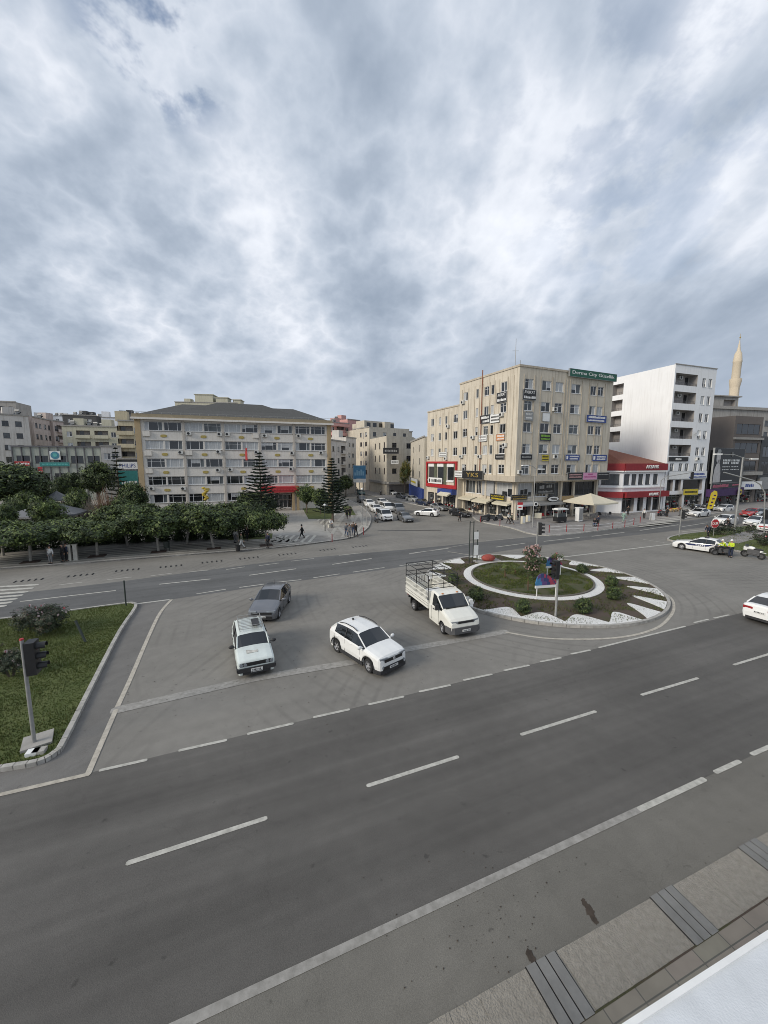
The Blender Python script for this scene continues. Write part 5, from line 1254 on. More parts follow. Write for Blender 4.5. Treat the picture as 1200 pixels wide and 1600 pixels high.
# far hills
rr = random.Random(2); b = MB(); n = 60; k0 = 0
pts = []
for i in range(n + 1):
    x = -4200 + i * 150; h = 330 + 60 * math.sin(i * .35) + 30 * math.sin(i * .9 + 1) - max(0, (i - 14)) * 14
    pts.append((x, 2600 + 200 * math.sin(i * .2), max(90, h)))
for i in range(n):
    a, c = pts[i], pts[i + 1]; b.face([(a[0], a[1] - 900, -1), (c[0], c[1] - 900, -1), (c[0], c[1], c[2]), (a[0], a[1], a[2])]); b.face([(a[0], a[1], a[2]), (c[0], c[1], c[2]), (c[0], c[1] + 1500, -1), (a[0], a[1] + 1500, -1)])
o = struct(b.build('hills', mat('hill', (.05, .065, .045), .95, .4, .01, col2=(.10, .11, .09), mixs=(.4, .65))))

# ------------------------------------------------------------------ vegetation
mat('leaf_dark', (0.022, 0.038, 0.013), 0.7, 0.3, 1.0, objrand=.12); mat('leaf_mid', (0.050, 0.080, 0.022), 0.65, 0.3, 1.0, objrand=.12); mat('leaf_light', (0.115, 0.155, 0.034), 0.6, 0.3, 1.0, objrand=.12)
mat('leaf_pine', (0.018, 0.032, 0.020), 0.8, 0.3, 1.0); mat('leaf_pine2', (0.034, 0.052, 0.030), 0.8, 0.3, 1.0)
mat('leaf_yellow', (0.14, 0.125, 0.025), 0.7, 0.3, 1.0); mat('petal', (0.60, 0.50, 0.50), 0.7, .25, 5); mat('petal_red', (0.45, 0.06, 0.07), 0.7, .25, 5)
mat('twig', (0.16, 0.095, 0.06), 0.9, 0.25, 4)
LM = [MATS['leaf_dark'], MATS['leaf_mid'], MATS['leaf_light']]
def crown(lumps, n, leaf, seed, shell=0.55, flat=0.0, weights=(4, 5, 2), up=0.35):
    rr = random.Random(seed); b = MB(); vol = [r[0] * r[1] * r[2] for c, r in lumps]; tot = sum(vol)
    for (c, r), v in zip(lumps, vol):
        m_ = int(n * v / tot)
        subs = []
        for _ in range(max(6, m_ // 22)):     # twigs' worth of leaves sharing a tone
            while True:
                d = Vector((rr.gauss(0, 1), rr.gauss(0, 1), rr.gauss(0, 1)))
                if d.length > .01: break
            d.normalize(); k = shell + (1 - shell) * rr.random() ** .6
            if rr.random() < .12: k *= 1.14
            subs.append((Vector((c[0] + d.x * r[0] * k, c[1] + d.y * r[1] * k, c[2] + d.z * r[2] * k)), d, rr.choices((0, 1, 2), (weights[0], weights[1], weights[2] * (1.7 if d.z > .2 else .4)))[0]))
        for _ in range(m_):
            p, d, mi = rr.choice(subs); s_ = leaf * rr.uniform(.6, 1.35)
            q = p + Vector((rr.gauss(0, 1), rr.gauss(0, 1), rr.gauss(0, .7))) * leaf * 1.5
            nn = (d + Vector((rr.uniform(-1, 1), rr.uniform(-1, 1), rr.uniform(-.4, 1))) * .9 + Vector((0, 0, up))).normalized()
            u = nn.orthogonal().normalized(); a = rr.uniform(0, 6.28); v_ = nn.cross(u); u, v_ = u * math.cos(a) + v_ * math.sin(a), v_ * math.cos(a) - u * math.sin(a)
            b.face([q - u * s_, q - v_ * s_ * .45, q + u * s_, q + v_ * s_ * .45], mi if rr.random() < .8 else rr.randrange(3))
    return b
def limbs(b, h0, h1, spread, r, seed, n=5, lean=0.0):
    rr = random.Random(seed); top = (lean, 0, h0); b.tube((0, 0, 0), top, r * 1.25, r, 8)
    for i in range(n):
        a = i / n * 6.28 + rr.uniform(-.3, .3); e = (top[0] + math.cos(a) * spread, math.sin(a) * spread, h1 * rr.uniform(.85, 1.0))
        m_ = (top[0] + math.cos(a) * spread * .45, math.sin(a) * spread * .45, (h0 + e[2]) / 2 + .1)
        b.tube(top, m_, r * .7, r * .45, 6, cap=False); b.tube(m_, e, r * .45, r * .15, 5, cap=False)
        for k in range(2):
            a2 = a + rr.uniform(-.7, .7); b.tube(m_, (m_[0] + math.cos(a2) * spread * .5, m_[1] + math.sin(a2) * spread * .5, e[2] * 1.02), r * .3, r * .1, 4, cap=False)
def tree_proto(name, cat, lumps, n, leaf, trunk, seed, mats=None, tm='trunk', **k):
    """unlinked template: (trunk mesh, crown mesh)"""
    t = MB(); limbs(t, *trunk); return (t.mesh('trunk', MATS[tm], 40), crown(lumps, n, leaf, seed, **k).mesh('crown', mats or LM), name, cat)
def plant(pr, label, loc, rz=0.0, sc=(1, 1, 1), group=None):
    t = thing(pr[2], label, pr[3], loc, rz, group); t.scale = sc
    if pr[0]: obj('trunk', pr[0], t)
    obj('crown', pr[1], t); return t
def blob(rx, rz_, cz, k, seed, sq=1.0):
    rr = random.Random(seed); L = [((0, 0, cz), (rx * .72, rx * .72, rz_ * .8))]
    for i in range(k):
        a = i / k * 6.28 + rr.uniform(-.25, .25); d = rx * rr.uniform(.42, .62); L.append(((math.cos(a) * d, math.sin(a) * d, cz + rr.uniform(-.25, .3) * rz_), (rx * rr.uniform(.38, .52), rx * rr.uniform(.38, .52), rz_ * rr.uniform(.5, .72))))
    return L
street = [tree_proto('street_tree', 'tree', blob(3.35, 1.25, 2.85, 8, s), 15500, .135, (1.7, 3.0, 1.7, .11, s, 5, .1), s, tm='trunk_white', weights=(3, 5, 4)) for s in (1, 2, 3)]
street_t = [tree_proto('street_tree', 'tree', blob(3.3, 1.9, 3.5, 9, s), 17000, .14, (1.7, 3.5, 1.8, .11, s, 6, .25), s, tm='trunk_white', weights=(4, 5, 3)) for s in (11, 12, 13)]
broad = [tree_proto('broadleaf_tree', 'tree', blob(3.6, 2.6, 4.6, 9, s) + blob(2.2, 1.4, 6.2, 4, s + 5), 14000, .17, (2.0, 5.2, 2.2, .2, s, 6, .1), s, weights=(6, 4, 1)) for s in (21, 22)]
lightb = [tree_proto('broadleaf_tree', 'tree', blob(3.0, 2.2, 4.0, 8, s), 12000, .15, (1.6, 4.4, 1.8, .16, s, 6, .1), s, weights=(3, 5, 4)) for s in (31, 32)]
round_b = (None, crown([((0, 0, .48), (.44, .44, .44))], 3000, .05, 41, shell=.9, weights=(4, 5, 1)).mesh('crown', LM), 'round_bush', 'bush')
def cone_crown(h, r, n, leaf, seed):
    rr = random.Random(seed); b = MB()
    for _ in range(n):
        z = rr.random() ** 1.3; a = rr.uniform(0, 6.28); q = r * (1 - z) ** .8 * rr.uniform(.75, 1.05); p = Vector((math.cos(a) * q, math.sin(a) * q, .15 + z * h)); s_ = leaf * rr.uniform(.6, 1.3)
        u = Vector((rr.uniform(-1, 1), rr.uniform(-1, 1), rr.uniform(-.5, 1))).normalized(); v_ = u.orthogonal().normalized(); b.face([p - u * s_, p - v_ * s_ * .5, p + u * s_, p + v_ * s_ * .5], rr.choice((0, 0, 1)))
    return b
_tb = MB(); _tb.tube((0, 0, 0), (0, 0, .5), .05)
cone_t = (_tb.mesh('trunk', MATS['trunk']), cone_crown(1.75, .5, 2200, .10, 3).mesh('crown', LM), 'topiary', 'shrub')
def norfolk(h, r, tiers, seed, leaf=.16):
    rr = random.Random(seed); t = MB(); c = MB(); t.tube((0, 0, 0), (0, 0, h), .2, .03, 8)
    for k in range(tiers):
        f = k / (tiers - 1); z = h * (.16 + .82 * f); rad = r * (1 - f) ** .85 + .22
        nb = 9 if f < .8 else 6
        for i in range(nb):
            a = i / nb * 6.28 + k * .5 + rr.uniform(-.12, .12); L = rad * rr.uniform(.85, 1.1); prev = Vector((0, 0, z))
            for s_ in range(4):
                q = (s_ + 1) / 4; p = Vector((math.cos(a) * L * q, math.sin(a) * L * q, z + L * (.16 * q * q) - .03 * L)); t.tube(prev, p, .04 * (1 - q * .7), .03 * (1 - q * .7), 4, cap=False)
                for _ in range(36):
                    w_ = prev.lerp(p, rr.random()); e = Vector((math.cos(a + rr.choice((-1, 1)) * rr.uniform(.6, 1.3)), math.sin(a + rr.choice((-1, 1)) * rr.uniform(.6, 1.3)), rr.uniform(-.1, .5))).normalized() * leaf * 1.9 * (1.15 - q * .4)
                    s2 = e.orthogonal().normalized() * leaf * .5; c.face([w_ - s2, w_ + e, w_ + s2, w_ - e * .2], rr.choice((0, 0, 1)))
                prev = p
    return (t.mesh('trunk', MATS['trunk'], 40), c.mesh('crown', [MATS['leaf_pine'], MATS['leaf_pine2'], MATS['leaf_pine2']]), 'norfolk_pine', 'tree')

G3 = 'clipped street trees along the far pavement'
rowt = [(48, 877, 0, 1.02), (152, 868, 0, 1.0), (248, 861, 1, 1.0), (334, 856, 1, .98)]
txt_ = ('first clipped street tree from the left with a broad flat crown', 'second clipped street tree from the left, right of the two people by the stone posts', 'tall clipped street tree standing by the dark litter bin', 'leaning clipped street tree left of the lone round one')
for i, (x, y, k, s_) in enumerate(rowt): plant((street_t if k else street)[i % 3], txt_[i], G(x, y, .12), i * 1.7 if k == 0 else .4 + i, (s_, s_, s_ * (.90 if k == 0 else .93)), G3)
plant(street[2], 'lone round clipped street tree in front of the entrance forecourt', G(416, 851, .12), 2.0, (.74, .74, 1.0), G3)
plant(street[1], 'clipped street tree cut by the left edge of the picture', G(-60, 884, .12), .7, (1, 1, 1), G3)
for i, (x, y, k, lb_) in enumerate(((100, 862, 0, 'second row clipped tree between the first two trunks'), (5, 868, 0, 'second row clipped tree at the left edge'), (200, 853, 1, 'second row tree behind the gap before the litter bin'), (292, 849, 1, 'second row tree between the litter bin and the leaning trunk'), (372, 846, 1, 'second row tree just left of the lone round tree'))):
    plant((street_t if k else street)[(i + 1) % 3], lb_, G(x, y, .12), i * 2.1, (.98, .98, (.9 if k == 0 else .93)), 'second row of clipped trees')
rp_ = random.Random(9)
def park(pr, x, ytop, D, wpx, label, group='park trees', hb=None, wb=None, z0=.12):
    p = AT(x, ytop, D); H_ = p.z - z0; w_ = wpx / FPX * D; hb = hb or {'broad': 7.6, 'light': 6.2}.get(pr[2], 7.4)
    return plant(pr, label, (p.x, p.y, z0), rp_.uniform(0, 6), (w_ / wb, w_ / wb, H_ / hb), group)
pt = 7.2
for i, (k, x, yt, D, wpx, lb_) in enumerate((
    ('b', 12, 722, 62, 105, 'large dark tree at the far left of the park'), ('b', 52, 746, 66, 50, 'dark broad tree touching the big left one'), ('b', -50, 728, 60, 110, 'dark tree beyond the left picture edge'),
    ('l', 30, 768, 52, 44, 'small yellow green tree under the large dark left tree'), ('l', 69, 773, 47, 50, 'dense rounded tree in front of the grey gazebo'), ('l', 3, 786, 45, 40, 'small tree low at the left picture edge'),
    ('l', 119, 760, 56, 38, 'light green rounded tree right of the gazebo'), ('b', 112, 738, 82, 34, 'dark tree below the long teal sign'), ('b', 150, 720, 80, 52, 'dark spreading tree left of the small pine in the park'),
    ('b', 92, 745, 78, 26, 'small dark tree beside the white shop post'), ('b', 207, 752, 60, 44, 'dark green tree at the left corner of the office block'), ('l', 190, 778, 55, 46, 'bushy tree behind the bare reddish shrub'),
    ('b', 228, 785, 52, 40, 'dark tree against the office ground floor, left bay'), ('l', 392, 768, 66, 44, 'bright green tree left of the red canopy'), ('l', 372, 782, 60, 36, 'small tree at the foot of the left pine'),
    ('l', 478, 757, 72, 34, 'yellow green tree right of the red canopy'), ('l', 500, 762, 70, 30, 'second green tree between the canopy and the right pine'), ('b', 420, 775, 64, 26, 'dark small tree beside the canopy pillar'))):
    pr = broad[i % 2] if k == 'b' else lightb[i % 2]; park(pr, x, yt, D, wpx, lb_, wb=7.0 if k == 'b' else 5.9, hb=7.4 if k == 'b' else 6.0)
for x, yt, D, wpx, lb_ in ((562, 738, 150, 22, 'dark tree behind the blue billboard'), (540, 742, 108, 26, 'dark street tree past the office corner'), (528, 748, 98, 22, 'dark tree behind the right pine')):
    park(broad[0], x, yt, D, wpx, lb_, 'side street trees', wb=7.0, hb=7.4)
yp = (lightb[0][0], crown(blob(3.0, 2.2, 4.0, 8, 33), 4200, .17, 33).mesh('crown', [MATS['leaf_mid'], MATS['leaf_yellow'], MATS['leaf_yellow']]), 'broadleaf_tree', 'tree')
park(yp, 633, 718, 106, 20, 'yellowing tree against the cream corner building', wb=6.0, hb=6.0)
p = G(520, 816, .12); H_ = AT(520, 717, p.y).z; plant(norfolk(H_, 2.7, 20, 5), 'dark layered pine at the right end of the plaza', p)
p = AT(405, 708, 60); plant(norfolk(p.z, 3.3, 19, 6), 'layered pine in front of the office block, left of the red canopy', (p.x, p.y, .12))
p = AT(180, 700, 72); plant(norfolk(p.z, 1.9, 14, 7), 'small layered pine in front of the teal sign at the park', (p.x, p.y, .12))
for i in range(13):
    x = 122 + i * 22.5; y = 852 - i * 1.0; plant(cone_t, ('dark cone shaped topiary behind the clipped street trees'), G(x, y, .12), i * 1.3, (1, 1, rp_.uniform(.9, 1.1)), 'dark cone topiaries behind the street trees')
# dark hedge behind the topiaries
rr = random.Random(31); b = MB(); hp = [tuple(G(x, y, .12)[:2]) for x, y in ((-60, 868), (60, 858), (180, 848.5), (300, 842.5), (415, 838))]
for a_, c_ in zip(hp, hp[1:]):
    for _ in range(3600):
        t_ = rr.random(); p = Vector((a_[0] + (c_[0] - a_[0]) * t_, a_[1] + (c_[1] - a_[1]) * t_, .12)) + Vector((rr.uniform(-.5, .5), rr.uniform(-.5, .5), rr.uniform(0, 1.35))); s_ = rr.uniform(.07, .15)
        u = Vector((rr.uniform(-1, 1), rr.uniform(-1, 1), rr.uniform(-.5, 1))).normalized(); v_ = u.orthogonal().normalized(); b.face([p - u * s_, p - v_ * s_ * .5, p + u * s_, p + v_ * s_ * .5], rr.choice((0, 0, 1)))
tag(b.build('hedge', LM), 'low dark clipped hedge running behind the cone topiaries', 'hedge')
# bare reddish shrub
rr = random.Random(77); b = MB()
for _ in range(170):
    a = rr.uniform(0, 6.28); q = rr.random() ** .7; h = rr.uniform(1.6, 3.6); p0 = (rr.uniform(-.5, .5), rr.uniform(-.5, .5), 0); p1 = (math.cos(a) * q * 2.0, math.sin(a) * q * 2.0, h * (1 - q * .25)); m_ = tuple((u + v) / 2 + rr.uniform(-.15, .15) for u, v in zip(p0, p1))
    b.tube(p0, m_, .035, .025, 4, cap=False); b.tube(m_, p1, .025, .008, 4, cap=False)
c = AT(163, 758, 54); o = b.build('bare_shrub', MATS['twig'], None, None, (c.x, c.y, .12)); tag(o, 'bare reddish brown shrub in the park behind the hedge trees', 'shrub'); o.scale = (1.1, 1.1, (c.z - .12) / 3.5)
c = AT(140, 772, 55); b2 = obj('bare_shrub', b.mesh('bare_shrub', mat('twig_grey', (.17, .15, .13), .9, .2, 4)), None, (c.x, c.y, .12)); b2.scale = (.8, .8, (c.z - .12) / 3.5); tag(b2, 'bare grey shrub left of the reddish one', 'shrub')

# near island shrubs
def rose(lumps, n, leaf, seed, nf):
    b = crown(lumps, n, leaf, seed, shell=.5, weights=(6, 4, 1)); rr = random.Random(seed)
    for _ in range(nf):
        c, r = rr.choice(lumps); d = Vector((rr.gauss(0, 1), rr.gauss(0, 1), abs(rr.gauss(0, 1)) * .8)).normalized(); p = Vector(c) + Vector((d.x * r[0], d.y * r[1], d.z * r[2])) * 1.05; s_ = leaf * 1.1
        for k in range(3):
            u = Vector((rr.uniform(-1, 1), rr.uniform(-1, 1), rr.uniform(-.3, .3))).normalized() * s_; v_ = Vector((u.y * .3, -u.x * .3, s_)).normalized() * s_; b.face([p - u - v_, p + u - v_, p + u + v_, p - u + v_], 3 if rr.random() < .85 else 4)
    return b
RM = [mat('rose_dark', (0.028, 0.042, 0.022), .7, .3, 1), mat('rose_mid', (0.050, 0.068, 0.034), .65, .3, 1), mat('rose_light', (0.105, 0.085, 0.06), .6, .3, 1), MATS['petal'], MATS['petal_red']]
def stems(n, h, r, seed, th=.015):
    rr = random.Random(seed); b = MB()
    for _ in range(n): a = rr.uniform(0, 6.28); b.tube((math.cos(a) * .1, math.sin(a) * .1, 0), (math.cos(a) * r, math.sin(a) * r, h * rr.uniform(.6, 1)), th, th * .5, 5, cap=False)
    return b
def rosebush(px, py, w_, h, label, seed, n=4200, nf=40, leaf=.045, group=None):
    c = G(px, py, .1); t = thing('rose_bush', label, 'bush', c, 0, group); rr = random.Random(seed); L = []
    for i in range(7): L.append(((rr.uniform(-.32, .32) * w_, rr.uniform(-.3, .3) * w_ * .7, h * rr.uniform(.42, .66)), (w_ * rr.uniform(.22, .3), w_ * rr.uniform(.2, .28), h * rr.uniform(.28, .38))))
    stems(16, h * .7, w_ * .28, seed).build('stem', MATS['trunk'], t); rose(L, n, leaf, seed, nf).build('foliage', RM, t); return t
rosebush(68, 990, 2.6, 1.75, 'wide dark rose bush with pale blossoms on the left island', 3, 10000, 30)
rosebush(18, 1056, 1.3, 1.25, 'small rose bush behind the traffic light at the left edge', 5, 3600, 8); rosebush(-25, 1032, 1.5, 1.2, 'rose bush cut by the left edge of the picture', 6, 2600, 8)
rosebush(1130, 836, 3.6, 1.5, 'rose bush behind the police car on the right median', 8, 3600, 12, .07); rosebush(1195, 852, 3.4, 1.7, 'rose bush at the right edge behind the police motorcycle', 9, 3600, 22, .07); rosebush(1168, 832, 1.6, 1.0, 'low shrub on the median beside the tall lamp post', 10, 1200, 2, .07)
# roundabout plants
GB = 'round clipped bushes on the roundabout'
for i, (x, y, s_, lb_) in enumerate(((909, 896, 1.0, 'round bush at the upper right, nearest the far road'), (955, 916, 1.0, 'round bush on the right side, upper of the close pair'), (958, 936, 1.05, 'round bush on the right side, lower of the close pair'), (911, 957, 1.15, 'round bush right of the signal post at the front'),
        (817, 957, 1.05, 'round bush left of the signal post at the front'), (744, 937, 1.15, 'round bush beside the truck bonnet'), (849, 881, .8, 'small round bush behind the flowering bush'), (708, 912, 1.0, 'round bush behind the truck cargo frame'))):
    plant(round_b, lb_, G(x, y, .12), i, (s_ * .86, s_ * .86, s_ * .86), GB)
c = G(830, 906, .19); t_ = thing('flowering_bush', 'tall pinkish flowering bush in the middle of the roundabout lawn', 'bush', c)
L = [((0, 0, .9), (.55, .55, .6)), ((.1, 0, 1.6), (.65, .6, .6)), ((-.15, .1, 2.2), (.5, .5, .5)), ((.2, -.1, 2.5), (.35, .35, .35))]
stems(8, 1.4, .25, 4, .03).build('stem', MATS['trunk'], t_); rose(L, 5200, .05, 12, 150).build('foliage', [MATS['leaf_mid'], RM[1], RM[2], mat('petal_dusty', (.42, .27, .25), .7, .3, 5), MATS['petal']], t_)
for x, y, h, lb_ in ((790, 902, 1.1, 'thin young sapling on the roundabout lawn, left'), (826, 922, 1.4, 'thin sapling in front of the flowering bush'), (806, 896, .6, 'tiny sapling in the middle of the roundabout lawn')):
    t_ = thing('sapling', lb_, 'plant', G(x, y, .19)); stems(3, h, .12, 3, .02).build('stem', MATS['twig'], t_); crown([((0, 0, h * .75), (.3, .3, .35))], 260, .05, int(x)).build('foliage', [MATS['leaf_mid'], MATS['leaf_light'], MATS['leaf_light']], t_)

# ------------------------------------------------------------------ street furniture
def signal(px, py, ytop, face, label, head_side=1, cap=False, base=False, z0=.12, r=.06, hz=None):
    c = G(px, py, z0); top = AT(px, ytop, c.y).z; h = top - z0; t = thing('traffic_light', label, 'traffic light', c, R(face), 'traffic lights on poles')
    b = MB(); b.tube((0, 0, 0), (0, 0, h), r, r * .9, 10); b.build('pole', MATS['galv'], t, 40)
    # head beside the pole, lenses looking along local +x
    zc_ = h - .62 if hz is None else hz; s_ = head_side; b = MB(); b.boxa(.09, .36, -.2, .2, zc_ - .56, zc_ + .54); o = b.build('signal_head', MATS['black'], t)
    for k in range(3):
        z = zc_ + .34 - k * .34; b = MB()
        for j in range(9):
            a0, a1 = R(-20 + j * 220 / 9), R(-20 + (j + 1) * 220 / 9); y0 = 0
            b.face([(.36, y0 + math.cos(a0) * .13, z + math.sin(a0) * .13), (.36, y0 + math.cos(a1) * .13, z + math.sin(a1) * .13), (.62, y0 + math.cos(a1) * .125, z + math.sin(a1) * .125), (.62, y0 + math.cos(a0) * .125, z + math.sin(a0) * .125)])
        ob = b.build('visor', MATS['black'], o)
        b = MB(); b.tube((.36, 0, z), (.38, 0, z), .11, n=12); b.build('lens', (mat('lens_red', (.10, .01, .01), .2), mat('lens_amber', (.12, .05, .01), .2), mat('lens_green', (.01, .07, .04), .2))[k], o)
    b = MB(); b.boxa(0, .12, -.03, .03, zc_ + .3, zc_ + .36); b.boxa(0, .12, -.03, .03, zc_ - .36, zc_ - .3); b.build('bracket', MATS['galv'], t)
    if cap: b = MB(); b.tube((0, 0, h), (0, 0, h + .05), r * 1.15, r * .9); b.build('cap', MATS['red'], t)
    if base: b = MB(); b.box((.05, .1, .01), (.8, .8, .12), .25); b.build('base', MATS['concrete'], t)
    return t
signal(54, 1162, 1000, 22, 'traffic light on the left grass island standing on a square concrete base', -1, True, True)
signal(868, 963, 873, 205, 'traffic light at the front edge of the roundabout beside the colourful board', -1, r=.07)
signal(837, 884, 815, -20, 'traffic light behind the flowering bush of the roundabout', -1, r=.07)
signal(1061, 838, 796, -25, 'traffic light on the right median above the police car bonnet', -1)
for k, (x, y, ang) in enumerate(((52, 1178, .35), (62, 1176, .3))): b = MB(); b.box((0, 0, .06), (.34, .26, .12), ang); tag(b.build('kerb_stone', MATS['white_paint'] if k == 0 else MATS['kerb'], None, None, G(x, y, .1)), ('loose white block beside the traffic light base', 'loose grey block right of the white one')[k], 'stone')
b = MB(); b.tube((0, 0, 0), (-.55, .15, 1.15), .06, .06, 8); tag(b.build('bollard', mat('post_green', (.03, .04, .035), .6), None, None, G(134, 1004, .08)), 'leaning dark post stuck in the grass right of the rose bush', 'post')
b = MB(); b.tube((0, 0, 0), (0, 0, 1.7), .045, .045, 8); tag(b.build('marker_post', MATS['post_green'], None, None, G(197, 946, .1)), 'slim upright dark post at the tip of the left island', 'post')
def lamp(px, py, ytop, label, arms, z0=.12, r=.09, group='street lamps'):
    c = G(px, py, z0); h = AT(px, ytop, c.y).z - z0; t = thing('street_lamp', label, 'street lamp', c, 0, group)
    b = MB(); b.tube((0, 0, 0), (0, 0, h), r, r * .6, 10); b.build('pole', MATS['galv'], t, 40)
    for (ang, L, rise, head) in arms:
        d = dirv(ang); e = d * L + Vector((0, 0, h + rise)); b = MB(); b.path([Vector((0, 0, h - .1)), d * L * .4 + Vector((0, 0, h + rise * .8)), e], .045, 6); o = b.build('arm', MATS['galv'], t)
        if head: b = MB(); q = e + d * .45; b.box((q.x, q.y, q.z), (1.0, .36, .16), R(ang)); b.build('lamp_head', MATS['white_paint'], t)
    return t, h
lamp(832, 823, 731, 'tall street lamp with two arms at the corner of the beige block', ((200, 1.4, .35, 1), (20, .6, -.2, 1)))
t_, h_ = lamp(1147, 834, 714, 'tall concrete street lamp with a long arm above the right median', ((186, 3.2, .35, 1), (10, 1.3, -.25, 1)), r=.15)
b = MB(); b.boxa(-.2, .2, -.25, -.14, 2.6, 3.2); 
for (px, py, pts, lb_) in ((1029, 800, ((1033, 751), (1040, 745), (1082, 738)), 'grey mast with a signal hanging from its arm in front of the bank'), (1194, 838, ((1195, 770), (1188, 757), (1178, 751), (1131, 738)), 'grey mast with a long curved arm at the right edge')):
    c = G(px, py, .12); t = thing('signal_mast', lb_, 'signal mast', c); P_ = [Vector((0, 0, 0))]
    for x, y in pts: q = AT(x, y, c.y); P_.append(Vector((q.x - c.x, 0, q.z - c.z)))
    b = MB(); b.path(P_, .075, 8); b.build('pole', MATS['galv'], t, 40); e = P_[-1]
    hd = MB(); hd.boxa(e.x - .2, e.x + .2, -.15, .15, e.z - 1.3, e.z + .1)
    if px < 1100: hd.build('signal_head', MATS['black'], t)
    else:
        hd = MB(); hd.boxa(-.3, .1, -.2, .2, 2.2, 3.4); hd.build('signal_head', MATS['black'], t)
# small lamps on the plaza
for x, y, yt, lb_ in ((508, 830, 790, 'slim dark lamp post in front of the right pine'), (566, 820, 765, 'grey post at the pavement point of the side street'), (573, 822, 790, 'short grey post beside the other post at the pavement point'), (528, 805, 785, 'white pole at the plaza beside the pine')):
    c = G(x, y, .12); h = AT(x, yt, c.y).z - .12; t = thing('lamp_post', lb_, 'lamp post', c); b = MB(); b.tube((0, 0, 0), (0, 0, h), .06, .04, 7); b.build('pole', MATS['galv' if x != 508 else 'post_green'], t)
    b = MB(); b.ball((0, 0, h + .1), (.16, .16, .16)); b.build('globe', MATS['white_paint'], t)
GBo = 'red posts along the far pavement'
bol = [(751, 816), (781, 822), (858, 832), (885, 831), (912, 830), (934, 829), (957, 826), (976, 824), (990, 820), (519, 847), (568, 836), (1000, 817)]
bl_first = None
for i, (x, y) in enumerate(bol):
    c = G(x, y, .12); b = MB(); b.tube((0, 0, 0), (0, 0, 1.0), .05, .05, 7)
    o = b.build('bollard', MATS['dark_red'], None, None, c); tag(o, ('red metal post of the row along the far pavement edge' if 2 <= i <= 8 or i == 11 else ('red post at the kerb by the parked scooters, left', 'red post at the kerb below the two people in white helmets')[i] if i < 2 else ('red post at the tip of the striped plaza corner', 'red post on the plaza kerb under the grey posts')[i - 9]), 'bollard', GBo)
t = thing('chain_rail', 'thin white chain rail hung between the red posts', 'rail', (0, 0, 0)); b = MB()
seq = [G(x, y, .12) for x, y in bol[2:9]]
for a, c in zip(seq, seq[1:]):
    for z in (.45, .85): m_ = (a + c) / 2 + Vector((0, 0, z - .06)); b.tube(a + Vector((0, 0, z)), m_, .022, n=4); b.tube(m_, c + Vector((0, 0, z)), .022, n=4)
b.build('chain', MATS['white_paint'], t)
# stop sign
c = G(1115, 838, .1); t = thing('stop_sign', 'red octagonal stop sign reading DUR on the right median', 'road sign', c, R(8)); zc_ = AT(1115, 818, c.y).z - .1
b = MB(); b.tube((0, .05, 0), (0, .05, zc_ + .3), .035); b.build('post', MATS['galv'], t)
b = MB(); b.lathe([(.62, -.03), (.62, 0)], (0, 0, 0), 8, ax='y'); o = b.build('rim', MATS['white_paint'], t); o.location.z = zc_; o.rotation_euler.y = R(22.5)
b = MB(); b.lathe([(.57, -.05), (.57, -.03)], (0, 0, 0), 8, ax='y'); o = b.build('plate', MATS['red'], t); o.location.z = zc_; o.rotation_euler.y = R(22.5)
put_text('DUR', t, 0, zc_, .85, .36, MATS['white_paint'], -.07)
# roundabout panel frame, red lump, colourful boards
c = G(739, 879, .12); h = AT(739, 816, c.y).z; t = thing('sign_frame', 'tall dark green post frame with small white panels at the back of the roundabout', 'sign frame', c, R(18))
b = MB()
for x in (-.42, -.02, .42): b.tube((x, 0, 0), (x, 0, h if x < .2 else h * .78), .045, n=6)
for z in (.5, h * .55, h - .1): b.tube((-.42, 0, z), (-.02, 0, z), .03, n=5)
b.build('post', MATS['post_green'], t)
for z0_, z1_ in ((h * .18, h * .42), (h * .56, h * .74)): b = MB(); b.boxa(.02, .5, -.05, -.02, z0_, z1_); b.build('panel', MATS['white_paint'], t)
c = G(761, 877, .12); b = MB(); b.box((0, 0, .04), (2.6, 1.0, .08), .1); tag(b.build('concrete_pad', MATS['concrete'], None, None, c, R(10)), 'pale concrete pad under the red lump on the roundabout', 'pad')
b = MB(); b.ball((0, 0, .28), (.7, .5, .34), 12, 7); o = b.build('boulder', mat('boulder_red', (.30, .06, .045), .8, .3, 3, bump=.8, bscale=5), None, 60, c + Vector((.1, 0, .06)), .2); tag(o, 'rounded red painted lump on a pale pad at the back of the roundabout', 'boulder')
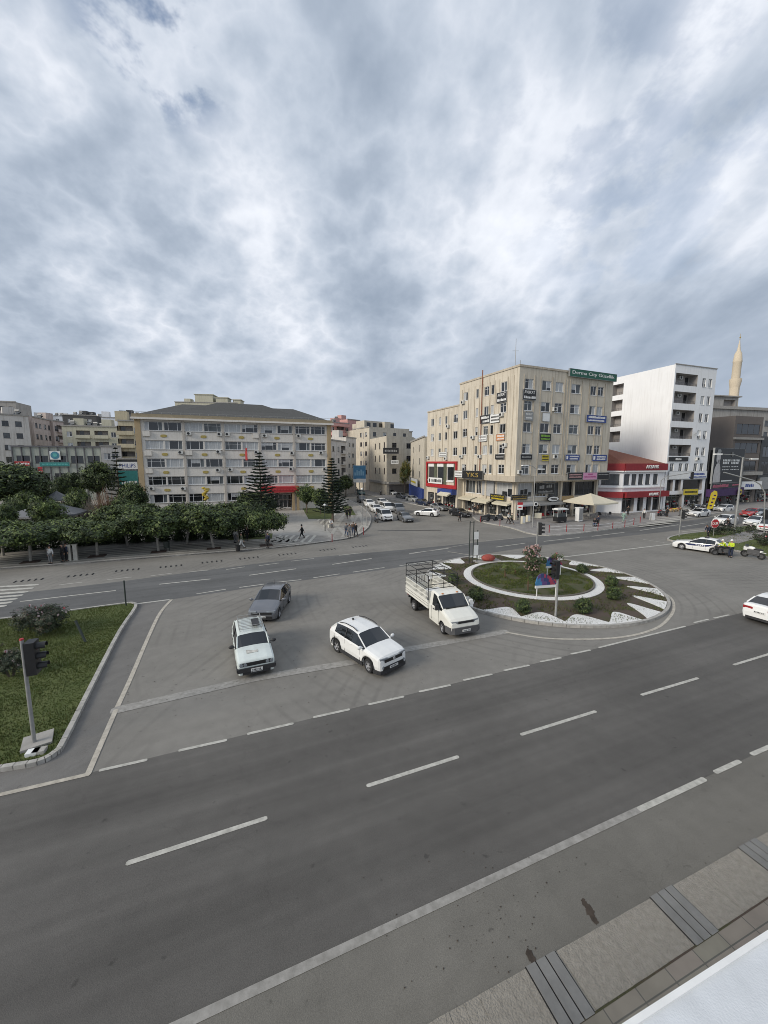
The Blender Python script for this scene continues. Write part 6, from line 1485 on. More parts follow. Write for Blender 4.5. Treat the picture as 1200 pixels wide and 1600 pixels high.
def board(px, py, w_, h, label, rz, flowers=False):
    c = G(px, py, .19); t = thing('display_board', label, 'display board', c, R(rz)); b = MB()
    b.tube((-w_ * .42, 0, 0), (-w_ * .42, 0, h * .45), .035); b.build('leg', MATS['white_paint'], t); b = MB(); b.tube((w_ * .42, 0, 0), (w_ * .42, 0, h * .45), .035); b.build('leg', MATS['white_paint'], t)
    b = MB(); b.boxa(-w_ / 2, w_ / 2, -.05, .05, h * .42, h * .52); b.build('strip', MATS['white_paint'], t)
    b = MB(); n = 14; cols = [0, 0, 1, 1, 3, 3, 2, 2, 2, 3, 3, 2, 1, 0]
    for k in range(n):
        x0, x1 = -w_ / 2 + k * w_ / n, -w_ / 2 + (k + 1) * w_ / n; f0 = .62 + .38 * math.sin(math.pi * (k / n) ** .55); f1 = .62 + .38 * math.sin(math.pi * ((k + 1) / n) ** .55)
        for q in range(3):
            a0, a1 = h * .53 + q * .5 * h * (f0 - .53) / 1.5, h * .53 + (q + 1) * .5 * h * (f0 - .53) / 1.5; b0, b1 = h * .53 + q * .5 * h * (f1 - .53) / 1.5, h * .53 + (q + 1) * .5 * h * (f1 - .53) / 1.5
            u_ = k / n + q * .12; m_ = 0 if u_ < .28 else 1 if u_ < .45 else 3 if u_ < .58 else 2 if (k + q) % 4 else 3
            b.face([(x0, -.03, a0), (x1, -.03, b0), (x1, -.03, b1), (x0, -.03, a1)], m_); b.face([(x0, .03, a0), (x0, .03, a1), (x1, .03, b1), (x1, .03, b0)], m_)
            if q == 2: b.face([(x0, -.03, a1), (x1, -.03, b1), (x1, .03, b1), (x0, .03, a1)], m_)
    b.build('picture_panel', [mat('mural_blue', (.06, .22, .42), .5, .2, 4), mat('mural_purple', (.12, .07, .20), .5, .2, 4), mat('mural_red', (.34, .05, .09), .5, .2, 4), mat('mural_navy', (.04, .06, .16), .5, .2, 4)], t)
    if flowers: crown([((.1, 0, h * .98), (w_ * .4, .3, .3))], 500, .06, 5).build('foliage', [MATS['leaf_mid'], MATS['petal_red'], MATS['leaf_light']], t)
board(853, 934, 1.75, 1.75, 'colourful blue and red board on white legs on the roundabout lawn', 12); board(865, 899, 1.5, 1.6, 'small blue and white board with plants behind the signal head', 14, True)
# corner furniture
c = G(926, 815, .12); zE = 3.0; t = thing('parasol', 'large cream square parasol over the pavement tables', 'parasol', c + Vector((1.0, 3.0, 0)), R(24)); b = MB(); hw = 2.9; za = 4.3
for k in range(4):
    A_ = [(-hw, -hw), (hw, -hw), (hw, hw), (-hw, hw)]; p_, q_ = A_[k], A_[(k + 1) % 4]; m_ = ((p_[0] + q_[0]) / 2, (p_[1] + q_[1]) / 2, 2.85)
    b.face([(*p_, 2.95), m_, (0, 0, za)]); b.face([m_, (*q_, 2.95), (0, 0, za)]); b.face([(*p_, 2.95), (*p_, 2.7), (m_[0], m_[1], 2.62), m_]); b.face([m_, (m_[0], m_[1], 2.62), (*q_, 2.7), (*q_, 2.95)])
b.build('canopy', mat('parasol_cloth', (.62, .57, .45), .8, .05, 2), t); b = MB(); b.tube((0, 0, 0), (0, 0, za), .05)
b.build('pole', MATS['galv'], t); b = MB()
for k in range(4): b.tube((0, 0, 3.2), (*[(-hw, -hw), (hw, -hw), (hw, hw), (-hw, hw)][k], 2.93), .02, n=4)
b.build('rib', MATS['galv'], t)
def table(x, y, label, m='galv', off=(0, 0)):
    c = G(x, y, .12); t = thing('cafe_table', label, 'table', c + Vector((*off, 0)), rp_.uniform(0, 1), 'cafe tables'); b = MB(); b.boxa(-.4, .4, -.4, .4, .72, .76); b.build('tabletop', MATS[m], t); b = MB(); b.tube((0, 0, 0), (0, 0, .72), .04); b.tube((0, 0, 0), (0, 0, .04), .25); b.build('leg', MATS['galv'], t)
def chair(x, y, rz, label, m='dark_red', off=(0, 0)):
    c = G(x, y, .12); t = thing('cafe_chair', label, 'chair', c + Vector((*off, 0)), R(rz), 'cafe chairs'); b = MB(); b.boxa(-.22, .22, -.22, .22, .42, .46); b.build('seat', MATS[m], t); b = MB(); b.boxa(-.22, .22, .19, .23, .46, .88); b.build('backrest', MATS[m], t)
    for sx in (-.2, .2):
        for sy in (-.2, .2): b = MB(); b.tube((sx, sy, 0), (sx, sy, .42), .018, n=5); b.build('leg', MATS['galv'], t)
for k, (x, y) in enumerate(((912, 811), (930, 809), (946, 808))):
    table(x, y, ('cafe table under the left side of the parasol', 'cafe table under the middle of the parasol', 'cafe table under the right side of the parasol')[k])
    for j, (ox, oy, rz) in enumerate(((-.8, .3, 90), (.8, .3, -90))): chair(x, y, rz + 24, '%s chair at the %s parasol table' % (('left', 'right')[j], ('left', 'middle', 'right')[k]), 'rail' if k else 'galv', (ox, oy))
for k, (x, y, rz, m) in enumerate(((849, 810, 20, 'red'), (856, 808, 80, 'red'), (868, 808, -60, 'dark_red'), (842, 811, 160, 'red'))): chair(x, y, rz, ('red plastic chair left of the food cart, front', 'red plastic chair left of the food cart, back', 'dark red chair behind the food cart', 'red chair nearest the corner lamp post')[k], m)
c = G(879, 818, .12); t = thing('food_cart', 'small food cart with white roof and black base on the pavement', 'food cart', c + Vector((0, 1, 0)), R(22))
b = MB(); b.boxa(-.95, .95, -.45, .45, .25, .95); b.build('base', MATS['black'], t); b = MB(); b.boxa(-1.1, 1.1, -.6, .6, 2.05, 2.2); b.prism([(-.9, -.4), (.9, -.4), (.9, .4), (-.9, .4)], 2.2, 2.3); b.build('roof', MATS['white_paint'], t)
for sx in (-.9, .9):
    for sy in (-.42, .42): b = MB(); b.tube((sx, sy, .95), (sx, sy, 2.05), .03); b.build('post', MATS['white_paint'], t)
b = MB(); b.boxa(-.85, .85, -.38, .38, .96, 1.5); b.build('glass_case', MATS['pane_mid'], t)
for sx in (-.6, .6): b = MB(); b.lathe([(.25, -.5), (.25, -.46)], (sx, 0, .25), 12, ax='y'); b.build('wheel', MATS['rubber'], t)
c = G(907, 816, .12); t = thing('cabinet', 'upright white cabinet left of the parasol', 'cabinet', c + Vector((0, .6, 0)), R(24)); b = MB(); b.boxa(-.45, .45, -.35, .35, .1, 2.2); b.build('body', MATS['white_paint'], t); b = MB(); b.boxa(-.38, .38, -.37, -.35, .3, 2.05); b.build('door', MATS['galv'], t); b = MB(); b.boxa(-.5, .5, -.4, .4, 2.2, 2.3); b.build('top', MATS['white_paint'], t)
for k, (x, y, s_) in enumerate(((817, 818, 1.0), (825, 815, .9))):
    c = G(x, y, .12); t = thing('utility_box', ('white utility box right of the red and white sign', 'white utility box beside the corner lamp post')[k], 'utility box', c, R(24)); b = MB(); b.boxa(-.3, .3, -.2, .2, 0, 1.15 * s_); b.build('body', MATS['cream'], t); b = MB(); b.boxa(-.24, .24, -.215, -.2, .15, 1.05 * s_); b.build('door', MATS['white_paint'], t)
c = G(811, 820, .12); t = thing('bus_stop_sign', 'white and red sign on a pole at the beige block corner', 'sign', c, R(5)); b = MB(); b.tube((0, 0, 0), (0, 0, 3.4), .04); b.build('pole', MATS['galv'], t); b = MB(); b.boxa(-.42, .42, -.06, -.03, 2.3, 3.4); b.build('board', MATS['white_paint'], t); b = MB(); b.boxa(-.42, .42, -.075, -.06, 3.05, 3.42); b.boxa(-.25, .25, -.075, -.06, 2.55, 2.75); b.build('lettering', MATS['red'], t)
c = G(835, 822, .12); t = thing('road_sign', 'small round white road sign on the corner lamp post', 'road sign', c + Vector((0, -.15, 0)), 0); b = MB(); b.lathe([(.32, -.03), (.32, 0)], (0, 0, 3.3), 16, ax='y'); b.build('plate', MATS['white_paint'], t); b = MB(); b.lathe([(.2, -.05), (.2, -.03)], (0, 0, 3.3), 14, ax='y'); b.build('symbol', MATS['black'], t); b = MB(); b.boxa(-.1, .9, -.06, -.02, 1.2, 2.0); b.build('notice', MATS['cream'], t)
c = G(1108, 800, .12); t = thing('feather_flag', 'tall yellow feather flag in front of the purple shop', 'flag', c); b = MB(); b.tube((0, 0, 0), (.5, 0, 4.1), .04); b.build('pole', MATS['galv'], t); b = MB(); b.prism([(0, -.02), (1.2, -.02), (1.2, .02), (0, .02)], .9, .92)
b = MB(); pts = [(-.5, .5), (.6, .7), (1.2, 3.2), (1.1, 3.9), (.6, 4.1), (0, 3.6)]; b.face([(x, -.03, z) for x, z in pts]); b.face([(x, .03, z) for x, z in pts[::-1]]); b.build('cloth', MATS['yellow'], t); b = MB(); [b.boxa(-.1 + k * .2, .35 + k * .2, -.05, -.035, 1.1 + k * .65, 1.35 + k * .65) for k in range(4)]; b.build('lettering', MATS['purple'], t)
c = G(1019, 812, .12); t = thing('sandwich_board', 'small white pavement board beside the bicycles', 'sign', c, R(20)); b = MB(); b.boxa(-.35, .35, -.2, -.15, 0, 1.1); b.build('board', MATS['white_paint'], t); b = MB(); b.boxa(-.35, .35, .15, .2, 0, 1.05); b.build('back_board', MATS['white_paint'], t)
# litter bin and stone posts under the trees
c = G(261, 861, .12); t = thing('litter_bin', 'dark litter bin on two legs under the street trees', 'litter bin', c); b = MB(); b.lathe([(.25, .35), (.3, 1.0), (.3, 1.05)], n=12); b.build('basket', MATS['post_green'], t)
for sx in (-.3, .3): b = MB(); b.tube((sx, 0, 0), (sx, 0, 1.1), .03); b.build('leg', MATS['post_green'], t)
c = G(372, 861, .12); b = MB(); b.lathe([(.2, 0), (.26, .6), (.28, .62)], n=12); tag(b.build('bucket', MATS['black'], None, None, c), 'black bucket beside the seated person under the trees', 'bucket')
for k, (x, y) in enumerate(((109, 876), (119, 875))): b = MB(); b.boxa(-.16, .16, -.16, .16, 0, 1.5); b.boxa(-.2, .2, -.2, .2, 1.5, 1.58); tag(b.build('stone_post', MATS['marble'], None, None, G(x, y, .12), R(24)), ('pale square post, left of the pair beside the two people', 'pale square post, right of the pair')[k], 'post')
# tree pits
for k, (x, y) in enumerate(((48, 878), (152, 869), (248, 862), (334, 857), (416, 852), (546, 822))): b = MB(); b.box((0, 0, .02), (1.4, 1.1, .04), R(24)); struct(b.build('tree_pit', MATS['soil_bed'], None, None, G(x, y, .125)))
# gazebo roofs
def gazebo(x, yt, ye, D, wpx, label):
    p = AT(x, yt, D); e = AT(x, ye, D); w_ = wpx / FPX * D / 2; t = thing('gazebo', label, 'gazebo', (p.x, p.y, .12), R(20)); b = MB(); n = 6; r_ = w_
    P_ = [(math.cos(i / n * 6.283 + .5) * r_, math.sin(i / n * 6.283 + .5) * r_) for i in range(n)]
    for i in range(n):
        q = P_[(i + 1) % n]; k_ = P_[i]; zm = e.z + (p.z - e.z) * .42
        b.face([(*k_, e.z), (*q, e.z), (q[0] * .5, q[1] * .5, zm), (k_[0] * .5, k_[1] * .5, zm)]); b.face([(k_[0] * .5, k_[1] * .5, zm), (q[0] * .5, q[1] * .5, zm), (0, 0, p.z)]); b.face([(*k_, e.z), (k_[0], k_[1], e.z - .2), (q[0], q[1], e.z - .2), (*q, e.z)])
    b.build('roof', mat('gazebo_roof', (.14, .145, .155), .8, .15, 6, bump=.5, bscale=10), t)
    for q in P_: b = MB(); b.tube((q[0] * .86, q[1] * .86, 0), (q[0] * .86, q[1] * .86, e.z), .09, n=6); b.build('post', MATS['post_green'], t)
gazebo(74, 782, 803, 52, 104, 'large grey roofed gazebo in the park, nearer the street'); gazebo(88, 768, 781, 66, 44, 'smaller gazebo roof behind the rounded tree')
c = G(320, 800); p = AT(320, 762, 66); t = thing('sculpture', 'bright yellow twisted sculpture on a pole before the office block', 'sculpture', (p.x, p.y, .12)); b = MB(); b.tube((0, 0, 0), (0, 0, 3.2), .08)
b.build('pole', MATS['galv'], t); b = MB()
for k in range(9): b.ball((math.sin(k * 1.3) * .3, 0, 3.1 + k * .24), (.35, .3, .22), 8, 5)
b.build('figure', mat('sculpture_yellow', (.42, .31, .04), .6, .2, 3), t)

# ------------------------------------------------------------------ vehicles
def paint(name, c, met=0.0, rough=.32, var=.04):
    return mat(name, c, rough, var, 1.2, metal=met, coat=.6)
paint('paint_white', (.80, .80, .78)); paint('paint_offwhite', (.62, .61, .55), rough=.45, var=.08); paint('paint_grey', (.17, .175, .19), .5); paint('paint_dark', (.02, .022, .026), .2); paint('paint_navy', (.02, .03, .07), .3)
paint('paint_silver', (.42, .43, .43), .6); paint('paint_midgrey', (.20, .205, .21), .5); paint('paint_red', (.38, .02, .02)); paint('paint_old', (.62, .67, .64), rough=.5, var=.10); paint('paint_teal', (.03, .12, .13), .3)
mat('car_glass', (.010, .012, .014), .04, .2, 1, spec=1.0); mat('trim', (.03, .03, .032), .6, .2, 4); mat('trim_grey', (.085, .085, .088), .65, .15, 4)
mat('rim_alloy', (.42, .42, .43), .4, .1, 5, metal=.3); mat('lamp_clear', (.22, .24, .26), .12, .2, 3, coat=1.0); mat('lamp_red', (.30, .012, .015), .2, .2, 3, coat=1.0); mat('plate_white', (.70, .70, .68), .5, .03)
PROF = {  # x, width, belt, top, cab
 'sedan': dict(L=4.5, W=1.78, wb=2.66, r=.32, st=[(2.22, .74, .50, .56, 0), (2.17, .86, .62, .68, 0), (1.98, .94, .70, .78, 0), (1.45, .99, .79, .89, 0), (.80, 1, .88, 1.0, 0), (.02, 1, .92, 1.40, 1), (-.45, 1, .93, 1.445, 1), (-1.0, 1, .945, 1.43, 1), (-1.38, .99, .955, 1.36, 1), (-1.88, .97, .97, 1.06, 0), (-2.12, .93, .95, 1.04, 0), (-2.24, .87, .84, .96, 0), (-2.29, .80, .56, .62, 0)], tum=.70),
 'hatch': dict(L=4.25, W=1.79, wb=2.62, r=.32, st=[(2.12, .72, .48, .55, 0), (2.08, .85, .62, .69, 0), (1.90, .94, .72, .80, 0), (1.42, .99, .82, .92, 0), (.88, 1, .90, 1.02, 0), (.10, 1, .94, 1.42, 1), (-.35, 1, .95, 1.465, 1), (-.95, 1, .97, 1.45, 1), (-1.48, .985, .99, 1.38, 1), (-1.93, .95, 1.0, 1.08, 0), (-2.03, .90, .84, .96, 0), (-2.06, .82, .52, .60, 0)], tum=.71),
 'suv': dict(L=4.11, W=1.76, wb=2.55, r=.335, st=[(2.06, .76, .56, .62, 0), (2.02, .88, .78, .86, 0), (1.86, .95, .88, .96, 0), (1.42, .99, .95, 1.03, 0), (.98, 1, .99, 1.09, 0), (.32, 1, 1.02, 1.50, 1), (-.15, 1, 1.03, 1.575, 1), (-.8, 1, 1.05, 1.57, 1), (-1.42, .985, 1.07, 1.51, 1), (-1.85, .95, 1.06, 1.13, 0), (-1.96, .91, .88, .98, 0), (-2.0, .84, .56, .62, 0)], tum=.74),
 'wagon': dict(L=4.3, W=1.64, wb=2.44, r=.29, st=[(2.03, .90, .62, .70, 0), (1.98, .95, .76, .82, 0), (1.90, .97, .80, .87, 0), (1.35, .99, .84, .92, 0), (.74, 1, .88, .96, 0), (.24, 1, .90, 1.34, 1), (-.3, 1, .91, 1.38, 1), (-1.0, 1, .91, 1.38, 1), (-1.72, .99, .91, 1.35, 1), (-2.08, .97, .91, .99, 0), (-2.16, .95, .82, .90, 0), (-2.20, .90, .52, .60, 0)], tum=.78),
 'van': dict(L=4.5, W=1.83, wb=2.78, r=.33, st=[(2.2, .80, .58, .66, 0), (2.14, .90, .86, .94, 0), (1.95, .95, .96, 1.06, 0), (1.45, 1, 1.06, 1.18, 0), (.80, 1, 1.10, 1.74, 1), (.3, 1, 1.12, 1.83, 1), (-1.0, 1, 1.12, 1.84, 1), (-2.08, .99, 1.12, 1.78, 1), (-2.2, .97, 1.1, 1.16, 0), (-2.26, .93, .56, .62, 0)], tum=.86),
 'bus': dict(L=6.2, W=2.05, wb=3.6, r=.36, st=[(3.0, .84, .70, .80, 0), (2.9, .94, 1.0, 1.12, 0), (2.45, 1, 1.25, 1.4, 0), (1.8, 1, 1.3, 2.42, 1), (1.2, 1, 1.3, 2.62, 1), (-1.5, 1, 1.3, 2.64, 1), (-3.05, .99, 1.3, 2.58, 1), (-3.18, .97, 1.25, 1.34, 0), (-3.22, .95, .60, .66, 0)], tum=.88),
}
def wheel_mesh(r):
    k = 'w%.3f' % r
    if k in WC: return WC[k]
    t = MB(); t.lathe([(r * .62, -.10), (r * .93, -.105), (r, -.07), (r, .07), (r * .93, .105), (r * .62, .10)], n=20, ax='y', cap=False); m = MB(); m.lathe([(.001, -.07), (r * .2, -.085), (r * .2, -.06), (r * .58, -.045), (r * .64, -.10), (r * .64, .10)], n=18, ax='y')
    d = MB()
    for i in range(5):
        a = (i + .5) * 6.283 / 5; q = MB(); ca, sa = math.cos(a), math.sin(a); w0 = r * .13
        pts = [(r * .26, -w0 * .4), (r * .54, -w0 * 1.0), (r * .54, w0 * 1.0), (r * .26, w0 * .4)]
        for sy in (-1,): d.face([(x * ca - z * sa, -.078, x * sa + z * ca) for x, z in pts])
    WC[k] = (t.mesh('tyre', MATS['rubber'], 40), m.mesh('rim', MATS['rim_alloy'], 40), d.mesh('rim_gap', MATS['black'])); return WC[k]
def add_wheels(root, wb, r, track, steer=0.0, xs=None):
    T, M_, D = wheel_mesh(r)
    for x in (xs or (wb / 2, -wb / 2)):
        for s_ in (-1, 1):
            o = obj('wheel', T, root, (x, s_ * track, r), (0 if s_ < 0 else math.pi) + (R(steer) if x == wb / 2 else 0)); obj('rim', M_, o); obj('rim_gap', D, o)
def refine(st):
    out = []; n = len(st)
    for i in range(n - 1):
        a, c = st[i], st[i + 1]; out.append(a)
        if a[4] != c[4] or abs(a[0] - c[0]) < .03: continue
        p0 = st[i - 1] if i and st[i - 1][4] == a[4] else None; p3 = st[i + 2] if i + 2 < n and st[i + 2][4] == c[4] else None
        for t in (.33, .67) if abs(a[0] - c[0]) > .3 else (.5,):
            v = [a[0] + (c[0] - a[0]) * t]
            for q in (1, 2, 3):
                sl = (c[q] - a[q]) / (c[0] - a[0]); s0 = (sl + (a[q] - p0[q]) / (a[0] - p0[0])) / 2 if p0 else sl; s1 = (sl + (p3[q] - c[q]) / (p3[0] - c[0])) / 2 if p3 else sl
                if abs(s0) > 3 * abs(sl): s0 = math.copysign(3 * abs(sl), s0)
                h = c[0] - a[0]; v.append((2 * t ** 3 - 3 * t * t + 1) * a[q] + (t ** 3 - 2 * t * t + t) * h * s0 + (3 * t * t - 2 * t ** 3) * c[q] + (t ** 3 - t * t) * h * s1)
            out.append((*v, a[4]))
    out.append(st[-1]); return out
def body(kind, mats, root, roof_dark=False, tint=None):
    P = PROF[kind]; W, r, wb = P['W'], P['r'], P['wb']; ra = r * 1.16; st = refine(P['st']); zs0 = .20
    def interp(x):
        for a, c in zip(st, st[1:]):
            if c[0] <= x <= a[0]:
                t = (a[0] - x) / (a[0] - c[0]); return (x, *[a[i] + (c[i] - a[i]) * t for i in (1, 2, 3)], 1 if (a[4] and c[4]) else (.5 if a[4] != c[4] else 0), t if a[4] != c[4] else None)
    xs = {q[0] for q in st}
    for xw in (wb / 2, -wb / 2):
        for k in range(9): xs.add(round(xw + ra * math.cos(math.pi * k / 8), 3))
    xs = sorted(xs, reverse=True); rings = []; base = {q[0]: q for q in st}
    for x in xs:
        q = base.get(x) or interp(x)
        if q is None: continue
        cab = q[4]; w_, zb_, zt = q[1] * W / 2, q[2], q[3]; zb = zs0 + (.05 if abs(x) > P['L'] / 2 - .2 else 0)
        for xw in (wb / 2, -wb / 2):
            dx = x - xw
            if abs(dx) <= ra + 1e-3: zb = max(zb, r + math.sqrt(max(0, ra * ra - dx * dx))) if abs(dx) < ra - 1e-3 else max(zb, zs0)
        zb = min(zb, zb_ - .06); tm = P['tum']
        if cab == 1: e = (w_ * tm + .02, zt - .07); f = (w_ * tm * .86, zt - .01); g = (0, zt + .02); d = (w_ * .965, zb_)
        elif cab == 0: e = (w_ * .87, zt - .035); f = (w_ * .6, zt - .005); g = (0, zt + .012); d = (w_ * .965, zb_)
        else:       # between bonnet and roof: interpolate the shapes at both ends
            for a, c in zip(st, st[1:]):
                if c[0] <= x <= a[0]: break
            def S(q): 
                ww, zz = q[1] * W / 2, q[3]
                return [(ww * tm + .02, zz - .07), (ww * tm * .86, zz - .01), (0, zz + .02)] if q[4] else [(ww * .87, zz - .035), (ww * .6, zz - .005), (0, zz + .012)]
            A_, C_ = S(a), S(c); t = (a[0] - x) / (a[0] - c[0]); e, f, g = [(A_[i][0] + (C_[i][0] - A_[i][0]) * t, A_[i][1] + (C_[i][1] - A_[i][1]) * t) for i in range(3)]; d = (w_ * .965, zb_)
        mid = max(zb + .02, zb + (zb_ - zb) * .42); c_ = max(mid + .01, zb_ - .07)
        rings.append((x, [(w_ - .045, zb), (w_, mid), (w_ * .995, c_), d, e, f, g], q[4]))
    names = ['body', 'windscreen', 'rear_window', 'side_window', 'side_window', 'roof']; mbs = [MB() for _ in names]
    def pt(R_, i, s_): return (R_[0], s_ * R_[1][i][0], R_[1][i][1])
    st = list(P['st']); roofx = [q[0] for q in st if q[4]]; xf, xr = max(roofx), min(roofx); xc = st[[q[0] for q in st].index(xf) - 1][0]; xt = st[[q[0] for q in st].index(xr) + 1][0]
    for A_, C_ in zip(rings, rings[1:]):
        xm = (A_[0] + C_[0]) / 2
        for i in range(6):
            for s_ in (1, -1):
                q = [pt(A_, i, s_), pt(A_, i + 1, s_), pt(C_, i + 1, s_), pt(C_, i, s_)]
                if s_ == -1: q = q[::-1]
                k = 0
                if i >= 4:
                    if xf < xm < xc: k = 1
                    elif xt < xm < xr: k = 2
                    elif xr < xm < xf and roof_dark: k = 5
                elif i == 3:
                    if xr + .0 < xm < xf: k = 3 if s_ == 1 else 4
                    elif xf < xm < xc: k = 3 if s_ == 1 else 4
                mbs[k].face(q)
    for R_, rev in ((rings[0], 0), (rings[-1], 1)):
        q = [pt(R_, i, 1) for i in range(7)] + [pt(R_, i, -1) for i in range(5, -1, -1)]
        mbs[0].face(q[::-1] if not rev else q)
    # underside
    mbs[0].boxa(-P['L'] / 2 + .25, P['L'] / 2 - .25, -W / 2 + .2, W / 2 - .2, .17, .55, 1)
    # pillars
    for s_ in (1, -1):
        def R_at(x): return min(rings, key=lambda q: abs(q[0] - x))
        cw, rf, rr_, tk = R_at(xc), R_at(xf), R_at(xr), R_at(xt)
        mbs[0].tube(pt(cw, 4, s_), pt(rf, 4, s_), .035, n=5); mbs[0].tube(pt(rr_, 4, s_), pt(tk, 4, s_), .05, n=5)
        xb = (xf + xr) / 2 + .02; q = R_at(xb)
        lo_, hi = pt(q, 3, s_), pt(q, 4, s_); mbs[0].prism([(xb - .05, lo_[1] + .008 * s_), (xb + .05, lo_[1] + .008 * s_), (xb + .05, lo_[1] - .03 * s_), (xb - .05, lo_[1] - .03 * s_)], lo_[2] - .01, lo_[2] + .01, 1)
        mbs[0].tube((xb, lo_[1], lo_[2]), (xb, hi[1], hi[2]), .035, n=4, m=1)
        for x in (xb, xf + .35 if xf + .35 < xc else xc - .1, xr - .02): mbs[0].boxa(x - .006, x + .006, s_ * W / 2 * .985 - .012, s_ * W / 2 * .985 + .016, .3, P['st'][6][2] - .06, 1)
    g = MATS['car_glass']
    o = mbs[0].build('body', [mats, MATS['trim']], root, 55)
    mbs[1].build('windscreen', g, root, 38); mbs[2].build('rear_window', g, root, 38); mbs[3].build('side_window', g, root, 38); mbs[4].build('side_window', g, root, 38)
    if mbs[5].f: mbs[5].build('roof', mats if not roof_dark else MATS['black'], root, 38)
    return P
def plate(root, x, z, front=True, w_=.5):
    t = MB(); s_ = 1 if front else -1; t.boxa(min(x, x + .02 * s_), max(x, x + .02 * s_), -w_ / 2, w_ / 2, z - .055, z + .055); o = t.build('number_plate', MATS['plate_white'], root)
    q = MB(); rr = random.Random(int(x * 77 + z * 31)); y = -w_ / 2 + .06
    while y < w_ / 2 - .06: q.boxa(*sorted((x + .02 * s_, x + .024 * s_)), y, y + .035, z - .033, z + .033); y += .058 if rr.random() < .8 else .085
    q.build('lettering', MATS['black'], o)
def vehicle(name, label, cat, kind, pm, loc, deg, group=None, detail=2, skirt=False, tail=True, steer=0, rim='', grille=(.26, .10, .54), head=(.36, .13, .66), tl=(.26, .16, .82), rails=False, sc=1.0, roof_dark=False):
    root = thing(name, label, cat, loc, R(deg), group); P = body(kind, MATS[pm], root, roof_dark); L, W = P['L'], P['W']; xf = P['st'][0][0]; xr = P['st'][-1][0]
    add_wheels(root, P['wb'], P['r'], W / 2 - .12, steer)
    hb = head[2]
    for s_ in (-1, 1):
        b = MB(); y0, y1 = s_ * (W * .40 - head[0]), s_ * W * .425; b.prism([(xf + .005, y0), (xf - .05, y1), (xf - .42, y1 + s_ * .035), (xf - .35, y0)], hb - head[1] / 2, hb + head[1] / 2 + (.02 if kind != 'wagon' else 0)); b.build('headlight', MATS['lamp_clear'], root)
        b = MB(); y0, y1 = s_ * (W * .42 - tl[0]), s_ * W * .445; b.prism([(xr + .02, y0), (xr + .03, y1 - s_ * .02), (xr + .32, y1 + s_ * .035), (xr + .2, y0)], tl[2] - tl[1] / 2, tl[2] + tl[1] / 2); b.build('taillight', MATS['lamp_red'], root)
        b = MB(); xm = P['st'][4][0] - .12; zm = P['st'][4][2] + .10; b.ball((xm, s_ * (W / 2 + .13), zm), (.07, .13, .09), 8, 5); b.tube((xm, s_ * (W / 2 - .06), zm - .04), (xm, s_ * (W / 2 + .08), zm), .025); b.build('mirror', MATS[pm] if kind != 'wagon' else MATS['trim'], root, 40)
        if detail > 1:
            for x in (P['st'][5][0] - .38, P['st'][7][0] - .35): b = MB(); b.boxa(x - .09, x + .09, *sorted((s_ * W / 2 * .97, s_ * (W / 2 + .025))), P['st'][6][2] - .13, P['st'][6][2] - .10); b.build('door_handle', MATS[pm], root)
        if rails: b = MB(); y = s_ * W / 2 * P['tum'] * .93; zt = P['st'][6][3]; b.path([(P['st'][5][0] - .15, y, zt - .03), (P['st'][6][0], y, zt + .05), (P['st'][7][0], y, zt + .05), (P['st'][8][0] + .1, y, zt - .06)], .022, 6); b.build('roof_rail', MATS['trim'], root)
    b = MB(); b.boxa(xf - .10, xf + .012, -W * .36, W * .36, .24, .24 + grille[1] * 1.6); b.build('bumper_trim', MATS['trim'], root)
    b = MB(); b.boxa(xf - .10, xf + .015, -W * grille[0], W * grille[0], grille[2] - grille[1] / 2, grille[2] + grille[1] / 2); b.build('grille', MATS['black'], root)
    b = MB(); b.boxa(xr - .01, xr + .1, -W * .34, W * .34, .22, .36); b.build('bumper_trim', MATS['trim'], root)
    plate(root, xf + .014, .40 if kind != 'wagon' else .38); plate(root, xr - .012, .68 if kind != 'suv' else .8, False)
    if skirt:
        for s_ in (-1, 1):
            b = MB(); b.boxa(-P['wb'] / 2 + P['r'] * 1.15, P['wb'] / 2 - P['r'] * 1.15, *sorted((s_ * (W / 2 - .06), s_ * (W / 2 + .012))), .19, .36)
            for xw in (P['wb'] / 2, -P['wb'] / 2):
                for k in range(10):
                    a0, a1 = math.pi * k / 10, math.pi * (k + 1) / 10; r0, r1 = P['r'] * 1.14, P['r'] * 1.36; y = s_ * (W / 2 + .012)
                    q = [(xw + r0 * math.cos(a0), y, P['r'] + r0 * math.sin(a0)), (xw + r1 * math.cos(a0), y, P['r'] + r1 * math.sin(a0)), (xw + r1 * math.cos(a1), y, P['r'] + r1 * math.sin(a1)), (xw + r0 * math.cos(a1), y, P['r'] + r0 * math.sin(a1))]
                    b.face(q); b.face(q[::-1])
            b.build('side_cladding', MATS['trim'], root)
    if sc != 1: root.scale = (sc, sc, sc)
    return root
def from_wheels(fr, rr_, side, half, wb=None):
    """centre and heading from the ground contacts of the two near wheels; side +1 when they are the left wheels"""
    a, b = G(*fr), G(*rr_); d = (a - b).normalized(); n = Vector((-d.y, d.x, 0)); c = (a + b) / 2 - n * side * half; return c, math.degrees(math.atan2(d.y, d.x))

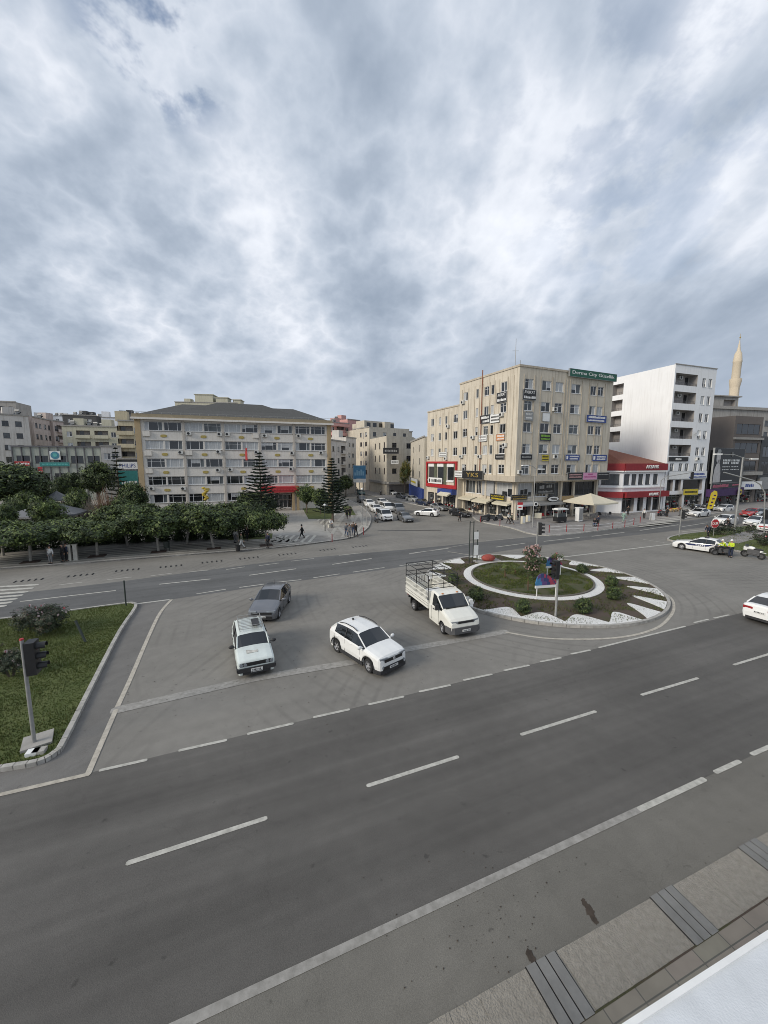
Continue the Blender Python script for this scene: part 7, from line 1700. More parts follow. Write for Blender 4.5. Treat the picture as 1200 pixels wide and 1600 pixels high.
c, a = from_wheels((578, 1051), (527, 1018), -1, .78)
suv = vehicle('suv', 'compact white suv with black wheel arches and dark roof rails crossing the junction', 'suv', 'suv', 'paint_white', c, a, rails=True, skirt=True, grille=(.30, .13, .74), head=(.36, .12, .80), tl=(.3, .18, .95), steer=-6)
b = MB(); b.boxa(2.03, 2.085, -.58, .58, .36, .5); b.build('lower_grille', MATS['black'], suv); b = MB(); b.prism([(2.085, -.60), (2.05, -.76), (1.9, -.86), (1.70, -.895), (1.5, -.8), (1.5, .8), (1.70, .895), (1.9, .86), (2.05, .76), (2.085, .60)], .17, .35); b.build('bumper_trim', MATS['trim'], suv); b = MB(); b.lathe([(.07, -.01), (.07, .01)], n=12); o = b.build('badge', MATS['rim_alloy'], suv, None, (2.10, 0, .76)); o.rotation_euler.y = R(90)
b = MB(); b.boxa(-1.05, -.95, -.03, .03, 1.56, 1.66); b.build('antenna', MATS['trim'], suv)
for s_ in (-1, 1): b = MB(); b.tube((1.99, s_ * .62, .48), (2.075, s_ * .62, .48), .07, n=10); b.build('fog_lamp', MATS['lamp_clear'], suv)
# old white estate with roof rack
f0, f1 = G(372, 1063), G(430, 1052); d = (f1 - f0).normalized(); hd = Vector((d.y, -d.x, 0)); hd = (Matrix.Rotation(R(3), 3, 'Z') @ hd); c = (f0 + f1) / 2 - hd * 1.95; a = math.degrees(math.atan2(hd.y, hd.x))
wag = vehicle('estate_car', 'old white boxy estate car with a metal roof rack and black front', 'estate car', 'wagon', 'paint_old', c, a, grille=(.42, .15, .70), head=(.001, .001, .70), tl=(.2, .3, .7))
for s_ in (-1, 1):
    for y in (.64, .47): b = MB(); b.tube((1.97, s_ * y, .70), (2.055, s_ * y, .70), .078, n=12); b.build('headlight', MATS['lamp_clear'], wag)
b = MB(); b.boxa(1.95, 2.10, -.80, .80, .38, .56); b.boxa(1.6, 2.06, -.83, -.76, .40, .54); b.boxa(1.6, 2.06, .76, .83, .40, .54); b.build('bumper', MATS['trim'], wag); plate(wag, 2.10, .46)
rk = MB(); zr = 1.50
for s_ in (-1, 1):
    for z in (zr, zr + .14): rk.tube((.02, s_ * .55, z), (-1.45, s_ * .55, z), .014, n=5)
for x in (.02, -1.45):
    for z in (zr, zr + .14): rk.tube((x, -.55, z), (x, .55, z), .014, n=5)
for k in range(9): x = .02 - k * 1.47 / 8; rk.tube((x, -.55, zr), (x, .55, zr), .012, n=5); rk.tube((x, -.55, zr), (x, -.55, zr + .14), .01, n=4); rk.tube((x, .55, zr), (x, .55, zr + .14), .01, n=4)
for x in (-.1, -1.3):
    for s_ in (-1, 1): rk.tube((x, s_ * .5, 1.36), (x, s_ * .53, zr), .014, n=4)
rk.build('roof_rack', MATS['galv'], wag); b = MB(); b.boxa(-1.0, -.15, .08, .42, zr + .02, zr + .07); b.build('rack_plank', MATS['trim'], wag)
b = MB(); b.boxa(1.0, 1.45, -.35, .15, .935, .938); b.build('bonnet_patch', mat('primer', (.50, .49, .45), .8, .4, 6), wag)
b = MB()
for y in (-.35, .25): b.tube((.66, y, .985), (.42, y + .45, 1.12), .012, n=4)
b.build('wiper', MATS['black'], wag)
# grey hatchback behind it
c, a = from_wheels((432, 970), (449, 944), 1, .78); c = c - dirv(a) * .35
gh = vehicle('hatchback', 'dark grey hatchback waiting behind the old white estate', 'car', 'hatch', 'paint_grey', c, a, grille=(.34, .12, .60), head=(.40, .08, .68), tl=(.3, .12, .9)); b = MB(); b.boxa(2.04, 2.14, -.6, .6, .3, .42); b.build('lower_grille', MATS['black'], gh); b = MB(); b.tube((-.9, 0, 1.45), (-1.05, 0, 1.75), .012, n=4); b.build('antenna', MATS['trim'], gh)
# police saloon
c, a = from_wheels((1063, 858), (1117, 866), 1, .78)
po = vehicle('police_car', 'white police saloon with dark blue side stripe parked at the median tip', 'police car', 'sedan', 'paint_white', c, a, grille=(.3, .1, .6), tl=(.3, .18, .86), sc=1.04)
for s_ in (-1, 1):
    b = MB(); y = s_ * .897; pts = [(-.88, .70), (-.5, .62), (.78, .60), (1.0, .66), (1.0, .74), (.8, .78), (-.5, .82), (-.95, .90), (-1.75, .92), (-1.75, .84), (-1.2, .84)]
    b.face([(x, y, z) for x, z in pts][::s_]); b.face([(x, y, z) for x, z in pts][::-s_]); o = b.build('side_stripe', mat('stripe_blue', (.03, .05, .17), .5), po)
    b = MB(); 
    for k, t_ in enumerate(range(5)): b.boxa(.05 - k * .17, .15 - k * .17, *sorted((y, y + s_ * .006)), .66, .76)
    b.build('lettering', MATS['white_paint'], po)
b = MB(); b.boxa(-.65, -.4, -.35, .35, 1.46, 1.54); b.build('light_bar', MATS['trim'], po)
# white saloon leaving at the right edge
c0 = G(1157, 967); hdv = dirv(24); c = c0 + hdv * 2.35 + Vector((hdv.y, -hdv.x, 0)) * .86
vehicle('saloon_car', 'white saloon seen from behind at the right edge of the near road', 'car', 'sedan', 'paint_white', c, 24, tl=(.42, .15, .83), sc=1.05)

# light truck
def truck():
    c, a = from_wheels((693, 990), (648, 953), -1, .86); root = thing('pickup_truck', 'cream white light truck with slatted cargo sides and a dark tube frame, beside the roundabout', 'truck', c, R(a)); wb = 3.72; W = 1.95; r = .34; xw = wb / 2
    PROF['truck'] = dict(L=2.4, W=W, wb=wb, r=r, st=[(xw + .92, .78, .62, .70, 0), (xw + .88, .90, .86, .93, 0), (xw + .70, .96, 1.02, 1.10, 0), (xw + .28, 1, 1.16, 1.27, 0), (xw - .12, 1, 1.26, 1.40, 0), (xw - .72, 1, 1.28, 1.94, 1), (xw - .95, 1, 1.28, 2.02, 1), (xw - 1.2, 1, 1.28, 2.04, 1), (xw - 1.52, 1, 1.28, 2.03, 1), (xw - 1.56, .98, 1.25, 2.0, 0), (xw - 1.58, .97, .60, 1.96, 0)], tum=.87)
    P = PROF['truck']; ra = r * 1.18; st = P['st']; xs = sorted({q[0] for q in st} | {round(xw + ra * math.cos(math.pi * k / 8), 3) for k in range(9)}, reverse=True); rings = []
    for x in xs:
        x = max(min(x, st[0][0]), st[-1][0])
        for A_, C_ in zip(st, st[1:]):
            if C_[0] <= x <= A_[0]: break
        t = (A_[0] - x) / (A_[0] - C_[0])
        def S(q):
            w_ = q[1] * W / 2; zt = q[3]; tm = P['tum']; cb = q[4] or q[0] < xw - 1.5
            return [(w_ - .03, .32), (w_, .6), (w_ * .995, q[2] - .08), (w_ * .97, q[2])] + ([(w_ * tm, zt - .08), (w_ * tm * .88, zt), (0, zt + .02)] if cb else [(w_ * .87, zt - .04), (w_ * .6, zt), (0, zt + .015)])
        s0, s1 = S(A_), S(C_); pr = [(s0[i][0] + (s1[i][0] - s0[i][0]) * t, s0[i][1] + (s1[i][1] - s0[i][1]) * t) for i in range(7)]; dx = x - xw; zb = .32
        if abs(dx) < ra - .001: zb = r + math.sqrt(ra * ra - dx * dx)
        pr[0] = (pr[0][0], zb); pr[1] = (pr[1][0], max(pr[1][1], zb + .02)); pr[2] = (pr[2][0], max(pr[2][1], pr[1][1] + .01)); rings.append((x, pr))
    mbs = {k: MB() for k in ('cab', 'windscreen', 'sl', 'sr')}
    for A_, C_ in zip(rings, rings[1:]):
        xm = (A_[0] + C_[0]) / 2
        for i in range(6):
            for s_ in (1, -1):
                q = [(A_[0], s_ * A_[1][i][0], A_[1][i][1]), (A_[0], s_ * A_[1][i + 1][0], A_[1][i + 1][1]), (C_[0], s_ * C_[1][i + 1][0], C_[1][i + 1][1]), (C_[0], s_ * C_[1][i][0], C_[1][i][1])]
                k = 'cab'
                if i >= 4 and xw - .72 < xm < xw - .12: k = 'windscreen'
                if i == 3 and xw - 1.2 < xm < xw - .12: k = 'sl' if s_ > 0 else 'sr'
                mbs[k].face(q if s_ > 0 else q[::-1])
    for R_, rev in ((rings[0], 0), (rings[-1], 1)):
        q = [(R_[0], R_[1][i][0], R_[1][i][1]) for i in range(7)] + [(R_[0], -R_[1][i][0], R_[1][i][1]) for i in range(5, -1, -1)]; mbs['cab'].face(q if rev else q[::-1])
    cm = paint('paint_cream', (.76, .75, .68), rough=.42, var=.06); mbs['cab'].boxa(xw - 1.4, xw + .7, -W / 2 + .22, W / 2 - .22, .28, .75, 1)
    for s_ in (1, -1): mbs['cab'].tube((xw - .12, s_ * W / 2 * .87, 1.36), (xw - .72, s_ * W / 2 * .87, 1.86), .04, n=5)
    mbs['cab'].build('cab', [cm, MATS['trim']], root, 38)
    for k, nm in (('windscreen', 'windscreen'), ('sl', 'side_window'), ('sr', 'side_window')): mbs[k].build(nm, MATS['car_glass'], root, 38)
    b = MB(); b.boxa(xw - .16, xw - .02, -W * .36, W * .36, 1.38, 1.43); b.build('cowl_trim', MATS['black'], root)
    xf = xw + .92; b = MB(); b.prism([(xf + .06, -.72), (xf - .1, -.95), (xf - .5, -1.0), (xf - .5, 1.0), (xf - .1, .95), (xf + .06, .72)], .30, .66); b.build('bumper', MATS['trim_grey'], root)
    b = MB(); b.boxa(xf - .12, xf + .0, -.48, .48, .86, .97); b.build('grille', MATS['black'], root); plate(root, xf + .065, .48)
    for s_ in (-1, 1):
        b = MB(); b.prism([(xf - .02, s_ * .48), (xf - .07, s_ * .82), (xf - .34, s_ * .93), (xf - .2, s_ * .50)], .76, .98); b.build('headlight', MATS['lamp_clear'], root)
        b = MB(); b.boxa(xw - .42, xw - .28, *sorted((s_ * (W / 2 + .04), s_ * (W / 2 + .24))), 1.28, 1.62); b.build('mirror', MATS['trim'] if s_ < 0 else MATS['paint_white'], root)
        b = MB(); b.boxa(xw - 1.05, xw - .9, *sorted((s_ * W / 2 * .98, s_ * (W / 2 + .02))), 1.08, 1.14); b.build('door_handle', MATS['trim'], root)
        for x in (xw - .40, xw - 1.25): b = MB(); b.boxa(x - .008, x + .008, *sorted((s_ * W / 2 * .985, s_ * (W / 2 + .006))), .42, 1.22); b.build('door_seam', MATS['trim'], root)
    add_wheels(root, wb, r, W / 2 - .12, -10)
    rm = MB(); rm.lathe([(.001, -.05), (.07, -.12), (.07, -.08), (.16, -.07)], n=12, ax='y')
    # clutter on the dashboard seen as pale shapes inside the screen is left to reflections
    x0, x1 = xw - 1.66, -wb / 2 - 1.15; bw = .98
    b = MB(); b.boxa(x1, x0, -bw, bw, .86, .96); b.build('cargo_floor', mat('bed_grey', (.12, .12, .11), .8, .2, 2), root)
    b = MB(); b.boxa(x1 + .1, x0, -.42, -.30, .55, .86); b.boxa(x1 + .1, x0, .30, .42, .55, .86); b.build('chassis', MATS['trim'], root)
    for (ax0, ax1, ay0, ay1) in ((x1, x0, -bw - .03, -bw), (x1, x0, bw, bw + .03), (x1 - .03, x1, -bw, bw), (x0, x0 + .03, -bw, bw)):
        b = MB(); b.boxa(ax0, ax1, ay0, ay1, .88, 1.38)
        for z in (1.03, 1.18):
            if ax1 - ax0 > 1: b.boxa(ax0, ax1, ay0 - .006, ay1 + .006, z, z + .02, 1)
        b.build('side_panel', [cm, MATS['trim_grey']], root)
    for s_ in (-1, 1):
        b = MB(); n = int((x0 - x1) / .17); y = s_ * (bw + .015)
        for zz, hh, l_ in ((1.38, .20, .10), (1.62, .28, .14)):
            for k in range(n):
                x = x1 + .08 + k * .17; q = [(x, zz), (x + .085, zz), (x + .085 - l_, zz + hh), (x - l_, zz + hh)]; q = [(max(x1, u), v) for u, v in q]
                for yy in (y - .012, y + .012): b.face([(u, yy, v) for u, v in q][::(1 if yy < y else -1)])
        b.boxa(x1, x0, y - .015, y + .015, 1.57, 1.63); b.boxa(x1, x0, y - .015, y + .015, 1.89, 1.93); b.build('slatted_rail', cm, root)
    for (xx, nm_) in ((x1, 'rear'), (x0, 'front')):
        b = MB(); n = 10
        for k in range(n): yy = -bw + .1 + k * (2 * bw - .2) / (n - 1); b.boxa(xx - .012, xx + .012, yy - .035, yy + .035, 1.38, 1.9)
        b.boxa(xx - .015, xx + .015, -bw, bw, 1.89, 1.93); b.build('slatted_rail', cm, root)
    b = MB(); zt = 2.85
    for s_ in (-1, 1):
        for z in (2.1, 2.4, zt): b.tube((x1, s_ * bw, z), (x0 + .02, s_ * bw, z), .022, n=5)
        for x in (x1, (x0 + x1) / 2, x0): b.tube((x, s_ * bw, 1.3), (x, s_ * bw, zt), .026, n=5)
    for k in range(5): x = x1 + (x0 - x1) * k / 4; b.tube((x, -bw, zt), (x, bw, zt), .022, n=5)
    for z in (2.05, 2.3): b.tube((x0, -bw, z), (x0, bw, z), .022, n=5); b.tube((x1, -bw, z), (x1, bw, z), .022, n=5)
    for y in (-.33, .33): b.tube((x1, y, zt), (x0, y, zt), .018, n=5)
    b.build('cargo_frame', MATS['black'], root)
    b = MB(); b.boxa(-1.3, -.5, -.4, .55, .96, 1.55); b.boxa(-.4, .1, .1, .7, .96, 1.35); b.build('cargo_box', MATS['white_paint'], root)
    b = MB(); b.boxa(x1 - .02, x1 + .1, -.8, .8, .5, .62); b.build('rear_bar', MATS['trim'], root)
    for s_ in (-1, 1): b = MB(); b.boxa(x1 - .03, x1 + .03, *sorted((s_ * .62, s_ * .85)), .66, .80); b.build('taillight', MATS['lamp_red'], root)
    b = MB(); b.boxa(-xw + .45, -xw + .49, -.85, .85, .35, .85); b.boxa(-xw - .5, -xw - .46, -.95, .95, .3, .85); b.build('mudguard', MATS['black'], root)
    for y in (-.5, .45): b = MB(); b.boxa(xw - .85, xw - .75, y - .05, y + .05, 1.99, 2.03); b.build('roof_marker', MATS['orange'], root)
    for y in (-.5, .3): b = MB(); b.tube((xw - .16, y, 1.40), (xw - .45, y + .5, 1.66), .012, n=4); b.build('wiper', MATS['black'], root)
    b = MB()
    rr = random.Random(4)
    for k in range(9): y = -.62 + k * .15; b.box((xw - .62 + rr.uniform(-.03, .03), y, 1.34), (.2, .14, .10), rr.uniform(0, 1))
    b.build('dashboard_papers', MATS['white_paint'], root)
    return root
truck()

GS = 'traffic and parked cars on the side street'
def ccar(x, y, deg, kind, pm, label, front=True, group=GS, name=None, cat='car', **k):
    """the ground point at the end of the car nearer the viewer"""
    P = PROF[kind]; c = G(x, y); h = dirv(deg); c = c - h * (P['L'] / 2) if front else c + h * (P['L'] / 2)
    return vehicle(name or {'van': 'van', 'bus': 'minibus', 'suv': 'suv', 'sedan': 'saloon_car', 'hatch': 'hatchback', 'wagon': 'estate_car'}[kind], label, {'van': 'van', 'bus': 'minibus'}.get(kind, cat), kind, pm, c, deg, group, 1, **k)
ccar(607, 815, 288, 'van', 'paint_white', 'white panel van at the head of the queue on the side street', grille=(.3, .12, .72), head=(.3, .2, .8))
ccar(593, 802, 288, 'hatch', 'paint_white', 'white hatchback half hidden beside the leading white van'); ccar(610, 801, 288, 'van', 'paint_white', 'white van directly behind the leading van')
ccar(602, 791, 288, 'suv', 'paint_white', 'white car third in the queue between the lanes'); ccar(581, 793, 288, 'suv', 'paint_white', 'white car nearest the plaza, further up the queue')
ccar(640, 817, 286, 'hatch', 'paint_midgrey', 'mid grey car at the front of the right hand lane', grille=(.3, .1, .6)); ccar(627, 803, 284, 'van', 'paint_midgrey', 'grey family van behind the mid grey car')
ccar(568, 786, 286, 'suv', 'paint_dark', 'dark car behind the grey posts of the plaza'); ccar(556, 768, 284, 'sedan', 'paint_dark', 'dark car under the blue billboard, left'); ccar(566, 774, 284, 'hatch', 'paint_teal', 'dark teal car under the blue billboard, right')
ccar(590, 766, 106, 'bus', 'paint_white', 'white minibus driving away at the end of the side street', front=False)
ccar(685, 807, 152, 'sedan', 'paint_white', 'white saloon turning into the side street', front=False)
for x, y, kd_, pm, lb_ in ((618, 774, 'sedan', 'paint_white', 'white car parked farthest up the right side of the side street'), (634, 780, 'suv', 'paint_midgrey', 'grey off-road car parked behind the farthest white car'), (653, 785, 'sedan', 'paint_offwhite', 'off white saloon parked before the blue shop'),
                       (670, 791, 'hatch', 'paint_navy', 'dark blue car parked between the two pale saloons'), (697, 799, 'sedan', 'paint_silver', 'silver saloon parked beside the white awning'), (732, 809, 'sedan', 'paint_dark', 'black saloon parked nearest the corner on the side street')):
    ccar(x, y, 298, kd_, pm, lb_)
GF = 'cars on the far right of the main road'
ccar(1079, 808, 204, 'sedan', 'paint_white', 'white saloon waiting in front of the yellow flag', group=GF); ccar(1070, 800, 204, 'hatch', 'paint_silver', 'pale car half hidden left of the waiting white saloon', group=GF)
ccar(1122, 821, 206, 'suv', 'paint_white', 'white suv behind the stop sign and motorcyclist', group=GF); ccar(1120, 800, 204, 'wagon', 'paint_white', 'white estate behind the white suv', group=GF); ccar(1170, 823, 208, 'hatch', 'paint_white', 'white small car left of the red and white one', group=GF)
ccar(1163, 808, 204, 'sedan', 'paint_red', 'red saloon on the far side behind the tall lamp post', group=GF); ccar(1176, 808, 206, 'sedan', 'paint_silver', 'silver saloon in front of the red one', group=GF)
t_ = ccar(1193, 833, 208, 'van', 'paint_white', 'white van with a red panel at the right picture edge', group=GF); b = MB(); b.boxa(2.0, 2.215, -.6, .6, .8, .95); b.build('front_panel', MATS['red'], t_)
for x, y, kd_, pm, lb_ in ((90, 772, 'sedan', 'paint_silver', 'silver car parked behind the park, leftmost'), (108, 771, 'suv', 'paint_white', 'white car parked behind the park beside the gazebo tree'), (136, 771, 'sedan', 'paint_white', 'white car parked behind the park, middle'), (152, 770, 'hatch', 'paint_white', 'white car parked behind the park, rightmost')):
    ccar(x, y, 200, kd_, pm, lb_, group='cars parked behind the park')

# motorcycles
def motorbike(label, loc, deg, pm, group=None, box=False, sc=1.0):
    t = thing('motorcycle', label, 'motorcycle', loc, R(deg), group); T, M_, D = wheel_mesh(.31)
    for x in (.64, -.62): o = obj('wheel', T, t, (x, 0, .31)); o.scale = (1, .55, 1); q = MB(); q.lathe([(.19, -.03), (.19, .03)], n=14, ax='y'); q.build('rim', MATS['trim_grey'], o)
    b = MB(); b.tube((-.38, 0, .45), (.32, 0, .48), .19, .21, 8); b.prism([(-.55, -.16), (.38, -.2), (.38, .2), (-.55, .16)], .32, .82); b.tube((.0, 0, .45), (.35, 0, .82), .05, n=6); b.tube((-.68, 0, .31), (-.2, 0, .45), .035); b.tube((-.7, -.14, .38), (.1, -.14, .32), .05, n=6); b.build('frame', MATS['trim_grey'], t, 40)
    b = MB(); b.ball((.16, 0, .90), (.33, .19, .17), 10, 6); b.prism([(.30, -.18), (.72, -.08), (.72, .08), (.30, .18)], .68, 1.0); b.prism([(-.62, -.13), (-.2, -.15), (-.2, .15), (-.62, .13)], .62, .78); b.build('fuel_tank', MATS[pm], t, 50)
    b = MB(); b.ball((-.33, 0, .86), (.44, .17, .10), 10, 6); b.build('seat', MATS['black'], t, 50)
    b = MB(); b.tube((.70, 0, .31), (.44, 0, .98), .035); b.tube((.42, -.36, 1.04), (.42, .36, 1.04), .02); b.tube((.44, 0, .95), (.42, 0, 1.04), .03); b.build('handlebar', MATS['trim'], t)
    b = MB(); b.ball((.60, 0, .90), (.10, .10, .10), 8, 5); b.build('headlight', MATS['lamp_clear'], t); b = MB(); b.prism([(.45, -.14), (.62, -.08), (.62, .08), (.45, .14)], 1.0, 1.22); b.build('windshield', MATS['pane_mid'], t)
    b = MB(); b.prism([(-.70, -.07), (-.5, -.09), (-.5, .09), (-.70, .07)], .72, .8); b.boxa(-.95, -.6, -.06, .06, .62, .66); b.build('mudguard', MATS[pm], t)
    if box: b = MB(); b.boxa(-.95, -.58, -.22, .22, .88, 1.2); b.build('top_box', MATS['white_paint' if pm != 'paint_dark' else 'black'], t)
    for s_ in (-1, 1): b = MB(); b.tube((.42, s_ * .3, 1.04), (.40, s_ * .38, 1.2), .012); b.ball((.40, s_ * .39, 1.22), (.02, .07, .05), 6, 4); b.build('mirror', MATS['trim'], t)
    if sc != 1: t.scale = (sc, sc, sc)
    return t
c, a = from_wheels((1160, 869), (1192, 875), 1, 0); pm_ = motorbike('white and black police motorcycle parked at the right median', c, a, 'paint_white', sc=1.08)
pb = motorbike('dark police motorcycle beside the two officers', G(1128, 868), 160, 'paint_dark', sc=.95)
GM = 'scooters parked at the corner shops'
mp_ = [motorbike('dark scooter parked at the street corner, left of the pale one', G(757, 815, .12), 20, 'paint_dark', GM)]
for x, y, dg, pm, lb_ in ((768, 814, 200, 'paint_dark', 'second dark scooter parked at the street corner'), (780, 813, 30, 'paint_silver', 'pale scooter parked by the corner shop shelves'), (1030, 806, 40, 'paint_red', 'red bicycle like scooter beside the white pavement board'), (1036, 806, 20, 'paint_silver', 'pale scooter beside the man in black at the bank')):
    motorbike(lb_, G(x, y, .12), dg, pm, GM)
for i in range(9):
    x = 1080 + i * 7.2; motorbike(('scooter parked under the yellow shop sign, leftmost', 'second scooter from the left under the yellow shop sign', 'third scooter in the row before the purple shop', 'fourth scooter in the row before the purple shop', 'scooter just left of the yellow flag', 'scooter just behind the yellow flag', 'scooter just right of the yellow flag',
        'scooter second from the right before the purple shop', 'rightmost scooter before the purple shop')[i], G(x, 799.5 - i * .5, .12), 70 + (i * 37) % 40, ('paint_dark', 'paint_white', 'paint_dark', 'paint_silver')[i % 4], 'scooters parked before the purple shop', box=i % 3 == 0)

# ------------------------------------------------------------------ people
SK = {}
def skin_mesh(edges, pts, rad, m, sub=1, name='body'):
    me = bpy.data.meshes.new(name); me.from_pydata(pts, edges, []); o = bpy.data.objects.new('tmp', me); COL.objects.link(o)
    sk = o.modifiers.new('s', 'SKIN'); sk.use_smooth_shade = True; sv = me.skin_vertices[0].data
    for i, r in enumerate(rad): sv[i].radius = (r, r) if isinstance(r, (int, float)) else r
    sv[0].use_root = True
    su = o.modifiers.new('u', 'SUBSURF'); su.levels = sub; su.render_levels = sub
    dg = bpy.context.evaluated_depsgraph_get(); out = bpy.data.meshes.new_from_object(o.evaluated_get(dg)); bpy.data.objects.remove(o)
    out.materials.clear(); out.materials.append(m); out.name = name; return out
def pose(kind):
    """joint positions, facing +x, ground at 0, height about 1.72"""
    J = dict(pel=(0, 0, .94), wai=(0, 0, 1.08), che=(0, 0, 1.30), neck=(0, 0, 1.46), hd=(.02, 0, 1.56))
    st = {'stand': (0, 0, .04, -.04), 'walk': (.30, -.30, .28, -.26), 'sit': None}.get(kind, (0, 0, .04, -.04))
    if kind == 'sit':
        J = dict(pel=(0, 0, .52), wai=(.03, 0, .66), che=(.06, 0, .88), neck=(.09, 0, 1.04), hd=(.12, 0, 1.14)); L = [((0, .10, .52), (.42, .12, .50), (.44, .12, .08)), ((0, -.10, .52), (.42, -.12, .50), (.44, -.12, .08))]
        A = [((.06, .19, .98), (.18, .24, .74), (.40, .14, .66)), ((.06, -.19, .98), (.18, -.24, .74), (.40, -.14, .66))]
    elif kind == 'ride':
        J = dict(pel=(-.25, 0, .92), wai=(-.20, 0, 1.06), che=(-.06, 0, 1.27), neck=(.02, 0, 1.42), hd=(.06, 0, 1.52)); L = [((-.25, .10, .9), (.16, .2, .72), (.0, .2, .34)), ((-.25, -.10, .9), (.16, -.2, .72), (.0, -.2, .34))]
        A = [((-.04, .19, 1.36), (.14, .30, 1.16), (.40, .30, 1.06)), ((-.04, -.19, 1.36), (.14, -.30, 1.16), (.40, -.30, 1.06))]
    else:
        f, bk_, af, ab = st; L = [((0, .09, .92), (f * .55, .10, .50), (f * 1.0, .10, .08)), ((0, -.09, .92), (bk_ * .25 + .06, -.10, .50), (bk_ * 1.1, -.10, .10 if kind == 'walk' else .08))]
        A = [((0, .19, 1.40), (ab * .5 - .02, .25, 1.13), (ab, .24, .88)), ((0, -.19, 1.40), (af * .4 - .02, -.25, 1.13), (af, -.24, .90))]
        if kind == 'hold': A = [((0, .19, 1.40), (.05, .25, 1.14), (.28, .12, 1.12)), ((0, -.19, 1.40), (.05, -.25, 1.14), (.28, -.10, 1.10))]
        if kind == 'bend':
            J['che'] = (.16, 0, 1.24); J['neck'] = (.28, 0, 1.36); J['hd'] = (.36, 0, 1.42); A = [((.18, .19, 1.30), (.22, .22, 1.02), (.30, .18, .80)), ((.18, -.19, 1.30), (.24, -.22, 1.02), (.34, -.16, .80))]; L = [((0, .09, .92), (.16, .10, .5), (.26, .1, .08)), ((0, -.09, .92), (-.05, -.1, .5), (-.36, -.1, .1))]
    return J, L, A
def person(label, loc, deg, kind='stand', top='cloth_dark', legs='cloth_dark', hair='hair_dark', coat=False, sc=1.0, group=None, helmet=None, vest=None, scarf=False):
    t = thing('person', label, 'person', loc, R(deg), group); key = (kind, coat)
    if key not in SK:
        J, L, A = pose(kind); P = [J['pel'], J['wai'], J['che'], J['neck'], J['hd']]; E = [(0, 1), (1, 2), (2, 3), (3, 4)]; Rd = [(.13, .10), (.115, .09), (.15, .10), .055, .06]
        V = Vector
        def add(chain, start, rads):
            prev = start
            for q, r in zip(chain, rads): P.append(tuple(q)); E.append((prev, len(P) - 1)); Rd.append(r); prev = len(P) - 1
            return prev
        for l in L: e = add(l, 0, (.085, .06, .04)); fx = (l[2][0] + .14, l[2][1], .035 if kind != 'ride' else l[2][2] - .05); add([fx], e, (.035,))
        for a in A:
            e = add(a, 2, (.055, .042, .028)); h = V(a[2]); d = (h - V(a[1])).normalized(); palm = h + d * .075; pi = add([palm], e, (.032,))
            sd = V((0, -1 if a[2][1] > 0 else 1, 0)); fw = d.cross(sd).normalized()
            for k in range(4):
                o_ = fw * (k - 1.5) * .021; b0 = palm + d * .03 + o_; ln = (.062, .075, .07, .055)[k]; b1 = b0 + d * ln * .6 + sd * .008; b2 = b1 + d * ln * .4 + sd * .018
                add([b0, b1, b2], pi, (.0095, .009, .007))
            th = palm - d * .01 + fw * .035; add([th, th + (fw * .4 + d * .6).normalized() * .045], pi, (.011, .009))
        bm = skin_mesh(E, P, Rd, MATS['skin'])
        hm = MB(); hc = V(J['hd']) + V((.01, 0, .07)); hm.ball(hc, (.098, .078, .118), 12, 9); hm.ball(hc + V((.098, 0, -.01)), (.022, .014, .025), 6, 4); hm.ball(hc + V((.0, .078, -.01)), (.02, .012, .03), 6, 4); hm.ball(hc + V((.0, -.078, -.01)), (.02, .012, .03), 6, 4); hm.boxa(hc.x + .084, hc.x + .094, hc.y - .022, hc.y + .022, hc.z - .058, hc.z - .05, 1)
        for s_ in (-1, 1): hm.ball(hc + V((.086, s_ * .032, .012)), (.012, .014, .009), 6, 4, 1)
        hd_ = hm.mesh('head', [MATS['skin'], MATS['dark_red'] if False else mat('feature', (.12, .05, .04), .6)], 60)
        import bmesh
        bm2 = bmesh.new(); bm2.from_mesh(bm); n0 = len(bm2.verts); bm2.from_mesh(hd_); bm2.to_mesh(bm); bm2.free()
        bm.materials.append(MATS['feature']); ns = len(bm.polygons) - len(hd_.polygons)
        for i, p in enumerate(hd_.polygons): bm.polygons[ns + i].material_index = p.material_index; bm.polygons[ns + i].use_smooth = True
        P2 = [J['pel'], J['wai'], J['che'], (V(J['neck']) * .75 + V(J['che']) * .25)[:]]; E2 = [(0, 1), (1, 2), (2, 3)]; R2 = [(.165, .135), (.15, .12), (.175, .13), .085]
        for a in A: i0 = len(P2); P2 += [a[0], a[1], tuple(V(a[1]).lerp(V(a[2]), .92))]; E2 += [(2, i0), (i0, i0 + 1), (i0 + 1, i0 + 2)]; R2 += [.078, .062, .048]
        if coat and kind not in ('sit', 'ride'): P2 += [(0, 0, .72), (0, 0, .52)]; E2 += [(0, len(P2) - 2), (len(P2) - 2, len(P2) - 1)]; R2 += [(.18, .17), (.21, .20)]
        jm = skin_mesh(E2, P2, R2, MATS['cloth_dark'], name='jacket')
        P3 = [J['pel']]; E3 = []; R3 = [(.15, .13)]
        for l in L: i0 = len(P3); P3 += [l[0], l[1], tuple(V(l[1]).lerp(V(l[2]), .93))]; E3 += [(0, i0), (i0, i0 + 1), (i0 + 1, i0 + 2)]; R3 += [.105, .08, .065]
        tm = skin_mesh(E3, P3, R3, MATS['cloth_dark'], name='trousers')
        sm = []
        for l in L: s = MB(); zz = l[2][2] - .03 if kind in ('ride',) else .05; s.ball((l[2][0] + .06, l[2][1], zz), (.145, .05, .055), 10, 5); sm.append(s.mesh('shoe', MATS['black'], 60))
        SK[key] = (bm, jm, tm, sm, hc)
    bm, jm, tm, sm, hc = SK[key]
    def use(nm, me, m): q = obj(nm, me, t); q.material_slots[0].link = 'OBJECT'; q.material_slots[0].material = MATS[m]; return q
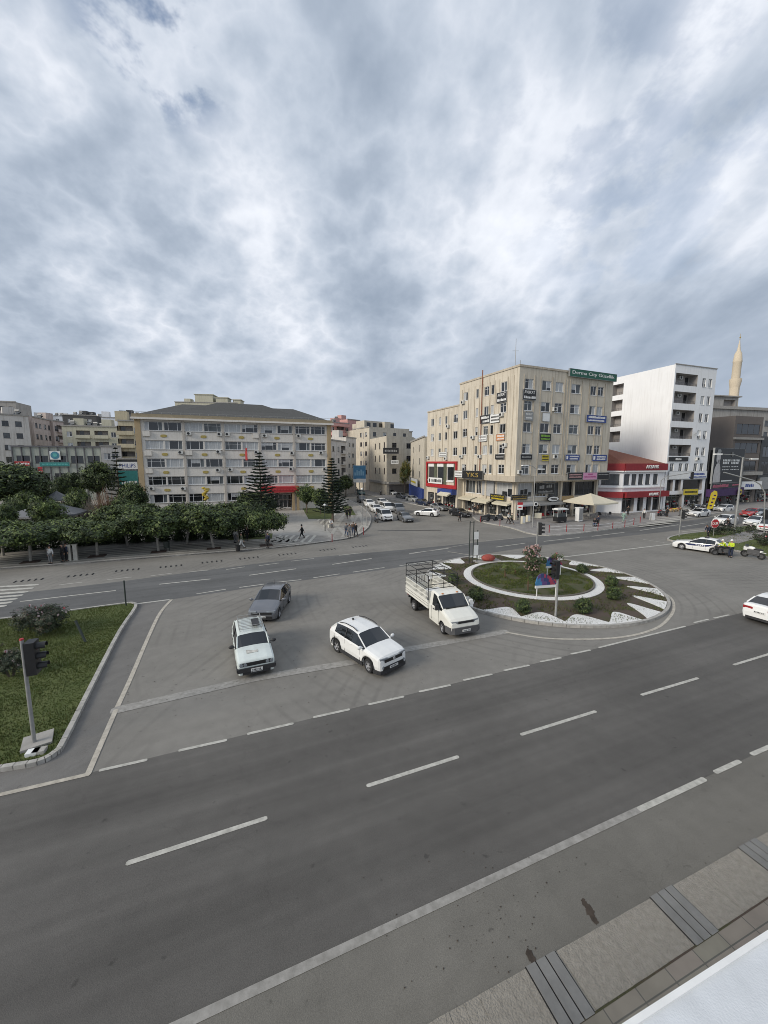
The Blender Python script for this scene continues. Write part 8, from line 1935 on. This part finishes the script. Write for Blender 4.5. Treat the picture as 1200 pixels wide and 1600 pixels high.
    obj('body', bm, t); use('coat' if coat else 'jacket', jm, top); use('trousers', tm, legs)
    for s in sm: obj('shoe', s, t)
    h = MB(); big = 1.28 if helmet else (1.2 if scarf else 1.1)
    h.ball(hc + Vector((-.012 if not helmet else 0, 0, .022)), (.098 * big, .082 * big, .112 * big), 12, 8, top=not (scarf or False)); h.build('helmet' if helmet else ('headscarf' if scarf else 'hair'), MATS[helmet or hair], t, 60)
    if vest:
        h = MB(); 
        h = use('safety_vest', jm, vest); h.scale = (1.03, 1.03, 1.0)
    if sc != 1: t.scale = (sc,) * 3
    return t
mat('cloth_dark', (.018, .018, .02), .9, .2, 6); mat('cloth_navy', (.02, .028, .055), .9, .2, 6); mat('cloth_grey', (.16, .165, .17), .9, .2, 6); mat('cloth_white', (.62, .62, .60), .9, .1, 6); mat('cloth_jean', (.06, .09, .16), .9, .2, 6); mat('cloth_red', (.28, .03, .04), .9, .2, 6); mat('cloth_olive', (.10, .11, .07), .9, .2, 6); mat('cloth_mint', (.25, .36, .31), .9, .2, 6)
mat('hair_dark', (.015, .011, .009), .7, .3, 8); mat('hi_vis', (.52, .66, .03), .7, .1, 4); mat('cloth_brown', (.12, .08, .055), .9, .2, 6)
def pg(x, y, z=.12): return G(x, y, z)
person('woman in a long black coat and headscarf striding left over the striped plaza', pg(472, 841), 195, 'walk', coat=True, scarf=True, hair='cloth_dark')
person('man in dark navy jacket standing at the kerb beside the lone round tree', pg(419, 856), 250, 'stand', 'cloth_navy', 'cloth_dark')
person('person in dark jacket and white trousers under the leaning tree', pg(378, 857), 190, 'walk', 'cloth_olive', 'cloth_white')
person('person with a white bag standing on the lawn behind the trees', pg(368, 848), 250, 'stand', 'cloth_white', 'cloth_grey'); person('dark dressed person on the lawn edge left of the round tree', pg(386, 845), 120, 'stand', 'cloth_dark', 'cloth_dark')
person('person in a pale jacket standing under the street trees at the left', pg(80, 881), 260, 'stand', 'cloth_white', 'cloth_grey'); person('person in black next to the pale square posts', pg(99, 878), 240, 'stand', 'cloth_dark', 'cloth_dark'); person('second person in black beside the pale posts', pg(104, 877), 60, 'stand', 'cloth_navy', 'cloth_dark')
GP = 'people crossing the plaza corner'
person('person in grey at the left of the group on the plaza corner', pg(541, 838), 290, 'walk', 'cloth_grey', 'cloth_jean', group=GP); person('person in light grey in the middle of the plaza corner group', pg(546, 840), 285, 'stand', 'cloth_grey', 'cloth_grey', group=GP)
person('person in brown at the back of the plaza corner group', pg(552, 836), 285, 'walk', 'cloth_brown', 'cloth_jean', group=GP); person('person in black leading the plaza corner group on the right', pg(556, 838), 300, 'walk', 'cloth_dark', 'cloth_dark', group=GP)
person('dark figure standing farther back on the plaza, left of two', pg(542, 810), 280, 'walk', 'cloth_dark', 'cloth_dark', sc=1.05); person('dark figure standing farther back on the plaza, right of two', pg(547, 808), 270, 'stand', 'cloth_dark', 'cloth_dark', sc=1.05)
person('seated person with white top at the foot of the right pine', pg(517, 824), 300, 'sit', 'cloth_white', 'cloth_grey'); b = MB(); b.boxa(-.25, .25, -.35, .35, 0, .44); tag(b.build('stone_block', MATS['marble'], None, None, pg(517, 824) + Vector((-.05, 0, 0)), R(300)), 'low pale stone seat at the foot of the right pine', 'seat')
person('woman all in black walking on the side street near the corner scooters', pg(718, 815, 0), 280, 'walk', coat=True, scarf=True, hair='cloth_dark')
person('left of two walkers with white tops at the corner of the beige block', pg(794, 818), 320, 'walk', 'cloth_white', 'cloth_dark'); person('right of two walkers at the corner of the beige block, dark trousers', pg(799, 819), 320, 'walk', 'cloth_olive', 'cloth_dark', hair='hair_dark')
person('person in dark clothes before the corner shop doorway', pg(741, 804), 250, 'stand', 'cloth_dark', 'cloth_dark'); person('person in a brown jacket at the left front shop', pg(746, 804), 250, 'stand', 'cloth_brown', 'cloth_dark')
person('person in black crouching near the parasol, left', pg(929, 822), 240, 'sit', 'cloth_dark', 'cloth_jean', sc=.95); b = MB(); b.boxa(-.2, .2, -.2, .2, 0, .44); tag(b.build('stool', MATS['trim'], None, None, pg(929, 822), 0), 'low dark stool near the parasol', 'stool')
person('person in dark blue standing near the parasol, right', pg(934, 822), 250, 'stand', 'cloth_navy', 'cloth_dark', sc=.95); person('person in mint green walking past the parasol', pg(974, 816), 200, 'walk', 'cloth_mint', 'cloth_mint'); person('person in black outside the bank window', pg(981, 805), 250, 'stand', 'cloth_dark', 'cloth_dark')
person('man in a white shirt and black trousers before the bank', pg(1006, 811), 240, 'stand', 'cloth_white', 'cloth_dark'); person('man in black beside the scooters at the bank end', pg(1042, 808), 200, 'stand', 'cloth_dark', 'cloth_dark'); person('person in a grey coat before the fruit crates', pg(1062, 806), 180, 'stand', 'cloth_brown', 'cloth_grey')
person('person in a dark coat bending forward behind the police car', G(1106, 839), 200, 'bend', 'cloth_navy', 'cloth_dark', coat=True)
person('police officer in yellow vest and white helmet seated on the dark motorcycle', pb.location.copy(), 160, 'ride', 'hi_vis', 'cloth_dark', helmet='white_paint', sc=.98)
person('police officer in yellow jacket and white helmet standing and writing', G(1141, 871), 190, 'hold', 'hi_vis', 'cloth_navy', helmet='white_paint', sc=1.04)
mb2 = motorbike('black motorcycle ridden past the stop sign', G(1136, 828), 200, 'paint_dark', sc=1.05); person('motorcyclist in black riding past the stop sign', mb2.location.copy(), 200, 'ride', 'cloth_dark', 'cloth_dark', helmet='black', sc=1.05)
mb3 = motorbike('pale scooter ridden beside the queue of cars', G(588, 816), 288, 'paint_silver'); person('rider in grey on the pale scooter beside the queue', mb3.location.copy(), 288, 'ride', 'cloth_grey', 'cloth_jean', helmet='cloth_grey')
mb4 = motorbike('scooter riding away behind the white minibus', G(595, 774), 100, 'paint_dark'); person('rider in grey behind the white minibus', mb4.location.copy(), 100, 'ride', 'cloth_grey', 'cloth_dark', helmet='black')
# fruit crates before the shops
for k in range(5):
    c = G(1048 + k * 5.5, 800 - k * .6, .12); b = MB(); b.boxa(-.4, .4, -.3, .3, .3, .55)
    for sx in (-.36, .36):
        for sy in (-.26, .26): b.boxa(sx - .03, sx + .03, sy - .03, sy + .03, 0, .3)
    t = thing('fruit_crate', ('leftmost', 'second', 'middle', 'fourth', 'rightmost')[k] + ' fruit crate on legs in front of the shop beside the bank', 'crate', c, R(22), 'fruit crates outside the shop'); b.build('crate', MATS['tan_fascia'], t); b = MB()
    rr = random.Random(k); [b.ball((rr.uniform(-.33, .33), rr.uniform(-.23, .23), .57), (.07, .07, .07), 6, 4) for _ in range(14)]; b.build('fruit', MATS[('orange', 'yellow', 'red', 'orange', 'leaf_light')[k]], t)
